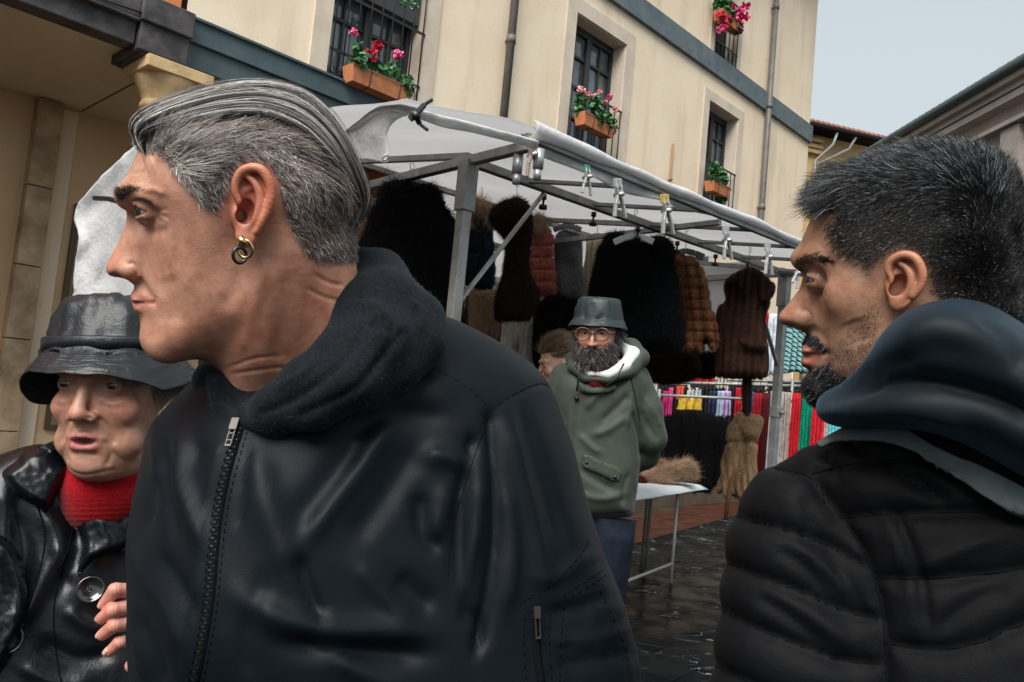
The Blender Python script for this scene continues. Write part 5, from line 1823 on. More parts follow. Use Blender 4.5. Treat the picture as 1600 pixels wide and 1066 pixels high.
def make_ear(fr, q_, E, k_, base_c, slope, h=.0008, mirror=False):
    """E: dict of pixel outlines; k_: metres per pixel scale factor relative to an adult ear"""
    eo = fr.pl(spline(E['out'], 4), base_c + .006)
    x0 = eo[:, 0].min()
    vv = Vol((eo[:, 0].min() - .006, eo[:, 1].min() - .006, base_c - .014), (eo[:, 0].max() + .006, eo[:, 1].max() + .006, base_c + .030), h)
    zc = base_c + (vv.x2 - x0) * slope
    sd = poly_sd(vv.x2, vv.y2, eo)
    # bowl: plate sinks in the middle
    zc = zc - .0058 * np.clip(-sd / .009, 0, 1)
    vv.F = vv.prof(eo, .0028, .0028, 2, zc)

    def ch(name, rs, rise, kk=.0015):
        P = []
        for (x, y) in spline(E[name], 3, False):
            l = fr.px(x, y, base_c + .006)
            P.append((l[0], l[1], base_c + (l[0] - x0) * slope + rise))
        n_ = len(P)
        rr = np.interp(np.linspace(0, 1, n_), np.linspace(0, 1, len(rs)), rs)
        vv.add(vv.chain(P, list(rr), .0008), kk)
    ch('helix', [.0022, .0030, .0034, .0036, .0036, .0036, .0034, .0030, .0024], .0022)
    ch('anti', [.0020, .0028, .0034, .0036, .0036, .0034, .0034, .0034], .0004, .0025)
    ch('crus', [.0014, .0020, .0024], -.0035, .003)
    lx, ly = E['lobe']; l = fr.px(lx, ly, base_c + .006)
    vv.add(vv.ell((l[0], l[1], base_c + (l[0] - x0) * slope + .0008), (.0080 * k_, .0088 * k_, .0042)), .003)
    lx, ly = E['tragus']; l = fr.px(lx, ly, base_c + .006)
    vv.add(vv.ell((l[0], l[1], base_c + (l[0] - x0) * slope + .0015), (.0036 * k_, .0062 * k_, .0040)), .004)
    # solid root that joins the head
    lx, ly = E['canal']; l = fr.px(lx, ly, base_c + .006)
    vv.add(vv.ell((l[0] + .004, l[1] + .004, base_c - .008), (.014 * k_, .020 * k_, .009)), .004)
    vv.sub(vv.ell((l[0] + .0042 * k_, l[1] + .003, base_c + .0010), (.0068 * k_, .0105 * k_, .0075)), .002)
    vv.sub(vv.ell((l[0], l[1], base_c + .001), (.0044, .0052, .014)), .0015)
    Ve, Qe = nets(vv.F, vv.o, vv.h)
    return relax(Ve, Qe, 2), Qe


EAR1 = dict(out=[(363, 305), (366, 282), (376, 266), (393, 259), (410, 263), (422, 279), (427, 300), (424, 324), (413, 346), (403, 364), (390, 381), (376, 380), (368, 363), (364, 335)],
            helix=[(376, 318), (368, 300), (369, 282), (378, 268), (393, 262.5), (408, 266), (419, 281), (423.5, 301), (420, 324), (410, 345), (401, 362)],
            anti=[(387, 276), (398, 286), (406, 302), (407, 320), (402, 337), (394, 350), (384, 357), (377, 355)], crus=[(371, 302), (381, 299), (396, 292)],
            lobe=(385, 370), tragus=(370.5, 337), canal=(377, 338))
V, Q = v.mesh(f1, 2)
N = vnormals(V, Q)
W = f1.world(V)
px, py, _ = project(W)
fc = facing_of(f1, V, N)
st1 = [([(242, 462), (240, 480)], 4, -.0008), ([(212, 434), (222, 446), (236, 470)], 6, -.0016), ([(210, 473), (222, 474), (238, 473)], 2.0, -.0016, True),
       ([(206, 315), (222, 312), (238, 320), (246, 334)], 3, -.0012), ([(212, 346), (228, 350), (244, 344)], 5, -.0010), ([(216, 352), (240, 362), (262, 358)], 7, -.0010),
       ([(246, 330), (262, 326)], 2.5, -.0005), ([(246, 334), (264, 341)], 2.5, -.0006), ([(243, 337), (256, 349)], 2.5, -.0005), ([(204, 316), (218, 310), (236, 312), (250, 326)], 5, .0014), ([(196, 412), (207, 412), (213, 424), (211, 436)], 3, -.0018),
       ([(258, 430), (272, 470), (272, 510)], 18, -.0016), ([(225, 250), (240, 246)], 20, .001),
       ([(355, 575), (400, 560), (440, 560)], 3, -.0007), ([(360, 585), (410, 578), (460, 575)], 3, -.0007), ([(490, 428), (515, 442), (538, 446)], 3, -.0009), ([(480, 450), (505, 464), (540, 472)], 3, -.0008),
       ([(415, 400), (400, 470), (372, 560)], 12, .0014), ([(450, 420), (445, 500), (430, 580)], 18, -.0022), ([(392, 395), (372, 440), (345, 490)], 16, -.0018),
       ([(222, 300), (240, 296), (258, 304)], 4, .0008), ([(230, 268), (205, 272)], 3, -.0004), ([(226, 284), (202, 286)], 3, -.0004)]
V = V + N * (1.35 * strokes_disp(px, py, fc, st1) + .0006 * wob(V, 90, 3) * (fc > 0))[:, None]
skin0 = (.53, .275, .185)
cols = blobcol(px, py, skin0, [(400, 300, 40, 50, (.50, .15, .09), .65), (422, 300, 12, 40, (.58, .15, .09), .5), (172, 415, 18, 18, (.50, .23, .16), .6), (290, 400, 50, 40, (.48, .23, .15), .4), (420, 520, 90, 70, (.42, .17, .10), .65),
                               (500, 450, 50, 50, (.46, .19, .12), .5), (210, 250, 40, 40, (.52, .33, .24), .6), (260, 510, 50, 40, (.34, .20, .14), .45), (230, 455, 22, 14, (.33, .21, .16), .4), (240, 345, 24, 10, (.34, .17, .12), .4), (384, 336, 9, 12, (.07, .02, .015), .9), (222, 336, 20, 16, (.34, .13, .09), .5), (300, 520, 90, 40, (.36, .15, .09), .5)])  # tints paint shade into the skin round the eye and in the ear canal
lipm = polymask(px, py, [(206, 459), (204, 464), (207, 472), (210, 476), (212, 485), (222, 483), (241, 471), (225, 462)], 3) * (np.abs(V[:, 2]) < .03)
cols = cols * (1 - .55 * lipm[:, None]) + np.array((.40, .12, .10)) * .55 * lipm[:, None]
ebm = polymask(px, py, [(184, 303), (190, 299), (200, 295), (212, 294), (226, 296), (224, 299), (210, 300), (202, 306), (196, 313), (187, 315)], 4)
cols = cols * (1 - .55 * ebm[:, None]) + np.array((.05, .035, .03)) * .55 * ebm[:, None]
# scalp under the hair
HL1 = [(222, 236), (240, 240), (262, 262), (286, 292), (306, 316), (328, 334), (338, 322), (352, 300), (362, 275), (376, 258), (395, 251), (416, 257), (433, 282), (437, 312), (446, 350), (462, 378), (480, 398), (500, 414), (545, 414), (640, 380), (640, 90), (180, 90), (190, 200)]
hm = polymask(px, py, HL1, 14)
cols = cols * (1 - .75 * hm[:, None]) + np.array((.16, .125, .115)) * .75 * hm[:, None]
cols *= (1 + .06 * wob(V, 60, 9, 3))[:, None]
Ve, Qe = make_ear(f1, q1, EAR1, 1.0, .0765, .30)
ex, ey, _ = project(f1.world(Ve))
ce = blobcol(ex, ey, (.52, .20, .12), [(384, 325, 14, 26, (.32, .07, .04), .75), (379, 339, 9, 11, (.03, .008, .006), .97), (424, 300, 9, 60, (.58, .16, .09), .5), (382, 372, 16, 14, (.56, .24, .15), .6), (389, 292, 8, 14, (.34, .08, .05), .7)])  # bowl, fold and canal tints paint the ear's inner shade
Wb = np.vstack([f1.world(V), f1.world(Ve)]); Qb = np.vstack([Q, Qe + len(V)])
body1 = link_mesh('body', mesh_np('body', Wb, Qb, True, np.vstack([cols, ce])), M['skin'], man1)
W = f1.world(V)
eyeball('eye', f1, ec, .0124, (-1, .02, .50), (.05, .047, .04), man1)
sk1 = Skin(W, Q)

# --- short sides
def side_hair(V, Q, fr, poly, n, lens, dirs, colset, parent, name, zr=(-1, 1), rad=.00033, fadepx=10, m=4, lift=.25, curl=.28, keep=None, clump=.4):
    W_ = fr.world(V); px, py, _ = project(W_)
    mk = (poly_sd(px, py, poly) < 3) & (V[:, 2] > zr[0]) & (V[:, 2] < zr[1])
    P, Nn = sample_surface(V, Q, n, mk)
    qx, qy, _ = project(fr.world(P))
    sd = poly_sd(qx, qy, poly)
    ok = rng.random(len(P)) < np.clip(-sd / fadepx, .0, 1)
    if keep is not None: ok &= keep(qx, qy, P)
    P, Nn, qx, qy = P[ok], Nn[ok], qx[ok], qy[ok]
    D = dirs(qx, qy, P) + clump * np.stack([wob(P, 260, 31, 1), wob(P, 260, 32, 1), wob(P, 260, 33, 1)], 1)
    D = D - Nn * (D * Nn).sum(1, keepdims=True)
    D /= np.maximum(np.linalg.norm(D, axis=1, keepdims=True), 1e-6)
    C = grow(P, Nn, D, lens(qx, qy) * rng.uniform(.7, 1.25, len(P)), m, lift, curl)
    Cw = fr.world(C.reshape(-1, 3)).reshape(C.shape)
    return link_mesh(name, strand_mesh(name, Cw, rad, colset(qx, qy, len(P)) * np.clip(1 + .5 * wob(P, 330, 35, 2), .35, 2)[:, None]), M['hair'], parent)


def graymix(p_light, lt=(.62, .60, .58), dk=(.09, .06, .05), md=(.30, .225, .19)):
    def f(qx, qy, n):
        r_ = rng.random(n)
        pl = p_light(qx, qy)
        c = np.where((r_ < pl)[:, None], np.array(lt), np.where((r_ < pl + .4)[:, None], np.array(md), np.array(dk)))
        return c * rng.uniform(.75, 1.2, (n, 1))
    return f


def d1(qx, qy, P):
    D = np.zeros((len(qx), 3))
    t = np.clip((qx - 330) / 200, 0, 1)
    D[:, 0] = .55 - .1 * t
    D[:, 1] = -.75
    fr_ = np.clip((300 - qx) / 60, 0, 1)
    D[:, 1] = D[:, 1] * (1 - fr_) + .25 * fr_
    D[:, 0] = D[:, 0] * (1 - fr_) + 1.0 * fr_
    return D


len1 = lambda x, y: np.where(y < 220, .0085, .0052) * np.clip((440 - y) / 60, .35, 1)
side_hair(V, Q, f1, HL1, 40000, len1, d1, graymix(lambda x, y: np.clip(.50 - (y - 190) / 420 + np.clip((330 - x) / 200, 0, .3), .10, .6)), man1, 'short_hair', (.005, 1), .00028)
side_hair(V, Q, f1, HL1, 7000, len1, d1, graymix(lambda x, y: .3 + x * 0), man1, 'short_hair', (-1, .005), .0005)
# soft swept-back hair at temple and under the long top
swp = [(222, 236), (244, 240), (268, 258), (292, 288), (330, 262), (400, 225), (470, 245), (530, 300), (556, 330), (560, 300), (520, 240), (460, 195), (400, 180), (330, 184), (262, 200), (228, 214)]
def d1b(qx, qy, P):
    D = np.zeros((len(qx), 3)); t = np.clip((qx - 380) / 160, 0, 1)
    D[:, 0] = 1 - .45 * t; D[:, 1] = .22 - 1.0 * t
    return D
side_hair(V, Q, f1, swp, 7000, lambda x, y: .020 + 0 * x, d1b, graymix(lambda x, y: np.clip(.65 - (x - 220) / 500, .2, .6)), man1, 'swept_hair', (.0, 1), .00030, 14, 7, .10, .13)
# --- long slicked back top
U = spline([(220, 236), (211, 220), (206, 204), (211, 190), (226, 178), (248, 165), (290, 151), (337, 139), (385, 133), (431, 134.5), (478, 148), (520, 184), (545, 227), (563, 265), (576, 298), (574, 326), (561, 346), (548, 362)], 6, False)
B = spline([(226, 240), (224, 226), (226, 216), (240, 208), (272, 200), (305, 194), (340, 187), (370, 184), (397, 184), (422, 188), (469, 209), (506, 246), (524, 266), (537, 284), (551, 308), (558, 326), (554, 342), (545, 360)], 6, False)
nS = 60
def resample(P, n):
    L_ = np.concatenate([[0], np.cumsum(np.linalg.norm(np.diff(P, axis=0), axis=1))])
    t = np.linspace(0, L_[-1], n)
    return np.stack([np.interp(t, L_, P[:, k]) for k in range(P.shape[1])], 1)
# keep pairs in step by control index rather than length
U, B = U[np.linspace(0, len(U) - 1, nS).astype(int)], B[np.linspace(0, len(B) - 1, nS).astype(int)]
for _ in range(2):
    U[1:-1] = (U[:-2] + 2 * U[1:-1] + U[2:]) / 4; B[1:-1] = (B[:-2] + 2 * B[1:-1] + B[2:]) / 4
Ul = L1(U, 0.032)
cB0 = surf_c(v1vol, f1, L1(B, .05))
cB = np.convolve(np.pad(cB0, 4, 'edge'), np.ones(9) / 9, 'valid') + .004
cB = np.maximum(cB, .012)
Bl = np.array([f1.px(B[i][0], B[i][1], cB[i])[:2] for i in range(nS)])


def hair_pt(si, phi, lift):
    """si float index array, phi angle 0 top .. 1 side(near) / negative = far side"""
    a = phi * math.pi / 2
    i0 = np.clip(si.astype(int), 0, nS - 2); t = si - i0
    u_ = Ul[i0] * (1 - t)[..., None] + Ul[i0 + 1] * t[..., None]
    b_ = Bl[i0] * (1 - t)[..., None] + Bl[i0 + 1] * t[..., None]
    c_ = cB[i0] * (1 - t) + cB[i0 + 1] * t
    ca = np.abs(np.cos(a)) ** .95; sa = np.sign(a) * np.abs(np.sin(a)) ** .92
    xy = b_ + (u_ - b_) * ca[..., None]
    z = c_ * sa
    P = np.concatenate([xy, z[..., None]], -1)
    ctr = np.concatenate([b_ - (u_ - b_) * .6, np.zeros_like(z)[..., None]], -1)
    n = P - ctr; n /= np.linalg.norm(n, axis=-1, keepdims=True)
    return P + n * lift[..., None]


si, ph = np.meshgrid(np.arange(nS, dtype=float), np.linspace(-1.0, 1.0, 81), indexing='ij')
cap = hair_pt(si, ph, -.0045 - .007 * np.clip((np.abs(ph) - .8) / .2, 0, 1) - .006 * np.clip(1 - si / 6, 0, 1) + .0016 * np.sin(ph * 57 + np.sin(si * .15) * 1.5) + .001 * np.sin(ph * 131 + si * .1))
idx_ = np.arange(nS * 81).reshape(nS, 81)
qd = np.stack([idx_[:-1, :-1], idx_[:-1, 1:], idx_[1:, 1:], idx_[1:, :-1]], -1).reshape(-1, 4)
lab = np.random.default_rng(4).random(81)
cc_ = np.repeat((.05 + .10 * lab)[None, :, None], nS, 0).repeat(3, 2).reshape(-1, 3) * np.array((1, .93, .9))
link_mesh('slicked_hair_base', mesh_np('slicked_hair_base', f1.world(cap.reshape(-1, 3)), qd, True, cc_), M['hair'], man1)
g = np.random.default_rng(21)
n = 6500
ncl = 80
clp = np.sort(g.uniform(-1.0, 1.06, ncl)); cll = g.uniform(-.0050, .0040, ncl); clc = np.where(g.random(ncl) < .42, g.uniform(0, .25, ncl), g.uniform(.55, 1, ncl)); cls = g.uniform(-1.5, 1.5, ncl)
ci = g.integers(0, ncl, n)
m_ = 26
t = np.linspace(0, 1, m_)[None, :]
s_a = np.clip(g.exponential(5, n), 0, 30); s_a = np.where(g.random(n) < .3, g.uniform(0, 35, n), s_a)
s_b = np.clip(nS - 1 - g.exponential(4.5, n), 15, nS - 1)
si = s_a[:, None] + (s_b - s_a)[:, None] * t
ph = clp[ci][:, None] + g.normal(0, .0068, (n, 1)) + .03 * np.sin(t * 2.2 + cls[ci][:, None]) + .008 * np.sin(t * 9 + g.uniform(0, 6, (n, 1))) + g.normal(0, .012, (n, 1)) * t
ph = np.where(np.abs(ph) > 1.05, np.sign(ph) * 1.05, ph)
lf = cll[ci][:, None] + g.uniform(-.003, .0012, (n, 1)) + .002 * np.sin(t * 5 + ci[:, None])
fly = g.random(n) < .07
lf = lf + fly[:, None] * g.uniform(0, .007, (n, 1)) * np.sin(t * 3.14)
Cc = hair_pt(np.clip(si, 0, nS - 1.001), ph, lf)
lt = np.array((.64, .61, .58)); dk = np.array((.040, .033, .030))
mixv = np.clip(clc[ci] * 1.15 + g.normal(0, .18, n) - .12, 0, 1)[:, None]
colh = dk * (1 - mixv) + lt * mixv
Cw = f1.world(Cc.reshape(-1, 3)).reshape(Cc.shape)
link_mesh('slicked_hair', strand_mesh('slicked_hair', Cw, .00036, colh), M['hair'], man1)
# frizz above the forehead
P, Nn = sample_surface(V, Q, 900, (poly_sd(px, py, [(214, 238), (208, 205), (260, 200), (262, 240), (235, 246)]) < 0) & (V[:, 2] > -.04))
D = np.tile(np.array((.1, .9, .1)), (len(P), 1))
C = grow(P, Nn, D, g.uniform(.010, .022, len(P)), 6, .3, .4)
C[:, :, 0] += (np.linspace(0, 1, 6) ** 2 * .016)[None]
link_mesh('fringe', strand_mesh('fringe', f1.world(C.reshape(-1, 3)).reshape(C.shape), .0003, np.tile((.50, .47, .45), (len(P), 1)) * g.uniform(.4, 1.1, (len(P), 1))), M['hair'], man1)
# eyebrow
EB = [(184, 304), (190, 299), (200, 295), (212, 294), (226, 296), (224, 299), (210, 300), (202, 306), (196, 314), (187, 316)]
P, Nn = sample_surface(V, Q, 480, (poly_sd(px, py, EB) < 1.5) & (V[:, 2] > .003))
tt = np.clip((P[:, 0] - q1(190, 300, .03)[0]) / .02, 0, 1)[:, None]
D = np.array((-.35, .6, .1)) * (1 - tt) + np.array((.9, -.1, .1)) * tt
C = grow(P, Nn, D, g.uniform(.003, .0065, len(P)), 4, .12, .16)
link_mesh('eyebrow', strand_mesh('eyebrow', f1.world(C.reshape(-1, 3)).reshape(C.shape), .00026, np.tile((.035, .028, .025), (len(P), 1)) * g.uniform(.8, 4.0, (len(P), 1))), M['hair'], man1)
# eyelashes
q = MB()
for k in range(9):
    a = q1(213 + k * 2.0, 321 + k * 1.0, .040 - k * .0002)
    b = a + np.array((-.0045 + k * .0003, .0012, .002))
    q.tube([Vector(f1.world(a)), Vector(f1.world((a + b) / 2 - np.array((0, .0006, 0)))), Vector(f1.world(b))], [.00028, .0002, .00008], 4)
q.build('eyelashes', M['iron'], man1)
# earrings: gold hoop and black ring
M['gold'] = mat('gold', (.62, .42, .20), .22, .5, metal=1.0)
def ring(cx_, cy_, z, rx, ry, tube_r, mt, name, rot=0.0, yaw=.5):
    c = q1(cx_, cy_, z)
    pts = []
    for a in np.linspace(0, 2 * math.pi, 40):
        x_, y_ = rx * math.cos(a), ry * math.sin(a)
        pts.append(Vector(f1.world(c + np.array((x_ * math.cos(yaw), y_, x_ * math.sin(yaw))))))
    q = MB(); q.tube(pts, tube_r, 10, False)
    return q.build(name, mt, man1)
ring(383, 389, .090, .0056, .0068, .0014, M['gold'], 'gold_earring', yaw=.35)
ring(374.5, 399, .092, .0054, .0060, .0014, mat('black_ring', (.01, .01, .01), .25, .6), 'black_earring', yaw=-.5)
c = q1(380, 377, .091); q = MB(); q.tube([Vector(f1.world(c + np.array((-.0025, .003, 0)))), Vector(f1.world(c + np.array((.0015, -.003, .001))))], .0028, 10); q.build('ear_stud', M['gold'], man1)
# ---- his jacket ----------------------------------------------------------------------
M['nylon'] = mat('shiny_black_nylon', (.0042, .0066, .0092), .44, .10, bump=[(.10, 40), (.15, 900)], bdist=.0018, sheen=.012, sheenr=.5, sheenc=(.5, .7, .85))
M['knit'] = mat('charcoal_knit', (.007, .0085, .010), .95, .05, col2=(.012, .014, .017), vscale=300, bump=[(.3, 500), (.3, 60)], bdist=.002, sheen=.06, sheenr=.5, sheenc=(.6, .75, .9))
M['stitch'] = mat('black_thread', (.004, .005, .006), .85, .05)
fj = Fr(560, 800, .80)
Lj = lambda pts, c=0.0: fj.pl(pts, c)
qj = lambda x, y, c: fj.px(x, y, c)
T = [(330, 566), (300, 590), (262, 620), (225, 658), (205, 700), (192, 760), (187, 830), (185, 920), (180, 1040), (178, 1200), (190, 1420), (860, 1420), (900, 1100), (895, 900), (868, 760), (845, 660), (810, 585), (760, 535), (700, 505), (620, 480), (540, 470), (440, 540)]
v = Vol((*(Lj([(150, 1440)])[0]), -.30), (*(Lj([(1060, 420)])[0]), .22), .0048)
zc = tps([(*Lj([(x, y)])[0], z_ + .2) for x, y, z_ in [(200, 700, -.07), (200, 1200, -.10), (340, 700, .0), (330, 1000, .02), (560, 600, .0), (560, 900, .03), (800, 620, .0), (850, 1000, 0), (560, 1400, 0)]], v.x2, v.y2) - .2
Rj = tps([(*Lj([(x, y)])[0], r_) for x, y, r_ in [(200, 700, .13), (200, 1200, .13), (800, 560, .10), (880, 900, .12), (560, 470, .09)]], v.x2, v.y2)
v.add(v.prof(spline(Lj(T), 4), .125, Rj, 2.2, zc), .02)
AR = [(742, 580), (790, 560), (828, 572), (858, 604), (874, 660), (890, 722), (904, 780), (922, 840), (944, 900), (966, 955), (984, 1010), (992, 1060), (1000, 1150), (990, 1420), (770, 1420), (736, 1180), (716, 1040), (708, 920), (716, 800), (730, 690)]
zc2 = tps([(*Lj([(x, y)])[0], z_ + .2) for x, y, z_ in [(800, 600, .0), (800, 800, .02), (850, 1000, .03), (900, 1300, .0)]], v.x2, v.y2) - .2
v.add(v.prof(spline(Lj(AR), 4), .075, .070, 2.2, zc2), .035)
V, Q = v.mesh(fj, 3)
N = vnormals(V, Q)
W = fj.world(V); px, py, _ = project(W); fc = facing_of(fj, V, N)
jst = [  # broad folds
 ([(612, 660), (560, 735), (510, 800), (478, 850)], 16, .009), ([(655, 690), (590, 790), (545, 850)], 22, -.008), ([(560, 690), (505, 765), (455, 820)], 22, -.006),
 ([(480, 640), (560, 625), (640, 612), (720, 625)], 26, .006), ([(540, 680), (620, 650), (700, 650)], 16, -.004),
 ([(664, 712), (700, 716), (742, 732)], 15, .009), ([(655, 770), (663, 830), (690, 862)], 13, -.010), ([(700, 760), (690, 800), (672, 846)], 15, .006),
 ([(372, 930), (440, 968), (520, 985), (600, 985), (674, 992)], 20, .012), ([(441, 1002), (540, 1016), (667, 1024)], 16, -.013), ([(410, 900), (385, 1010), (400, 1060)], 14, -.005),
 ([(467, 868), (480, 915), (503, 968)], 10, -.010), ([(400, 700), (415, 780), (440, 850), (450, 900)], 24, .007), ([(386, 690), (380, 760), (372, 830)], 9, -.004),
 ([(500, 1000), (560, 1050), (640, 1080)], 14, .008), ([(620, 900), (650, 930), (680, 950)], 18, -.008), ([(560, 880), (610, 945), (650, 965)], 14, .006), ([(540, 620), (600, 600), (680, 590), (750, 612)], 14, .003),
 ([(738, 690), (722, 760), (718, 830), (722, 900), (730, 960)], 10, -.012, True), ([(752, 740), (742, 830), (728, 900), (722, 960)], 11, .008), ([(768, 655), (773, 740), (776, 830), (768, 900), (752, 1000)], 9, -.014, True),
 ([(795, 650), (812, 740), (836, 840), (850, 920)], 14, .008), ([(815, 640), (850, 760), (882, 860)], 12, -.005), ([(790, 760), (800, 860), (790, 960)], 12, .006), ([(735, 962), (748, 968), (752, 990), (742, 1030)], 7, -.008),
 ([(830, 900), (862, 905), (900, 880), (930, 870)], 10, .004), ([(850, 960), (900, 950), (950, 930)], 9, -.005), ([(860, 1000), (920, 1000), (975, 985)], 8, .004), ([(870, 1040), (930, 1030), (985, 1020)], 8, -.005),
 # left front panel
 ([(250, 640), (244, 700), (240, 760)], 14, .008), ([(226, 690), (232, 760), (222, 830)], 11, -.009), ([(285, 660), (280, 740), (300, 800), (318, 856)], 13, .009), ([(262, 700), (262, 770), (280, 850)], 11, -.008),
 ([(205, 850), (230, 900), (262, 950), (290, 1020)], 14, .007), ([(215, 960), (240, 1010), (262, 1070)], 12, -.007), ([(250, 870), (290, 930), (308, 960)], 10, -.006), ([(196, 930), (215, 1000), (228, 1060)], 12, .007),
 ([(310, 690), (300, 730)], 12, -.005), ([(340, 700), (322, 780), (312, 860), (304, 940), (292, 1050)], 6, .003, True),
 # seams
 ([(612, 562), (660, 574), (710, 592), (756, 628), (768, 644)], 2.6, -.0022, True), ([(762, 645), (800, 618), (842, 600), (862, 606)], 2.6, -.0022, True), ([(766, 645), (746, 700), (726, 760), (706, 830), (700, 900)], 2.6, -.0020, True)]
dsp = .72 * strokes_disp(px, py, fc, jst)
g2 = .0022 * np.sin((V[:, 0] * .8 + V[:, 1] * .6) * 95 + 3 * wob(V, 9, 5)) * np.clip(wob(V, 12, 6), 0, 1) + .003 * wob(V, 20, 7) + .0010 * wob(V, 55, 8)
# puckered sleeve below the pocket
pk = polymask(px, py, [(830, 900), (930, 840), (1000, 1010), (1010, 1080), (840, 1080)], 30)
g2 = g2 + pk * .0016 * wob(V * np.array((1, 1, .4)), 130, 11)
V = V + N * (dsp + g2)[:, None]
Wj = fj.world(V)
link_mesh('jacket', mesh_np('jacket', Wj, Q, True), M['nylon'], man1)
skj = Skin(Wj, Q)
for pts in ([(612, 562), (660, 574), (710, 592), (756, 628), (768, 644)], [(762, 645), (800, 618), (842, 600), (862, 606)], [(766, 645), (746, 700), (726, 760), (706, 830), (700, 900)]):
    o = seam(skj, pts, .0007, M['stitch'], 'seam', man1, -.0003)
# front zip: dark placket, teeth, puller
ZP = [(374, 672), (362, 712), (350, 760), (341, 810), (335, 860), (331, 910), (325, 960), (316, 1010), (305, 1064)]
o = seam(skj, ZP, .0042, M['stitch'], 'zip_tape', man1, -.001, 8)
P = skj.path(ZP, .0022, 2.0)
q = MB()
for i, (p, n_) in enumerate(P[:-1]):
    t_ = (P[i + 1][0] - p).normalized(); s_ = t_.cross(n_)
    q.obox(p + s_ * (.0009 if i % 2 else -.0009), s_, t_, n_, .0013, .0006, .0007)
q.build('zip_teeth', mat('dark_zip_metal', (.03, .03, .03), .4, .5, metal=.5), man1)
for off_ in (-13, 12):
    stitches(skj, [(x + off_ * (.8 if off_ < 0 else 1), y + 4) for x, y in ZP], 4, .00042, M['stitch'], 'seam', man1)
h_, n_ = skj.hit(371, 664, .006); h2, n2 = skj.hit(362, 696, .006)
if h_ is None: h_, n_ = skj.hit(371, 672, .006)
t_ = (h2 - h_).normalized(); s_ = t_.cross(n_).normalized()
M['pewter'] = mat('zip_puller_metal', (.09, .08, .075), .4, .5, metal=.8)
q = MB(); q.obox(h_ + t_ * .004, s_, t_, n_, .0035, .006, .0018)
for sg in (-1, 1): q.obox(h_ + t_ * .016 + s_ * sg * .0022, s_, t_, n_, .0007, .009, .0008)
q.obox(h_ + t_ * .0245, s_, t_, n_, .0029, .0012, .0008); q.obox(h_ + t_ * .013, s_, t_, n_, .0022, .0008, .0008); q.obox(h_ + t_ * .0195, s_, t_, n_, .0022, .0008, .0008)
q.build('zip_puller', M['pewter'], man1, bevel=.0005)
# sleeve pocket: zip, puller, flap seams
seam(skj, [(835, 950), (838, 990), (840, 1030), (846, 1066)], .0042, M['stitch'], 'pocket_zip', man1, -.001, 8)
h_, n_ = skj.hit(834, 952, .005); h2, n2 = skj.hit(836, 985, .005)
if h_ and h2:
    t_ = (h2 - h_).normalized(); s_ = t_.cross(n_).normalized()
    q = MB(); q.obox(h_ + t_ * .002, s_, t_, n_, .0032, .005, .0016)
    for sg in (-1, 1): q.obox(h_ + t_ * .014 + s_ * sg * .0021, s_, t_, n_, .0006, .009, .0008)
    q.obox(h_ + t_ * .023, s_, t_, n_, .0027, .0011, .0008)
    q.build('zip_puller', M['pewter'], man1, bevel=.0005)
for pts in ([(812, 944), (840, 925), (872, 905), (905, 870), (920, 846)], [(860, 960), (858, 1000), (862, 1066)], [(880, 930), (920, 905), (944, 890)], [(884, 938), (924, 913), (948, 898)], [(874, 1066), (876, 1010), (882, 940)], [(925, 900), (950, 950), (976, 1010), (984, 1060)], [(820, 960), (818, 1000), (822, 1066)]):
    stitches(skj, pts, 3.5, .0005, M['stitch'], 'seam', man1)

# hood rolled round the neck
fh = Fr(520, 540, .735)
qh = lambda x, y, c: fh.px(x, y, c)
v = Vol((*(fh.pl([(270, 700)])[0]), -.17), (*(fh.pl([(720, 385)])[0]), .15), .0032)
ringp = [(556, 432, -.02), (562, 478, .035), (534, 548, .072), (480, 596, .080), (425, 636, .065), (384, 655, .035), (352, 640, -.005), (332, 600, -.05), (345, 560, -.09), (420, 500, -.12), (500, 440, -.09), (548, 425, -.02)]
v.add(v.chain([qh(*p) for p in ringp], [.024, .022, .019, .017, .015, .013, .014, .016, .018, .02, .022, .024], .012), .01)
out2 = [(592, 430, -.03), (606, 470, .035), (596, 530, .07), (548, 590, .085), (490, 634, .08), (430, 656, .06), (390, 664, .04)]
v.add(v.chain([qh(*p) for p in out2], [.026, .028, .026, .024, .019, .014, .008], .012), .010)
out3 = [(560, 432, -.07), (606, 452, -.04), (634, 482, .02), (652, 500, .035), (648, 532, .045), (618, 568, .06), (570, 606, .07), (520, 636, .07)]
v.add(v.chain([qh(*p) for p in out3], [.018, .021, .022, .024, .026, .024, .018, .010], .012), .008)
out4 = [(556, 418, -.06), (580, 424, -.04), (600, 440, -.02)]
v.add(v.chain([qh(*p) for p in out4], [.012, .016, .018], .01), .01)
# flat bib down to the zip
v.add(v.prof(spline(fh.pl([(330, 575), (336, 640), (372, 672), (396, 668), (440, 640), (470, 600), (440, 590), (390, 600)]), 3), .010, .010, 2, .02), .015)
V, Q = v.mesh(fh, 3)
N = vnormals(V, Q); Wh = fh.world(V); px, py, _ = project(Wh); fc = facing_of(fh, V, N)
hst = [([(560, 440), (566, 500), (540, 560), (480, 612), (410, 646)], 6, -.004, True), ([(590, 420), (618, 470), (612, 530), (570, 590)], 6, -.003), ([(630, 520), (600, 560), (550, 610), (470, 648)], 6, -.004, True),
       ([(560, 470), (590, 480), (600, 500)], 7, .004), ([(575, 520), (590, 500), (612, 520)], 7, -.003), ([(640, 470), (660, 490), (655, 520)], 6, .003), ([(500, 560), (470, 585), (430, 610)], 5, .002), ([(350, 600), (364, 630), (382, 650)], 5, -.003)]
V = V + N * (strokes_disp(px, py, fc, hst) + .0025 * wob(V, 45, 4))[:, None]
Wh = fh.world(V)
link_mesh('hood', mesh_np('hood', Wh, Q, True), M['knit'], man1)
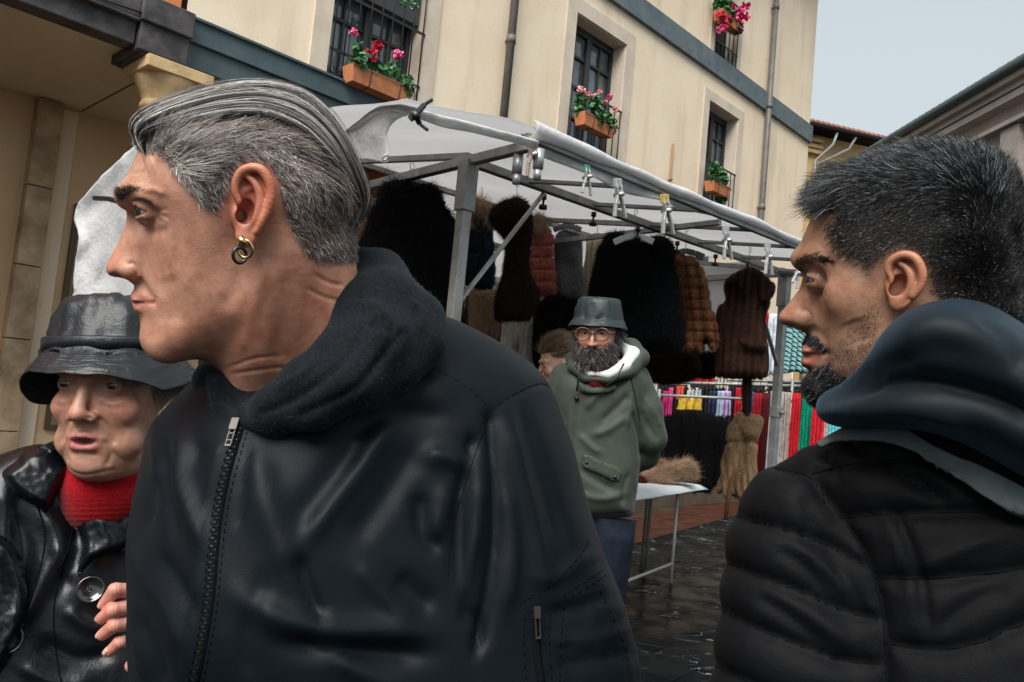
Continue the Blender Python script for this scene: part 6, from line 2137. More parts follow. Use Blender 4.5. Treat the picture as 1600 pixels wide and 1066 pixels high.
P, Nn = sample_surface(V, Q, 5000, V[:, 2] > -.05)
C = grow(P, Nn, rng.normal(size=P.shape), rng.uniform(.001, .0025, len(P)), 3, .8, .5)
link_mesh('hood_fuzz', strand_mesh('hood_fuzz', fh.world(C.reshape(-1, 3)).reshape(C.shape), .00016, np.tile((.03, .035, .04), (len(P), 1))), M['hair'], man1)
legs(man1, P1.x + .05, P1.y + .05, .11, 1.0, M['denim'], M['shoe'], BU)
# ================================================================== the bearded young man at the right edge
f2 = Fr(1430, 430, .74)
P2 = at(1430, 1000, .80)
man2 = empty('person', (P2.x, P2.y, 0), 'young man in profile with short dark hair, short beard, navy hood and black quilted jacket', 'person')
def L2(pts, c=0.0): return f2.pl(pts, c)
def q2(x, y, c): return f2.px(x, y, c)
v = Vol((*(L2([(1200, 720)])[0]), -.115), (*(L2([(1640, 190)])[0]), .115), .0017)
base = spline(L2([(1292, 300), (1275, 325), (1264, 352), (1252, 380), (1243, 405), (1247, 420), (1262, 438), (1270, 460), (1274, 490), (1268, 514), (1259, 530), (1259, 545), (1265, 553), (1260, 566), (1268, 580), (1263, 596), (1267, 612), (1282, 624), (1310, 622), (1350, 610), (1400, 600), (1480, 580),
                  (1560, 520), (1592, 450), (1604, 390), (1602, 330), (1580, 278), (1535, 243), (1470, 230), (1410, 236), (1350, 256), (1310, 278)]), 4)
cw = [(1250, 400, .042), (1270, 340, .046), (1310, 330, .062), (1340, 280, .064), (1400, 250, .056), (1400, 340, .073), (1480, 240, .062), (1500, 340, .078), (1560, 380, .070), (1600, 380, .05), (1560, 480, .056),
      (1262, 440, .026), (1290, 432, .050), (1320, 430, .064), (1300, 480, .059), (1350, 470, .067), (1272, 500, .032), (1310, 530, .052), (1265, 545, .025), (1295, 560, .040), (1270, 600, .028), (1320, 600, .044), (1370, 560, .058), (1350, 520, .062),
      (1420, 520, .062), (1430, 460, .068), (1470, 500, .064), (1480, 580, .058)]
Wm = tps([(*L2([(x, y)])[0], w_) for x, y, w_ in cw], v.x2, v.y2)
Rm = tps([(*L2([(x, y)])[0], w_) for x, y, w_ in [(1270, 340, .045), (1248, 400, .036), (1400, 240, .060), (1540, 250, .065), (1600, 380, .06), (1265, 440, .050), (1274, 490, .048), (1262, 540, .034), (1262, 570, .028), (1266, 605, .024), (1310, 622, .032), (1560, 520, .05)]], v.x2, v.y2)
v.add(v.prof(base, Wm, Rm, 2.25), .001)
v.add(v.cap(q2(1480, 500, 0), q2(1510, 600, -.03), .055, .055), .03)
nose = spline(L2([(1258, 436), (1251, 448), (1243, 460), (1235, 470), (1226, 481), (1219, 489), (1216.5, 497), (1220, 505), (1229, 509), (1240, 513), (1250, 517), (1262, 518), (1284, 516), (1292, 490), (1290, 460), (1278, 436)]), 4)
nw = tps([(*L2([(x, y)])[0], w_) for x, y, w_ in [(1255, 445, .0085), (1240, 466, .009), (1222, 492, .0105), (1219, 502, .010), (1236, 500, .0155), (1255, 500, .0205), (1268, 498, .022), (1268, 460, .018), (1258, 515, .016), (1252, 475, .014)]], v.x2, v.y2)
v.add(v.prof(nose, nw, .0095, 2.0), .006)
v.add(v.ell(q2(1256, 498, .0160), (.0088, .0080, .006)), .004)
v.sub(v.ell(q2(1241, 511, .009), (.0066, .0034, .0042)), .002)
v.add(v.cap(q2(1250, 404, .016), q2(1286, 406, .043), .0075, .006), .012)
v.add(v.ell(q2(1340, 460, .0535), (.022, .010, .0075)), .022)
v.add(v.cap(q2(1405, 540, .047), q2(1310, 608, .024), .012, .011), .034)
v.add(v.prof(spline(L2([(1262, 537), (1254, 543), (1254, 551), (1266, 556), (1292, 554), (1288, 542)]), 3), .022, .006, 2), .003)
v.add(v.prof(spline(L2([(1257, 555), (1252, 562), (1255, 571), (1270, 574), (1292, 557), (1276, 553)]), 3), .021, .007, 2), .003)
v.sub(v.ell(q2(1268, 437, .038), (.013, .0085, .010)), .010)
ec = q2(1281, 438, .0278)
lid = v.ell(ec, (.0136, .0130, .0138))
xa, ya = q2(1278, 441, .04)[:2]
wedge = np.maximum((v.X - xa), (np.abs(v.Y - ya - .0002 + (v.X - xa) * .20) - (xa - v.X) * .25) * .9) + 0 * v.Z
wedge = np.maximum(wedge, .012 - v.Z)
v.add(smax(lid, -wedge.astype(f32), .001), .003)
v2vol = v
V, Q = v.mesh(f2, 2)
N = vnormals(V, Q); W = f2.world(V); px, py, _ = project(W); fc = facing_of(f2, V, N)
st2 = [([(1292, 512), (1288, 535), (1294, 560)], 6, -.0012), ([(1262, 508), (1276, 520), (1290, 536)], 7, -.0014), ([(1259, 554), (1274, 554), (1290, 552)], 2.4, -.0018, True),
       ([(1250, 428), (1268, 424), (1282, 430), (1292, 442)], 3, -.0012), ([(1256, 455), (1272, 462), (1290, 456)], 6, -.0012), ([(1246, 486), (1258, 484), (1266, 496), (1264, 510)], 3.2, -.0020), ([(1330, 500), (1345, 540)], 18, -.002)]
V = V + N * (1.3 * strokes_disp(px, py, fc, st2) + .0004 * wob(V, 90, 3) * (fc > 0))[:, None]
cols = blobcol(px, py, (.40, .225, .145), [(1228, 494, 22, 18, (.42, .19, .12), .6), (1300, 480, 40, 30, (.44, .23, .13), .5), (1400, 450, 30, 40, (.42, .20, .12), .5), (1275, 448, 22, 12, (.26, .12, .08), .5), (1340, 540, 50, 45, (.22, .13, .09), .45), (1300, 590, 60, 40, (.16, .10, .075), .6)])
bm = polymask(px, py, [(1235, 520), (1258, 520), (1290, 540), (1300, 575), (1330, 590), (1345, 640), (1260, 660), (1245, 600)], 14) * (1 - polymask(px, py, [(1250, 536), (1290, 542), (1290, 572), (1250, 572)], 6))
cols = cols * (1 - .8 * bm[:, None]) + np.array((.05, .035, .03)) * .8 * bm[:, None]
lipm = polymask(px, py, [(1258, 541), (1254, 546), (1258, 553), (1254, 562), (1258, 573), (1272, 571), (1292, 553), (1276, 545)], 3) * (np.abs(V[:, 2]) < .03)
cols = cols * (1 - .7 * lipm[:, None]) + np.array((.38, .13, .10)) * .7 * lipm[:, None]
ebm = polymask(px, py, [(1241, 413), (1246, 404), (1262, 399), (1280, 402), (1298, 410), (1280, 409), (1260, 409), (1248, 416)], 4)
cols = cols * (1 - .75 * ebm[:, None]) + np.array((.03, .02, .016)) * .75 * ebm[:, None]
mole = np.exp(-((px - 1291) ** 2 + (py - 461) ** 2) / 3.5) * .7
cols = cols * (1 - mole[:, None]) + np.array((.06, .03, .02)) * mole[:, None]
HL2 = [(1296, 322), (1300, 338), (1289, 352), (1286, 368), (1298, 392), (1316, 408), (1344, 424), (1362, 440), (1368, 425), (1382, 408), (1398, 396), (1414, 391), (1434, 397), (1448, 418), (1452, 446), (1462, 475), (1480, 540), (1660, 560), (1660, 180), (1240, 180), (1250, 250), (1270, 300)]
hm = polymask(px, py, HL2, 30)
hk = hm * (.90 + .09 * np.clip((px - 1450) / 60, 0, 1))
cols = cols * (1 - hk[:, None]) + np.array((.016, .013, .012)) * hk[:, None]
EAR2 = dict(out=[(1384, 428), (1389, 410), (1400, 399), (1414, 395), (1430, 400), (1441, 414), (1445.5, 432), (1441, 452), (1430, 468), (1416, 477), (1404, 480), (1393, 476), (1387, 462), (1383, 446)],
            helix=[(1396, 440), (1388, 424), (1391, 410), (1401, 402), (1415, 398.5), (1429, 403), (1438, 416), (1441.5, 432), (1437, 450), (1427, 464)],
            anti=[(1406, 412), (1417, 420), (1424, 432), (1424, 446), (1418, 458), (1410, 466), (1402, 468)], crus=[(1391, 430), (1401, 430), (1412, 424)], lobe=(1404, 472), tragus=(1391, 452), canal=(1397, 453))
Ve, Qe = make_ear(f2, q2, EAR2, .92, .0765, .30)
ex, ey, _ = project(f2.world(Ve))
ce = blobcol(ex, ey, (.42, .19, .11), [(1405, 440, 13, 22, (.28, .09, .05), .6), (1398, 455, 7, 8, (.04, .012, .01), .95), (1444, 430, 8, 50, (.50, .20, .12), .5), (1409, 418, 7, 10, (.24, .08, .05), .6)])  # darker tints put shade into the colour of the ear hollow and canal
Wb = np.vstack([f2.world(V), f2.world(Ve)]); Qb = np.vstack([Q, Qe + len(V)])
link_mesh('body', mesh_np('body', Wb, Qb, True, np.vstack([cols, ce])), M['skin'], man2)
eyeball('eye', f2, ec, .0124, (-1, .0, .38), (.035, .02, .012), man2)


def d2(qx, qy, P):
    up = np.clip((330 - qy) / 110, 0, 1)
    bk = np.clip((qx - 1440) / 170, 0, 1)
    bk = bk * bk * (3 - 2 * bk)
    ang = np.radians((205 - 25 * up) * (1 - bk) + (50 + 20 * up) * bk)
    return np.stack([np.cos(ang), np.sin(ang), 0 * ang], 1)


def lenh2(x, y):
    top = np.clip((345 - y + .10 * (x - 1400).clip(0, 200)) / 85, 0, 1)
    return .0028 + .0085 * top ** 1.2


def hair_sheen2(n, g_, p=.16):
    r_ = rng.random(n)
    c = np.where((r_ < p)[:, None], np.array((.22, .24, .26)), np.array((.0055, .005, .0055)))  # pale strands paint highlights into the dark hair
    return c * rng.uniform(.5, 1.5, (n, 1))


fade2 = lambda x, y, P: rng.random(len(x)) < np.clip(.22 + (430 - y + (x - 1380).clip(0, 200) * .8) / 150, .15, 1)
side_hair(V, Q, f2, HL2, 62000, lenh2, d2, lambda x, y, n: hair_sheen2(n, 0, np.clip(.30 - (y - 215) / 400, .03, .3)), man2, 'hair', (.0, 1), .00028, 22, 5, .45, .28, fade2)
side_hair(V, Q, f2, HL2, 14000, lenh2, d2, lambda x, y, n: hair_sheen2(n, 0, .12), man2, 'hair', (-1, .0), .0005, 10, 5, .62, .30)
# fringe standing forward over the forehead
fr_poly = [(1284, 318), (1300, 335), (1330, 300), (1350, 260), (1320, 262), (1290, 285)]
P, Nn = sample_surface(V, Q, 3800, (poly_sd(px, py, fr_poly) < 0) & (V[:, 2] > -.05))
D = np.tile(np.array((-1.0, .28, .05)), (len(P), 1)); 
C = grow(P, Nn, D, rng.uniform(.012, .024, len(P)), 7, .22, .20)
tt = (np.linspace(0, 1, 7) ** 2)[None]
ang = P[:, 1] - P[:, 1].mean()
C[:, :, 1] -= tt * (.010 + .25 * (-ang[:, None]).clip(-.01, .02))
link_mesh('fringe', strand_mesh('fringe', f2.world(C.reshape(-1, 3)).reshape(C.shape), .00032, hair_sheen2(len(P), 0, .12)), M['hair'], man2)
# beard, moustache, stubble
def dbeard(qx, qy, P):
    D = np.zeros((len(qx), 3)); D[:, 0] = -.45; D[:, 1] = -.8
    return D
side_hair(V, Q, f2, [(1246, 520), (1260, 517), (1280, 524), (1296, 545), (1292, 550), (1272, 536), (1252, 534)], 2600, lambda x, y: .0055 + 0 * x, dbeard, lambda x, y, n: hair_sheen2(n, 0, .10), man2, 'moustache', (-1, 1), .00030, 6, 5, .15, .2)
side_hair(V, Q, f2, [(1256, 574), (1276, 576), (1298, 560), (1306, 575), (1330, 592), (1360, 585), (1350, 650), (1262, 650), (1250, 610)], 9000, lambda x, y: .003 + .006 * np.clip((1310 - x) / 50, 0, 1), dbeard, lambda x, y, n: hair_sheen2(n, 0, .05), man2, 'beard', (-1, 1), .00033, 10, 5, .5, .3)
side_hair(V, Q, f2, [(1290, 540), (1320, 520), (1372, 455), (1385, 480), (1380, 560), (1340, 600), (1300, 590)], 5000, lambda x, y: .0016 + 0 * x, dbeard, lambda x, y, n: hair_sheen2(n, 0, .05), man2, 'stubble', (-1, 1), .00016, 16, 3, .4, .3)
P, Nn = sample_surface(V, Q, 1300, (poly_sd(px, py, [(1240, 415), (1245, 402), (1262, 396), (1282, 399), (1300, 410), (1282, 410), (1260, 410), (1248, 419)]) < 1.5) & (V[:, 2] > .003))
D = np.tile(np.array((.6, .10, .1)), (len(P), 1)); C = grow(P, Nn, D, rng.uniform(.004, .007, len(P)), 4, .18, .14)
link_mesh('eyebrow', strand_mesh('eyebrow', f2.world(C.reshape(-1, 3)).reshape(C.shape), .00030, np.tile((.012, .010, .010), (len(P), 1))), M['hair'], man2)
q = MB()
for k in range(14):
    a = q2(1254 + k * 2.0, 430 + k * .75, .042 - k * .0003)
    b = a + np.array((-.0070 + k * .0003, .0006 - .0001 * k, .002))
    q.tube([Vector(f2.world(a)), Vector(f2.world((a + b) / 2 - np.array((0, .0010, 0)))), Vector(f2.world(b))], [.00034, .00026, .0001], 4)
q.build('eyelashes', M['iron'], man2)

# ---- jacket: quilted sleeve and back --------------------------------------------------
M['puffer'] = mat('matt_black_padded_fabric', (.0040, .0042, .0050), .62, .09, bump=[(.3, 45), (.3, 130), (.25, 900)], bdist=.0018, sheen=.012, sheenr=.5)
M['neo'] = mat('navy_neoprene', (.005, .0085, .0115), .56, .17, bump=[(.2, 1100)], bdist=.0008, sheen=.16, sheenr=.45, sheenc=(.4, .72, 1.0))
M['strapc'] = mat('grey_strap_webbing', (.10, .12, .125), .75, .2, col2=(.13, .15, .155), vscale=60, bump=[(.3, 700)], bdist=.001)
fp = Fr(1400, 850, .80)
Lp = lambda pts, c=0.0: fp.pl(pts, c)
v = Vol((*(Lp([(1090, 1440)])[0]), -.22), (*(Lp([(1800, 600)])[0]), .24), .0046)
BK_ = [(1262, 735), (1286, 700), (1330, 676), (1380, 660), (1450, 640), (1520, 630), (1620, 640), (1720, 760), (1760, 900), (1770, 1420), (1300, 1420), (1300, 1100), (1280, 900)]
v.add(v.prof(spline(Lp(BK_), 4), .13, tps([(*Lp([(x, y)])[0], w_) for x, y, w_ in [(1300, 700, .07), (1500, 640, .07), (1700, 700, .08), (1500, 1000, .13), (1300, 1200, .12)]], v.x2, v.y2), 2.4, -.0), .02)
SL_ = [(1188, 768), (1208, 742), (1240, 726), (1280, 722), (1312, 742), (1342, 790), (1366, 860), (1384, 940), (1390, 1030), (1390, 1420), (1110, 1420), (1128, 1066), (1134, 1000), (1142, 940), (1150, 880), (1162, 815)]
v.add(v.prof(spline(Lp(SL_), 4), .078, .075, 2.2, .045), .02)
V, Q = v.mesh(fp, 3)
N = vnormals(V, Q); W = fp.world(V); px, py, _ = project(W); fc = facing_of(fp, V, N)
arms = [(1212, 731), (1262, 744), (1288, 775), (1318.5, 814), (1349, 862), (1366.6, 906), (1380, 971), (1384, 1040), (1386, 1120)]
quilt = [[(1150, 806), (1165, 812), (1209, 823), (1275, 845), (1310, 862), (1356, 884)], [(1136, 880), (1152, 886), (1209, 910), (1275, 936), (1327, 958), (1374, 968)],
         [(1130, 955), (1144, 963), (1187, 985), (1266, 1015), (1318, 1033), (1380, 1037)], [(1112, 1036), (1126, 1046), (1165, 1063), (1240, 1090), (1380, 1100)],
         [(1268, 742), (1310, 729), (1362, 722), (1415, 717), (1450, 720), (1490, 735)], [(1312, 809), (1350, 806), (1384, 804.5), (1476, 801), (1572, 799), (1640, 795)],
         [(1366, 903), (1400, 904), (1450, 904), (1537, 897), (1600, 888), (1680, 875)], [(1384, 1004), (1430, 1014), (1476, 1015), (1537, 1002), (1563, 989), (1640, 960)],
         [(1327, 695), (1345, 708), (1362, 726)], [(1287, 715), (1300, 728), (1308, 738)], [(1384, 724), (1430, 752), (1472, 780)]]
dz = np.full(len(px), 40.0)
cdist = np.full(len(px), 40.0)
for L_ in quilt + [arms]:
    dd, _ = polyline_dist(px, py, spline(L_, 4, False))
    dz = np.minimum(dz, dd)
puff = .012 * (1 - np.exp(-dz / 14)) - .006
pst = [([(1362, 775), (1406, 818), (1436, 897), (1445, 950), (1458, 998)], 8, -.007), ([(1345, 765), (1385, 800), (1418, 890), (1430, 950)], 12, .004), ([(1250, 780), (1262, 800), (1268, 830)], 9, -.003), ([(1215, 860), (1250, 880), (1290, 925)], 9, -.005), ([(1235, 850), (1280, 880), (1330, 930)], 9, .004),
       ([(1180, 930), (1230, 960), (1290, 1010)], 9, -.005), ([(1200, 925), (1260, 955), (1330, 1010)], 10, .004), ([(1300, 880), (1330, 920), (1350, 950)], 8, -.004), ([(1480, 740), (1520, 770), (1560, 790)], 10, -.004), ([(1560, 840), (1500, 860), (1440, 890)], 10, .004),
       ([(1580, 920), (1520, 940), (1460, 990)], 12, -.005)]
wr = wob(V * np.array((1, 1, 1)), 38, 5) * .0022 + .0035 * np.exp(-dz / 10) * wob(V, 110, 8)
V = V + N * ((puff * np.clip(fc * 2 + .6, 0, 1)) + strokes_disp(px, py, fc, pst) + wr)[:, None]
Wp = fp.world(V)
link_mesh('quilted_jacket', mesh_np('quilted_jacket', Wp, Q, True), M['puffer'], man2)
skp = Skin(Wp, Q)
for L_ in quilt + [arms]: seam(skp, L_, .0009, M['stitch'], 'quilt_seam', man2, -.0003)
# black collar piece behind the hood
v = Vol((*(Lp([(1440, 640)])[0]), -.16), (*(Lp([(1720, 430)])[0]), .16), .005)
v.add(v.prof(spline(Lp([(1470, 476), (1500, 466), (1560, 461), (1620, 465), (1660, 500), (1660, 600), (1500, 600)]), 4), .10, .05, 2.2, -.0), .02)
V, Q = v.mesh(fp, 2); link_mesh('jacket_collar', mesh_np('jacket_collar', fp.world(V), Q, True), M['puffer'], man2)
# hood
fo = Fr(1440, 580, .72)
Lo = lambda pts, c=0.0: fo.pl(pts, c)
v = Vol((*(Lo([(1250, 800)])[0]), -.17), (*(Lo([(1760, 440)])[0]), .19), .0036)
H1 = [(1279, 622), (1296, 606), (1318, 590), (1338, 562), (1358, 530), (1382, 502), (1412, 482), (1455, 470), (1500, 470), (1545, 482), (1590, 508), (1660, 560), (1700, 640), (1690, 740), (1620, 752), (1560, 722), (1500, 690), (1440, 672), (1380, 667), (1320, 668), (1290, 660), (1276, 644)]
zt2 = tps([(*Lo([(x, y)])[0], w_) for x, y, w_ in [(1285, 635, .045), (1330, 620, .08), (1380, 560, .105), (1450, 520, .125), (1550, 560, .125), (1650, 650, .12), (1450, 660, .11)]], v.x2, v.y2)
hh = v.prof(spline(Lo(H1), 4), zt2, tps([(*Lo([(x, y)])[0], w_) for x, y, w_ in [(1290, 640, .022), (1350, 600, .030), (1400, 500, .03), (1500, 480, .05), (1600, 700, .04), (1400, 665, .03)]], v.x2, v.y2), 2.1)
v.add(hh, .01)
# opening for neck and face side
v.sub(v.ell(fo.px(1330, 470, .0), (.086, .080, .086)), .012)
V, Q = v.mesh(fo, 3)
N = vnormals(V, Q); W = fo.world(V); px, py, _ = project(W); fc = facing_of(fo, V, N)
hst = [([(1300, 618), (1350, 606), (1420, 600), (1500, 612), (1580, 640), (1640, 680)], 22, -.016), ([(1400, 540), (1460, 510), (1530, 520), (1600, 560)], 26, .006), ([(1300, 642), (1360, 640), (1430, 640), (1520, 664)], 12, .006),
       ([(1340, 590), (1380, 570), (1430, 560)], 14, -.006), ([(1520, 500), (1560, 530), (1600, 580)], 12, -.003)]
V = V + N * (strokes_disp(px, py, fc, hst) + .003 * wob(V, 14, 4) + .0010 * wob(V, 50, 5))[:, None]
Wo = fo.world(V)
link_mesh('hood', mesh_np('hood', Wo, Q, True), M['neo'], man2)
sko = Skin(Wo, Q)
# backpack strap lying over the shoulder and the bag itself
up_ = spline([(1278, 706), (1310, 684), (1340, 672), (1375, 668), (1410, 674), (1440, 688), (1475, 704), (1530, 728), (1600, 764), (1680, 812)], 6, False)
lo_ = spline([(1292, 700), (1318, 694), (1342, 691), (1376, 693), (1405, 698), (1436, 708), (1468, 727), (1516, 757), (1585, 800), (1660, 850)], 6, False)
bp_ = empty('backpack', at(1640, 960, .8), 'grey backpack worn by the man at the picture edge, its strap over his quilted shoulder', 'backpack')
G = []
for i in range(len(up_)):
    row = []
    for j in range(9):
        t = j / 8
        p = up_[i] * (1 - t) + lo_[i] * t
        h_, n_ = skp.hit(p[0], p[1], .004 + .003 * math.sin(math.pi * t))
        if h_ is None: h_ = at(p[0], p[1], .76)
        row.append(h_)
    G.append(row)
Ga = np.array([[tuple(p) for p in r_] for r_ in G])
dist = np.linalg.norm(Ga - np.array(CO), axis=2)
k_ = np.array([.25, .5, .25])
for _ in range(60):
    dist[:, 1:-1] = dist[:, :-2] * .25 + dist[:, 1:-1] * .5 + dist[:, 2:] * .25
    dist[1:-1] = dist[:-2] * .25 + dist[1:-1] * .5 + dist[2:] * .25
dirs = (Ga - np.array(CO)) / np.linalg.norm(Ga - np.array(CO), axis=2, keepdims=True)
Ga = np.array(CO) + dirs * (dist[:, :, None] - .013)
q = MB(); q.grid([[Vector(p) for p in r_] for r_ in Ga]); q.build('strap', M['strapc'], bp_, solid=.006)
fb = Fr(1640, 1000, .78)
v = Vol((*(fb.pl([(1530, 1400)])[0]), -.16), (*(fb.pl([(1850, 780)])[0]), .2), .006)
v.add(v.prof(spline(fb.pl([(1608, 880), (1602, 910), (1590, 950), (1572, 1000), (1560, 1066), (1556, 1200), (1570, 1380), (1800, 1380), (1800, 800), (1640, 800)]), 4), .12, .05, 2.5, .02), .02)
V, Q = v.mesh(fb, 2); N = vnormals(V, Q); V = V + N * (.004 * wob(V, 30, 3))[:, None]
link_mesh('bag', mesh_np('bag', fb.world(V), Q, True), M['strapc'], bp_)
legs(man2, P2.x + .02, P2.y + .03, .11, 1.0, M['denim'], M['shoe'], BU)
# ================================================================== generic face in local metres (z = forward, y = up, eyes at y 0)
def face_solid(v, woman=True, old=False, crown=.102, mouth=.0, thin=1.0, lids=.36, nose=1.0):
    v.add(v.ell((0, .020, -.012), (.0735 * thin, crown, .094)), .001)
    v.add(v.ell((0, -.035, .030), (.062 * thin, .078, .058)), .02)
    v.add(v.ell((0, -.082, .045), (.046 * thin, .036, .040)), .02)
    v.add(v.ell((0, -.106, .072), (.017, .013, .013)), .014)
    for s in (-1, 1):
        v.add(v.ell((s * .037, -.032, .064), (.020, .017, .015)), .016)
        v.add(v.cap((s * .012, .020, .087), (s * .044, .016, .070), .0075, .006), .012)
        if old:
            v.add(v.ell((s * .036, -.078, .048), (.022, .022, .022)), .012)
    if old: v.add(v.ell((0, -.112, .035), (.040, .022, .040)), .014)
    for s in (-1, 1): v.sub(v.ell((s * .0315, .001, .090), (.0165, .0105, .0105)), .008)
    v.add(v.cap((0, .008, .084), (0, -.030, .1035), .0070, .0085), .008)
    v.add(v.ell((0, -.037 * nose, .1055), (.0110 * nose, .0095, .0100)), .006)
    for s in (-1, 1):
        v.add(v.ell((s * .0125 * nose, -.041, .0955), (.0068, .0064, .0080)), .008)
        v.sub(v.ell((s * .0065, -.0465, .1005), (.0036, .0028, .0055)), .0015)
    # lips
    yo = -.068
    for pts, rs in (([(-.024, yo - .004, .0785), (-.012, yo + .001, .0885), (-.004, yo + .0035, .0915), (0, yo + .0025, .0918), (.004, yo + .0035, .0915), (.012, yo + .001, .0885), (.024, yo - .004, .0785)], [.002, .0038, .0042, .004, .0042, .0038, .002]),
                    ([(-.022, yo - .005 - mouth * .5, .0785), (-.011, yo - .0085 - mouth, .0870), (0, yo - .0095 - mouth, .0885), (.011, yo - .0085 - mouth, .0870), (.022, yo - .005 - mouth * .5, .0785)], [.002, .0042, .005, .0042, .002])):
        v.add(v.chain(pts, rs, .002), .005)
    v.sub(v.ell((0, yo - .0030 - mouth * .45, .094), (.0175, .0010 + mouth * .75, .014)), .0015)
    # lids with a slit
    for s in (-1, 1):
        lid = v.ell((s * .0315, .0, .0705), (.0140, .0138, .0142))
        sl_ = v.ell((s * .0315, -.0005, .086), (.0118, .0118 * lids, .012))
        lid = smax(lid, -sl_, .001)
        v.sub(v.ell((s * .0315, -.0005, .086), (.0112, .0110 * lids, .009)), .001)
        v.add(lid, .003)
    return v


def loc_strokes(V, N, strokes):
    """creases given in local face metres"""
    d = np.zeros(len(V)); k = np.nonzero(N[:, 2] > .0)[0]
    for pts, w_, a in strokes:
        dd, t = polyline_dist(V[k, 0], V[k, 1], spline(pts, 5, False))
        d[k] += a * np.exp(-(dd / w_) ** 1.6) * np.clip((N[k, 2] - .25) * 2.2, 0, 1)
    return V + N * d[:, None]


def loc_tint(V, base, blobs):
    C = np.tile(np.array(base, float), (len(V), 1))
    for (x, y, rx, ry, c, s) in blobs:
        m_ = s * np.exp(-(((V[:, 0] - x) / rx) ** 2 + ((V[:, 1] - y) / ry) ** 2)) * (V[:, 2] > .03)
        C = C * (1 - m_[:, None]) + np.array(c) * m_[:, None]
    return C


def eyes2(fr, parent, look, iris):
    for s in (-1, 1): eyeball('eye', fr, (s * .0315, .0, .0702), .0122, look, iris, parent)


M['leather'] = mat('black_glossy_leather', (.005, .006, .008), .28, .40, bump=[(.45, 22), (.10, 110), (.12, 600)], bdist=.004)
M['hatl'] = mat('dark_grey_leather', (.013, .015, .018), .38, .38, bump=[(.6, 32), (.4, 90), (.2, 400)], bdist=.003)
M['redknit'] = mat('red_knit', (.36, .008, .012), .95, .1, col2=(.24, .004, .008), vscale=260, bump=[(.6, 420)], bdist=.002, sheen=.2)

# ================================================================== old woman in leather hat and coat
fw = Fr(188, 597, 1.12, yaw=R(-27), pitch=R(4), roll=R(-3))
Pw = at(120, 1000, 1.2)
woman = empty('person', (Pw.x, Pw.y, 0), 'elderly woman in dark leather bucket hat, red turtleneck and glossy black leather coat', 'person')
v = Vol((-.10, -.20, -.12), (.10, .14, .13), .0017)
face_solid(v, True, True, .084, .0045, .90, .31, 1.0)
v.add(v.cap((0, -.08, -.01), (0, -.14, -.03), .046, .046), .02)
V, Q = v.mesh(fw, 2)
N = vnormals(V, Q)
ost = []
for s in (-1, 1):
    ost += [([(s * .016, -.040), (s * .028, -.055), (s * .034, -.074)], .0030, -.0034), ([(s * .026, -.073), (s * .030, -.088), (s * .027, -.102)], .0026, -.0028), ([(s * .018, -.013), (s * .030, -.018), (s * .044, -.012)], .0022, -.0016),
            ([(s * .020, -.019), (s * .032, -.024), (s * .044, -.020)], .003, .0012), ([(s * .046, .004), (s * .058, .010)], .0016, -.0010), ([(s * .046, .0), (s * .060, -.001)], .0016, -.0010), ([(s * .046, -.005), (s * .058, -.012)], .0016, -.0010),
            ([(s * .040, -.045), (s * .044, -.062), (s * .042, -.078)], .0030, -.0007), ([(s * .018, .012), (s * .032, .014), (s * .046, .006)], .0020, -.0014), ([(s * .050, -.03), (s * .056, -.055)], .003, -.001)]
for s in (-1, 1):
    ost += [([(s * .022, -.057), (s * .020, -.063)], .0010, -.0007), ([(s * .008, -.054), (s * .008, -.062)], .0009, -.0006), ([(s * .022, -.024), (s * .034, -.030), (s * .046, -.026)], .0018, -.0006),
            ([(s * .034, -.088), (s * .040, -.100)], .0022, -.0014), ([(s * .010, .022), (s * .012, .036)], .0012, -.0008)]
ost += [([(-.014, -.090), (0, -.087), (.014, -.090)], .0030, -.0022), ([(-.004, .012), (-.003, .026)], .0016, -.0012), ([(-.03, .034), (0, .031), (.03, .034)], .002, -.0008), ([(-.012, -.058), (-.012, -.064)], .0012, -.0006), ([(0, -.054), (0, -.063)], .003, -.0012),
        ([(-.03, -.112), (0, -.118), (.03, -.112)], .003, -.002)]
V = loc_strokes(V, N, ost)
V = relax(V, Q, 3)
V = V + N * (.0005 * wob(V, 120, 3) + .0003 * wob(V, 260, 4))[:, None]
C = loc_tint(V, (.46, .25, .17), [(-.040, -.03, .02, .018, (.52, .20, .15), .5), (.040, -.03, .02, .018, (.52, .20, .15), .5), (0, -.038, .013, .010, (.52, .20, .15), .55), (-.0315, -.006, .017, .012, (.34, .15, .11), .5), (.0315, -.006, .017, .012, (.34, .15, .11), .5), (0, -.09, .03, .02, (.44, .24, .17), .3), (-.0315, .0015, .0125, .0030, (.05, .025, .02), .85), (.0315, .0015, .0125, .0030, (.05, .025, .02), .85)])
lm = (np.exp(-((V[:, 0] / .021) ** 4 + ((V[:, 1] + .0735) / .0115) ** 4)) * (V[:, 2] > .082) * .75)[:, None]
C = C * (1 - lm) + np.array((.50, .13, .15)) * lm
dm = (np.exp(-((V[:, 0] / .016) ** 2 + ((V[:, 1] + .0735) / .004) ** 2)) * ((V[:, 2] > .06) & (V[:, 2] < .088)))[:, None]
C = C * (1 - .8 * dm) + np.array((.08, .02, .02)) * .8 * dm
C *= (1 + .10 * wob(V, 90, 7, 3))[:, None]
link_mesh('body', mesh_np('body', fw.world(V), Q, True, C), M['skin'], woman)
eyes2(fw, woman, (-.20, -.16, 1), (.06, .05, .035))
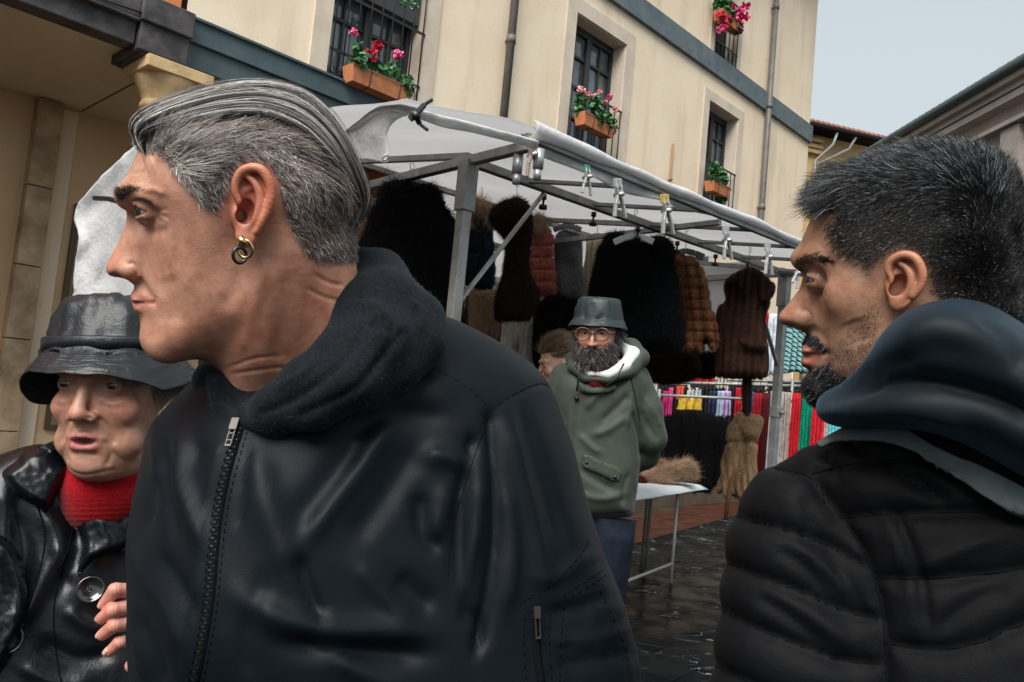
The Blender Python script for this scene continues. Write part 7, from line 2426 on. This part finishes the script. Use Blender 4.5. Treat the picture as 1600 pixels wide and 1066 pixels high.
# eyebrows: thin
for s in (-1, 1):
    P, Nn = sample_surface(V, Q, 260, (np.abs(V[:, 0] - s * .032) < .017) & (np.abs(V[:, 1] - .0195 + np.abs(V[:, 0] * s - .03) * .25) < .0024) & (V[:, 2] > .05))
    D = np.tile(np.array((s * .9, .2, 0)), (len(P), 1)); Cc = grow(P, Nn, D, .006, 4, .15, .2)
    link_mesh('eyebrow', strand_mesh('eyebrow', fw.world(Cc.reshape(-1, 3)).reshape(Cc.shape), .00025, np.tile((.10, .07, .055), (len(P), 1))), M['hair'], woman)
# hair at the temples, mostly under the hat
P, Nn = sample_surface(V, Q, 2600, (V[:, 1] > -.012) & (V[:, 2] < .034) & (V[:, 1] < .06))
D = np.tile(np.array((.0, -.9, -.5)), (len(P), 1)); Cc = grow(P, Nn, D, rng.uniform(.015, .04, len(P)), 6, .25, .25)
link_mesh('hair', strand_mesh('hair', fw.world(Cc.reshape(-1, 3)).reshape(Cc.shape), .0004, np.tile((.16, .13, .11), (len(P), 1)) * rng.uniform(.4, 1.6, (len(P), 1))), M['hair'], woman)
# bucket hat
fH = Fr(176, 597, 1.12)


def bucket_hat(fr, name, prof, outer, mt, parent, seed=1, wr=.004, n=140, rings=(), cx=.0, cz=.0, thick=.0016):
    """prof: (radius, y) from the crown top centre to the crown foot; outer(theta) -> (x, y, z) of the brim rim"""
    G = []
    foot = prof[-1]
    for i in range(n + 1):
        th = 2 * math.pi * i / n
        row = []
        cs, sn = math.cos(th), math.sin(th)
        for k, (r_, y_, dx, dz) in enumerate(prof):
            w_ = wr * (.4 if r_ < .03 else 1)
            p0 = Vector((cs * 2.2, sn * 2.2, y_ * 40 + seed))
            rr = r_ + w_ * mnoise.noise(p0) + .6 * w_ * mnoise.noise(p0 * 2.3)
            row.append((cx + dx + rr * cs, y_ + w_ * .8 * mnoise.noise(p0 * 1.4 + Vector((7, 0, 0))), cz + dz + rr * sn))
        a = row[-1]; b = outer(th)
        for k in range(1, 41):
            t = k / 40
            e_ = .0007 * abs(math.sin(t * 8 * math.pi)) * (1 if rings else 0)
            drop = .003 * math.sin(math.pi * t)
            row.append((a[0] + (b[0] - a[0]) * t, a[1] + (b[1] - a[1]) * t + drop + e_ + .002 * mnoise.noise(Vector((cs * 5, sn * 5, t * 6 + seed))), a[2] + (b[2] - a[2]) * t))
        G.append(row)
    q = MB(); q.grid([[Vector(fr.world(np.array(p))) for p in row] for row in G])
    o = q.build(name, mt, parent, solid=thick)
    for rt in rings:
        pts = []
        for row in G:
            base_i = len(prof) - 1
            f_ = base_i + rt * 40
            i0 = min(int(f_), len(row) - 2); t = f_ - i0
            pts.append(Vector(fr.world(np.array(row[i0]) * (1 - t) + np.array(row[i0 + 1]) * t)))
        q = MB(); q.tube(pts, .0007, 5, False); q.build('stitch_ring', M['stitch'], o)
    return o


if 'stitch' not in M: M['stitch'] = mat('black_thread', (.006, .007, .008), .7, .3)
thk = np.radians([-180, -150, -120, -90, -60, -30, 0, 30, 60, 90, 120, 150, 180])
yk = np.array([-.006, -.030, -.041, -.040, -.03, -.010, .006, .000, -.008, .004, .014, .012, -.006])
xk = np.array([1.0, 1, 1, 1, 1, 1, 1, 1, 1, 1, 1, 1, 1])


def w_out(th):
    t = (th + math.pi) % (2 * math.pi) - math.pi
    y = float(np.interp(t, thk, yk)) + .003 * math.sin(5 * t)
    return (.113 * math.cos(t) + .002, y, .124 * math.sin(t))


wp = [(.004, .122, .010, -.01), (.030, .1215, .010, -.01), (.055, .119, .009, -.01), (.068, .113, .008, -.01), (.073, .104, .006, -.01), (.078, .088, .005, -.008), (.082, .068, .003, -.004), (.083, .050, .001, 0), (.086, .044, 0, 0), (.088, .042, 0, 0), (.0875, .036, 0, 0)]
bucket_hat(fH, 'leather_hat', wp, w_out, M['hatl'], woman, 3, .0080, rings=(.0, .125, .25, .375, .5, .625, .75, .875))
q = MB(); q.grid([[Vector(fH.world(np.array((r_ * math.cos(t) * 1.012 + .0015, y_, r_ * math.sin(t) * 1.012)))) for r_, y_ in ((.0885, .043), (.0885, .058), (.0865, .060))] for t in np.linspace(0, 2 * math.pi, 90)])
q.build('hat_band', M['hatl'], woman, solid=.002)
# turtleneck
fN = Fr(170, 740, 1.12)
v = Vol((-.09, -.14, -.12), (.09, .06, .09), .0028)
v.add(v.cap((.004, .040, -.010), (-.004, -.020, -.006), .050, .058), .01)
v.add(v.cap((-.004, -.020, -.016), (-.01, -.075, -.085), .055, .058), .02)
V, Q = v.mesh(fN, 2); N = vnormals(V, Q)
V = V + N * (.0004 * np.sin(V[:, 1] * 900 + 3 * wob(V, 20, 3)) + .0025 * wob(V * np.array((1, 3, 1)), 22, 2))[:, None]
link_mesh('turtleneck', mesh_np('turtleneck', fN.world(V), Q, True), M['redknit'], woman)
# coat
fc_ = Fr(110, 900, 1.17)
Lc = lambda pts, c=0.0: fc_.pl(pts, c)
v = Vol((*(Lc([(-190, 1460)])[0]), -.22), (*(Lc([(420, 650)])[0]), .22), .0050)
CT = [(-130, 800), (-90, 760), (-30, 730), (30, 704), (80, 700), (112, 728), (150, 744), (200, 744), (260, 720), (330, 740), (380, 800), (390, 1000), (400, 1440), (-160, 1440), (-160, 1000)]
v.add(v.prof(spline(Lc(CT), 4), .12, tps([(*Lc([(x, y)])[0], w_) for x, y, w_ in [(-100, 800, .10), (20, 720, .05), (100, 740, .035), (200, 760, .035), (350, 800, .06), (100, 1100, .12)]], v.x2, v.y2), 2.4, .0), .02)
V, Q = v.mesh(fc_, 3); N = vnormals(V, Q); W = fc_.world(V); px, py, _ = project(W); fcg = facing_of(fc_, V, N)
cst = [([(60, 790), (90, 850), (60, 920), (30, 980)], 14, .008), ([(110, 800), (120, 860), (90, 930)], 12, -.008), ([(150, 800), (170, 850), (140, 880)], 12, .007), ([(20, 800), (40, 870), (20, 940)], 14, -.008), ([(0, 760), (10, 820), (-10, 900)], 14, .008),
       ([(100, 950), (150, 980), (190, 960)], 12, .007), ([(60, 1000), (120, 1030), (180, 1020)], 12, -.008), ([(30, 1040), (90, 1066), (150, 1066)], 10, .006), ([(120, 905), (100, 880), (90, 850)], 8, .006), ([(165, 925), (185, 945)], 8, .005), ([(130, 760), (128, 800), (120, 840)], 8, -.006, True)]
V = V + N * (strokes_disp(px, py, fcg, cst) + .0035 * wob(V, 26, 5) + .0012 * wob(V, 60, 6))[:, None]
Wc = fc_.world(V)
link_mesh('leather_coat', mesh_np('leather_coat', Wc, Q, True), M['leather'], woman)
skc = Skin(Wc, Q)


def flap_piece(outline, thick, lift, R_, parent, name, mt, sk, fr_, h=.003, wr=.0012, curve=.0):
    """a piece of cloth lying on a body: outline in px, follows the surface below it"""
    o = spline(outline, 4)
    x0, y0 = o.min(0); x1, y1 = o.max(0)
    st_ = 3.0
    X, Y = np.meshgrid(np.arange(x0 - 3, x1 + 3, st_), np.arange(y0 - 3, y1 + 3, st_), indexing='ij')
    sd = poly_sd(X, Y, o)
    dep = np.full(X.shape, np.nan)
    for i in range(X.shape[0]):
        for j in range(X.shape[1]):
            if sd[i, j] < 4:
                h_, _ = sk.hit(X[i, j], Y[i, j])
                if h_ is not None: dep[i, j] = (h_ - CO).dot(_F)
    md = np.nanmedian(dep); dep = np.where(np.isnan(dep), md, dep)
    for _ in range(6):
        dep[1:-1, 1:-1] = (dep[:-2, 1:-1] + dep[2:, 1:-1] + dep[1:-1, :-2] + dep[1:-1, 2:]) / 4
    e = np.clip(-sd / R_, 0, 1)
    prof_ = np.sqrt(1 - (1 - e) ** 2)
    front = dep - lift - thick * prof_ - curve * e
    inside = sd < st_ * .7
    # snap the border onto the outline
    d0 = {}
    V, Fq = [], []
    idx = -np.ones(X.shape, int)
    for i in range(X.shape[0]):
        for j in range(X.shape[1]):
            if inside[i, j]:
                p = np.array((X[i, j], Y[i, j]))
                if sd[i, j] > -st_ * .7:
                    k = np.argmin(((o - p) ** 2).sum(1)); p = o[k]
                idx[i, j] = len(V)
                n_ = mnoise.noise(Vector((p[0] * .09, p[1] * .09, 3))) + .5 * mnoise.noise(Vector((p[0] * .22, p[1] * .22, 9)))
                V.append(tuple(at(p[0], p[1], front[i, j] - wr * n_ * e[i, j])))
    nf = len(V)
    V += [tuple(at(*(lambda a: (a[0], a[1]))((project([v_])[0][0], project([v_])[1][0])), dep.flat[0] * 0 + project([v_])[2][0] + thick * 1.0)) for v_ in V[:nf]]
    for i in range(X.shape[0] - 1):
        for j in range(X.shape[1] - 1):
            a, b, c, d_ = idx[i, j], idx[i + 1, j], idx[i + 1, j + 1], idx[i, j + 1]
            if min(a, b, c, d_) >= 0:
                Fq.append((a, b, c, d_)); Fq.append((a + nf, d_ + nf, c + nf, b + nf))
    me = mesh_np(name, np.array(V), np.array(Fq), True)
    return link_mesh(name, me, mt, parent)


flap_piece([(3, 739), (25, 720), (41, 704), (70, 694), (94, 687), (104, 700), (114, 728), (105, 745), (92, 765), (76, 792), (55, 790), (35, 780), (15, 762)], .010, .012, 14, woman, 'collar', M['leather'], skc, fc_, curve=.010)
flap_piece([(108, 758), (130, 766), (165, 772), (200, 778), (230, 800), (210, 850), (160, 870), (140, 880), (120, 900), (128, 850), (112, 800)], .006, .006, 12, woman, 'lapel', M['leather'], skc, fc_, curve=.008)
flap_piece([(-20, 830), (20, 850), (40, 900), (40, 960), (25, 1010), (-10, 1066), (-40, 1066), (-40, 850)], .010, .008, 14, woman, 'sleeve_tab', M['leather'], skc, fc_, curve=.015)
# large buttons
M['button'] = mat('black_shiny_button', (.012, .012, .013), .15, .7, coat=.6)
for bx, by, br in ((141, 921, .0175), (12, 998, .0185)):
    h_, n_ = skc.hit(bx, by, .004)
    h_ = h_ - (h_ - CO).normalized() * .014
    n_ = (n_ * .4 + (CO - h_).normalized() * .8).normalized()
    q = MB(); q.lathe(h_, n_, [(.001, .001), (br * .25, .0008), (br * .55, .0016), (br * .72, .0032), (br * .86, .0058), (br * .95, .0060), (br, .0042), (br, 0), (br * .9, -.003), (.001, -.003)], 36)
    x_ = n_.orthogonal().normalized(); y_ = n_.cross(x_)
    for a, b in ((1, 1), (1, -1), (-1, 1), (-1, -1)):
        p = h_ + (x_ * a + y_ * b) * br * .13 + n_ * .0015
        q.tube([p, p + n_ * .0006], .0012, 8)
    q.build('button', M['button'], woman)
    pts = [h_ + (x_ * math.cos(t) + y_ * math.sin(t)) * (br + .006) - n_ * .003 for t in np.linspace(0, 6.28, 30)]
seam(skc, [(118, 800), (108, 850), (92, 900), (84, 960), (88, 1020), (96, 1066)], .0012, M['stitch'], 'seam', woman)
seam(skc, [(45, 760), (70, 830), (60, 900), (40, 960)], .0012, M['stitch'], 'seam', woman)
legs(woman, Pw.x + .05, Pw.y + .08, .09, .95, M['leather'], M['shoe'], BU, .085)

# ---- the hand resting between the two: fingers curl round the coat -----------------------
fd_ = Fr(190, 965, 1.0)
v = Vol((-.06, -.085, -.06), (.09, .065, .05), .0011)
def hp(x, y, c): return fd_.px(x, y, c)
fing = [([(232, 925, -.030), (206, 924, .004), (180, 922, .018), (163, 944, .006)], [.0098, .0096, .0088, .0072]),
        ([(232, 948, -.032), (204, 948, .004), (176, 954, .018), (159, 966, .004)], [.0098, .0096, .0090, .0074]),
        ([(232, 972, -.032), (204, 974, .002), (178, 978, .015), (160, 992, .002)], [.0095, .0092, .0086, .0072]),
        ([(232, 996, -.032), (206, 1000, -.002), (186, 1004, .009), (171, 1018, .000)], [.0085, .0080, .0075, .0064])]
nails = []
for pts, rs in fing:
    P = [hp(*p) for p in pts]
    v.add(v.chain(P, rs, .002), .0018)
    nails.append((P[-1], P[-2]))
v.add(v.chain([hp(232, 925, -.030), hp(236, 960, -.034), hp(232, 996, -.032)], [.014, .015, .013], .01), .006)
v.add(v.chain([hp(236, 955, -.034), hp(260, 975, -.04)], [.022, .024], .01), .01)
v.add(v.chain([hp(246, 1000, -.030), hp(222, 1026, -.015), hp(206, 1040, -.004)], [.012, .010, .0085], .003), .004)
V, Q = v.mesh(fd_, 2)
N = vnormals(V, Q)
wl = fd_.world(V); px, py, _ = project(wl)
C = blobcol(px, py, (.55, .26, .20), [(p[0], p[1], 12, 12, (.62, .22, .17), .6) for p in ((163, 944), (159, 966), (160, 992), (171, 1018))] + [(180, 924, 10, 8, (.58, .22, .17), .5), (176, 954, 10, 8, (.58, .22, .17), .5)])
for pts, rs in fing:
    mx_, my_ = (pts[1][0] + pts[2][0]) / 2, (pts[1][1] + pts[2][1]) / 2
    for off in (-2, 3):
        V = V - N * (.0006 * np.exp(-((px - pts[2][0] - off) / 1.5) ** 2) * (np.abs(py - pts[2][1]) < 12))[:, None]
link_mesh('hand', mesh_np('hand', fd_.world(V), Q, True, C), M['skin'], man1)
M['nail'] = mat('finger_nail', (.62, .36, .30), .25, .5)
for a, b in nails:
    d_ = (a - b); d_ /= np.linalg.norm(d_)
    nrm_ = np.array((-.75, .25, .55)); nrm_ -= d_ * nrm_.dot(d_); nrm_ /= np.linalg.norm(nrm_)
    s_ = np.cross(d_, nrm_)
    G = []
    for i in range(7):
        row = []
        for j in range(7):
            u_, w_ = (i / 6 - .5), (j / 6 - .5)
            p = a + d_ * (.001 + u_ * .0095) + s_ * (w_ * .0085 * (1 - .3 * abs(u_) ** 2)) + nrm_ * (.0070 - (w_ * 2) ** 2 * .0022 - max(0, u_) * .002)
            row.append(Vector(fd_.world(p)))
        G.append(row)
    q = MB(); q.grid(G); q.build('nail', M['nail'], man1, solid=.0005)

# ================================================================== bearded man in the green raincoat
M['rain'] = mat('olive_raincoat', (.046, .057, .043), .60, .25, col2=(.036, .046, .034), vscale=9, bump=[(.25, 60), (.2, 400)], bdist=.003, sheen=.1)
M['rainhat'] = mat('dark_green_rainhat', (.020, .029, .030), .45, .35, bump=[(.3, 60)], bdist=.003)
M['lining'] = mat('white_hood_lining', (.62, .62, .60), .8, .2)
M['redshirt'] = mat('dark_red_jumper', (.16, .012, .015), .9, .2, bump=[(.4, 300)])
fg = Fr(933, 521, 3.0, yaw=R(-10), roll=R(-2))
Pg = at(950, 800, 3.05)
gman = empty('person', (Pg.x, Pg.y, 0), 'bearded man with glasses, green bucket hat and olive raincoat, hands behind his back', 'person')
v = Vol((-.10, -.18, -.12), (.10, .14, .13), .0028)
face_solid(v, False, False, .095, .0, 1.05, .42, 1.15)
v.add(v.cap((0, -.08, -.01), (0, -.20, -.02), .056, .06), .02)
for s in (-1, 1): v.add(v.ell((s * .080, -.008, -.008), (.008, .030, .018)), .004)
V, Q = v.mesh(fg, 2); N = vnormals(V, Q)
C = loc_tint(V, (.40, .20, .14), [(-.04, -.03, .02, .02, (.50, .19, .14), .5), (.04, -.03, .02, .02, (.50, .19, .14), .5), (0, -.038, .015, .012, (.50, .20, .15), .5)])
link_mesh('body', mesh_np('body', fg.world(V), Q, True, C), M['skin'], gman)
eyes2(fg, gman, (.12, .05, 1), (.03, .02, .015))
# beard and hair
bm_ = ((V[:, 1] < -.030) & (V[:, 2] > -.02) & (V[:, 1] > -.125)) & ~((np.abs(V[:, 0]) < .024) & (V[:, 1] > -.048) & (V[:, 2] > .05)) & ~((V[:, 1] > -.05) & (np.abs(V[:, 0]) < .052) & (V[:, 2] > .04)) & ~((np.abs(V[:, 0]) < .016) & (np.abs(V[:, 1] + .0715) < .005))
P, Nn = sample_surface(V, Q, 9500, bm_)
D = np.tile(np.array((0, -1.0, .25)), (len(P), 1)) + np.stack([np.sign(P[:, 0]) * .35, 0 * P[:, 0], 0 * P[:, 0]], 1)
Cc = grow(P, Nn, D, rng.uniform(.014, .030, len(P)) * np.clip(1.1 - (P[:, 1] + .12) * 5, .4, 1), 6, .65, .45)
bc = np.where((rng.random(len(P)) < .20)[:, None], np.array((.30, .29, .28)), np.array((.030, .025, .022))) * rng.uniform(.7, 1.4, (len(P), 1))
link_mesh('beard', strand_mesh('beard', fg.world(Cc.reshape(-1, 3)).reshape(Cc.shape), .0009, bc), M['hair'], gman)
hm_ = (V[:, 1] > -.06) & (V[:, 1] < .04) & (V[:, 2] < .02)
P, Nn = sample_surface(V, Q, 5000, hm_)
D = np.tile(np.array((0, -.7, -.2)), (len(P), 1))
Cc = grow(P, Nn, D, rng.uniform(.012, .028, len(P)), 6, .6, .4)
bc = np.where((rng.random(len(P)) < .45)[:, None], np.array((.30, .29, .28)), np.array((.035, .03, .028))) * rng.uniform(.7, 1.4, (len(P), 1))
link_mesh('hair', strand_mesh('hair', fg.world(Cc.reshape(-1, 3)).reshape(Cc.shape), .0009, bc), M['hair'], gman)
for s in (-1, 1):
    P, Nn = sample_surface(V, Q, 260, (np.abs(V[:, 0] - s * .031) < .018) & (np.abs(V[:, 1] - .020) < .004) & (V[:, 2] > .05))
    D = np.tile(np.array((s * .9, .1, 0)), (len(P), 1)); Cc = grow(P, Nn, D, .010, 4, .3, .3)
    link_mesh('eyebrow', strand_mesh('eyebrow', fg.world(Cc.reshape(-1, 3)).reshape(Cc.shape), .0006, np.tile((.04, .03, .025), (len(P), 1))), M['hair'], gman)
# glasses
gl = tag(bpy.data.objects.new('glasses', None)); COL.objects.link(gl); gl.location = fg.world(np.array((0, 0, .11))); gl.parent = gman; bpy.context.view_layer.update(); gl.matrix_parent_inverse = gman.matrix_world.inverted()
M['shell'] = mat('tortoise_frame', (.055, .022, .014), .25, .6, col2=(.16, .06, .02), vscale=120)
M['lens'] = mat('lens_glass', (.9, .9, .9), .03, .5, trans=1.0)
M['lens'].node_tree.nodes['Principled BSDF'].inputs['IOR'].default_value = 1.05
for s in (-1, 1):
    q = MB(); cx_ = s * .0345
    pts = [Vector(fg.world(np.array((cx_ + .0265 * math.copysign(abs(math.cos(t)) ** .85, math.cos(t)), -.004 + .0225 * math.copysign(abs(math.sin(t)) ** .85, math.sin(t)), .103 - .10 * cx_ * cx_ * 40 * .3)))) for t in np.linspace(0, 2 * math.pi, 40)]
    q.tube(pts, .0030, 8, False); q.build('frame', M['shell'], gl)
    q = MB(); q.tube([Vector(fg.world(np.array((s * .060, .004, .100)))), Vector(fg.world(np.array((s * .076, .004, .085)))), Vector(fg.world(np.array((s * .080, .002, .0))))], .0022, 8); q.build('temple', M['shell'], gl)
q = MB(); q.tube([Vector(fg.world(np.array((x_, .001 - abs(x_) * .1, .104)))) for x_ in (-.009, 0, .009)], .0024, 8); q.build('bridge', M['shell'], gl)
# hat
fgh = Fr(933, 521, 3.0, yaw=R(-10), roll=R(-3))
gp = [(.004, .135, 0, -.01), (.045, .134, 0, -.01), (.070, .131, 0, -.01), (.079, .124, 0, -.01), (.084, .108, 0, -.01), (.088, .090, 0, -.01), (.091, .070, 0, -.01), (.093, .056, 0, -.01), (.094, .052, 0, -.01)]
def g_out(th):
    return (.112 * math.cos(th), .030 - .014 * abs(math.cos(th)) ** 2 * 1.0 + .004 * math.sin(th * 3), .118 * math.sin(th) - .005)
bucket_hat(fgh, 'rain_hat', gp, g_out, M['rainhat'], gman, 6, .006, rings=(.5,))
# raincoat
fr_ = Fr(945, 690, 3.05)
Lr = lambda pts, c=0.0: fr_.pl(pts, c)
v = Vol((*(Lr([(840, 830)])[0]), -.24), (*(Lr([(1060, 520)])[0]), .22), .0062)
CTt = [(888, 572), (912, 574), (950, 585), (985, 565), (1006, 580), (1012, 610), (1006, 650), (1002, 700), (998, 745), (993, 780), (988, 806), (960, 811), (930, 813), (905, 808), (886, 780), (874, 730), (866, 680), (862, 630), (866, 596)]
v.add(v.prof(spline(Lr(CTt), 4), .135, .115, 2.4, 0), .02)
v.add(v.chain([fr_.px(990, 592, .0), fr_.px(1010, 640, .02), fr_.px(1018, 684, .0), fr_.px(1008, 712, -.06), fr_.px(975, 735, -.15)], [.062, .058, .055, .050, .042], .02), .02)
v.add(v.chain([fr_.px(884, 590, .0), fr_.px(868, 640, .0), fr_.px(866, 690, -.03), fr_.px(880, 715, -.10), fr_.px(920, 735, -.16)], [.060, .056, .052, .048, .042], .02), .02)
V, Q = v.mesh(fr_, 2); N = vnormals(V, Q); W = fr_.world(V); px, py, _ = project(W); fcg = facing_of(fr_, V, N)
rst = [([(915, 640), (930, 620), (950, 600)], 6, .010), ([(940, 660), (960, 640), (985, 615)], 6, -.010), ([(925, 680), (950, 672), (980, 650)], 6, .009), ([(990, 650), (1000, 680), (1002, 710)], 5, -.014, True), ([(985, 610), (985, 640), (978, 670)], 5, .008), ([(905, 730), (930, 750), (960, 765)], 6, -.008),
       ([(900, 770), (940, 780), (980, 770)], 6, .008), ([(972, 790), (975, 760), (982, 740)], 4, -.008), ([(1005, 620), (1020, 640), (1032, 670)], 5, .007), ([(1000, 640), (1012, 665), (1030, 690)], 5, -.007), ([(925, 600), (940, 610), (955, 606)], 4, -.006), ([(905, 680), (925, 700), (940, 708)], 5, .008), ([(902, 620), (897, 660), (891, 702), (890, 760), (893, 806)], 1.6, -.008, True), ([(880, 640), (884, 700), (888, 750)], 5, -.006),
       ([(866, 802), (930, 806), (985, 801)], 1.4, -.004, True)]
V = V + N * (strokes_disp(px, py, fcg, rst) + .006 * wob(V, 13, 5) + .0035 * wob(V, 34, 6) + .004 * np.clip(np.abs(wob(V * np.array((1, .6, 1)), 26, 9)) - .1, 0, .5))[:, None]
Wr = fr_.world(V)
link_mesh('raincoat', mesh_np('raincoat', Wr, Q, True), M['rain'], gman)
skr = Skin(Wr, Q)
flap_piece([(914, 710), (942, 722), (969, 733), (965, 752), (938, 742), (911, 727)], .007, .006, 3, gman, 'pocket_flap', M['rain'], skr, fr_)
flap_piece([(903, 598), (930, 604), (956, 602), (961, 597), (962, 606), (954, 612), (926, 614), (908, 611)], .010, .014, 3, gman, 'collar_flap', M['rain'], skr, fr_)
q = MB()
for bx, by in ((917, 723), (960, 745), (938, 607), (954, 606), (899, 622), (881, 670)):
    h_, n_ = skr.hit(bx, by, .012)
    if h_: q = MB(); q.lathe(h_ , n_, [(.001, .005), (.006, .004), (.0075, 0), (.0075, -.01)], 12); q.build('snap_button', M['blackpl'], gman)
seam(skr, [(985, 588), (990, 610), (996, 640), (1000, 660)], .002, M['stitch'], 'seam', gman)
# hood with white lining
fhg = Fr(955, 570, 3.02)
v = Vol((-.22, -.12, -.20), (.20, .14, .20), .006)
rg = [(985, 545, -.06), (1001, 560, .0), (985, 580, .07), (950, 594, .115), (915, 592, .10), (896, 574, .05), (895, 560, -.03), (925, 545, -.10), (960, 540, -.10), (985, 545, -.06)]
v.add(v.chain([fhg.px(*p) for p in rg], [.034, .032, .022, .012, .012, .020, .022, .03, .034, .034], .02), .01)
V, Q = v.mesh(fhg, 2); N = vnormals(V, Q)
V = V + N * (.004 * wob(V, 40, 4))[:, None]
link_mesh('hood', mesh_np('hood', fhg.world(V), Q, True), M['rain'], gman)
v = Vol((-.22, -.12, -.20), (.20, .14, .20), .006)
rg = [(968, 540, -.03), (988, 554, .015), (976, 573, .075), (950, 586, .112), (921, 584, .105), (903, 570, .06), (902, 560, .0)]
v.add(v.chain([fhg.px(*p) for p in rg], [.022, .027, .023, .013, .010, .013, .010], .015), .01)
V, Q = v.mesh(fhg, 2); N = vnormals(V, Q)
V = V + N * (.004 * wob(V, 30, 3))[:, None]
link_mesh('hood_lining', mesh_np('hood_lining', fhg.world(V), Q, True), M['lining'], gman)
v = Vol((-.12, -.14, -.12), (.10, .08, .14), .006)
v.add(v.chain([fhg.px(940, 560, .0), fhg.px(932, 590, .060)], [.062, .056], .01), .01)
V, Q = v.mesh(fhg, 2); link_mesh('jumper', mesh_np('jumper', fhg.world(V), Q, True), M['redshirt'], gman)
q = MB()
for pts in ([(905, 566), (904, 590), (901, 612)], [(975, 568), (962, 592), (944, 606)]):
    P = [Vector(fhg.world(fhg.px(x, y, .15))) for x, y in pts]
    q = MB(); q.tube(P, .0035, 6); q.build('drawstring', M['blackpl'], gman)
# jeans to the ground
cg = at(942, 806, 3.05)
fwd_ = Vector((-.25, -1, 0)).normalized(); sd_ = Vector((1, -.25, 0)).normalized()
for s, dx in ((-1, -.085), (1, .085)):
    c = Vector((cg.x - .055, cg.y, 0)) + sd_ * dx
    q = MB(); zs = [.98, .90, .70, .50, .30, .12, .05]
    q.tube([c + ZUP * z + fwd_ * (.015 * math.sin(z * 9)) for z in zs], [.098, .096, .082, .070, .064, .062, .066], 20)
    q.build('jeans_leg', M['denim'], gman)
    q = MB(); q.tube([c - fwd_ * .08 + ZUP * .04, c + ZUP * .055, c + fwd_ * .10 + ZUP * .045, c + fwd_ * .19 + ZUP * .03], [.036, .048, .044, .028], 14); q.build('shoe', M['shoe'], gman)

# ================================================================== fair haired woman half hidden behind him
fy = Fr(874, 566, 3.7, yaw=R(-78), pitch=R(12), roll=R(0))
Py = at(880, 700, 3.75)
girl = empty('person', (Py.x, Py.y, 0), 'fair haired woman with hair tied back, looking down in profile behind the raincoat man', 'person')
v = Vol((-.10, -.18, -.12), (.10, .14, .13), .003)
face_solid(v, True, False, .102, .0, .95, .22, .95)
v.add(v.cap((0, -.08, -.02), (0, -.20, -.05), .045, .05), .02)
for s in (-1, 1): v.add(v.ell((s * .071, -.010, -.008), (.007, .028, .016)), .004)
V, Q = v.mesh(fy, 2)
C = loc_tint(V, (.50, .29, .20), [(0, -.04, .04, .03, (.55, .26, .20), .3)])
link_mesh('body', mesh_np('body', fy.world(V), Q, True, C), M['skin'], girl)
N = vnormals(V, Q)
P, Nn = sample_surface(V, Q, 9000, (V[:, 1] > .0 - .0 * V[:, 2]) & ((V[:, 2] < .045) | (V[:, 1] > .055)) & ((V[:, 2] < -.02) | (V[:, 1] > .030)) | ((V[:, 2] < -.05) & (V[:, 1] > -.06)))
D = np.stack([-P[:, 0] * 4, -.15 + 0 * P[:, 0], -1.0 + 0 * P[:, 0]], 1)
D = D - Nn * (D * Nn).sum(1, keepdims=True)
Cc = grow(P + Nn * .004, Nn, D, rng.uniform(.03, .06, len(P)), 6, .08, .08)
hc = np.where((rng.random(len(P)) < .5)[:, None], np.array((.30, .20, .11)), np.array((.09, .055, .03))) * rng.uniform(.7, 1.3, (len(P), 1))
link_mesh('hair', strand_mesh('hair', fy.world(Cc.reshape(-1, 3)).reshape(Cc.shape), .0013, hc), M['hair'], girl)
q = MB(); pts = [Vector(fy.world(np.array((-.076 * 1.0, -.036 + .008 * math.cos(t), -.004 + .008 * math.sin(t))))) for t in np.linspace(0, 6.28, 16)]
q.tube(pts, .0015, 6, False); q.build('earring', M['gold'] if 'gold' in M else M['steel2'], girl)
v = Vol((-.26, -.75, -.16), (.26, .02, .16), .010)
fyb = Fr(895, 600, 3.8)
v.add(v.ell((0, -.10, 0), (.20, .09, .11)), .03); v.add(v.cap((0, -.12, 0), (0, -.60, 0), .15, .16), .06)
v.add(v.chain([(-.16, -.10, .0), (-.19, -.32, .03), (-.14, -.46, .12)], [.06, .052, .045], .02), .03)
v.add(v.chain([(.16, -.10, .0), (.19, -.32, .03), (.14, -.46, .12)], [.06, .052, .045], .02), .03)
V, Q = v.mesh(fyb, 2); N = vnormals(V, Q); V = V + N * (.006 * wob(V, 20, 3))[:, None]
link_mesh('coat', mesh_np('coat', fyb.world(V), Q, True), mat('brown_black_coat', (.018, .014, .012), .8, .2), girl)
legs(girl, Py.x, Py.y, .09, .95, M['denim'], M['shoe'], Vector((1, 0, 0)), .085)
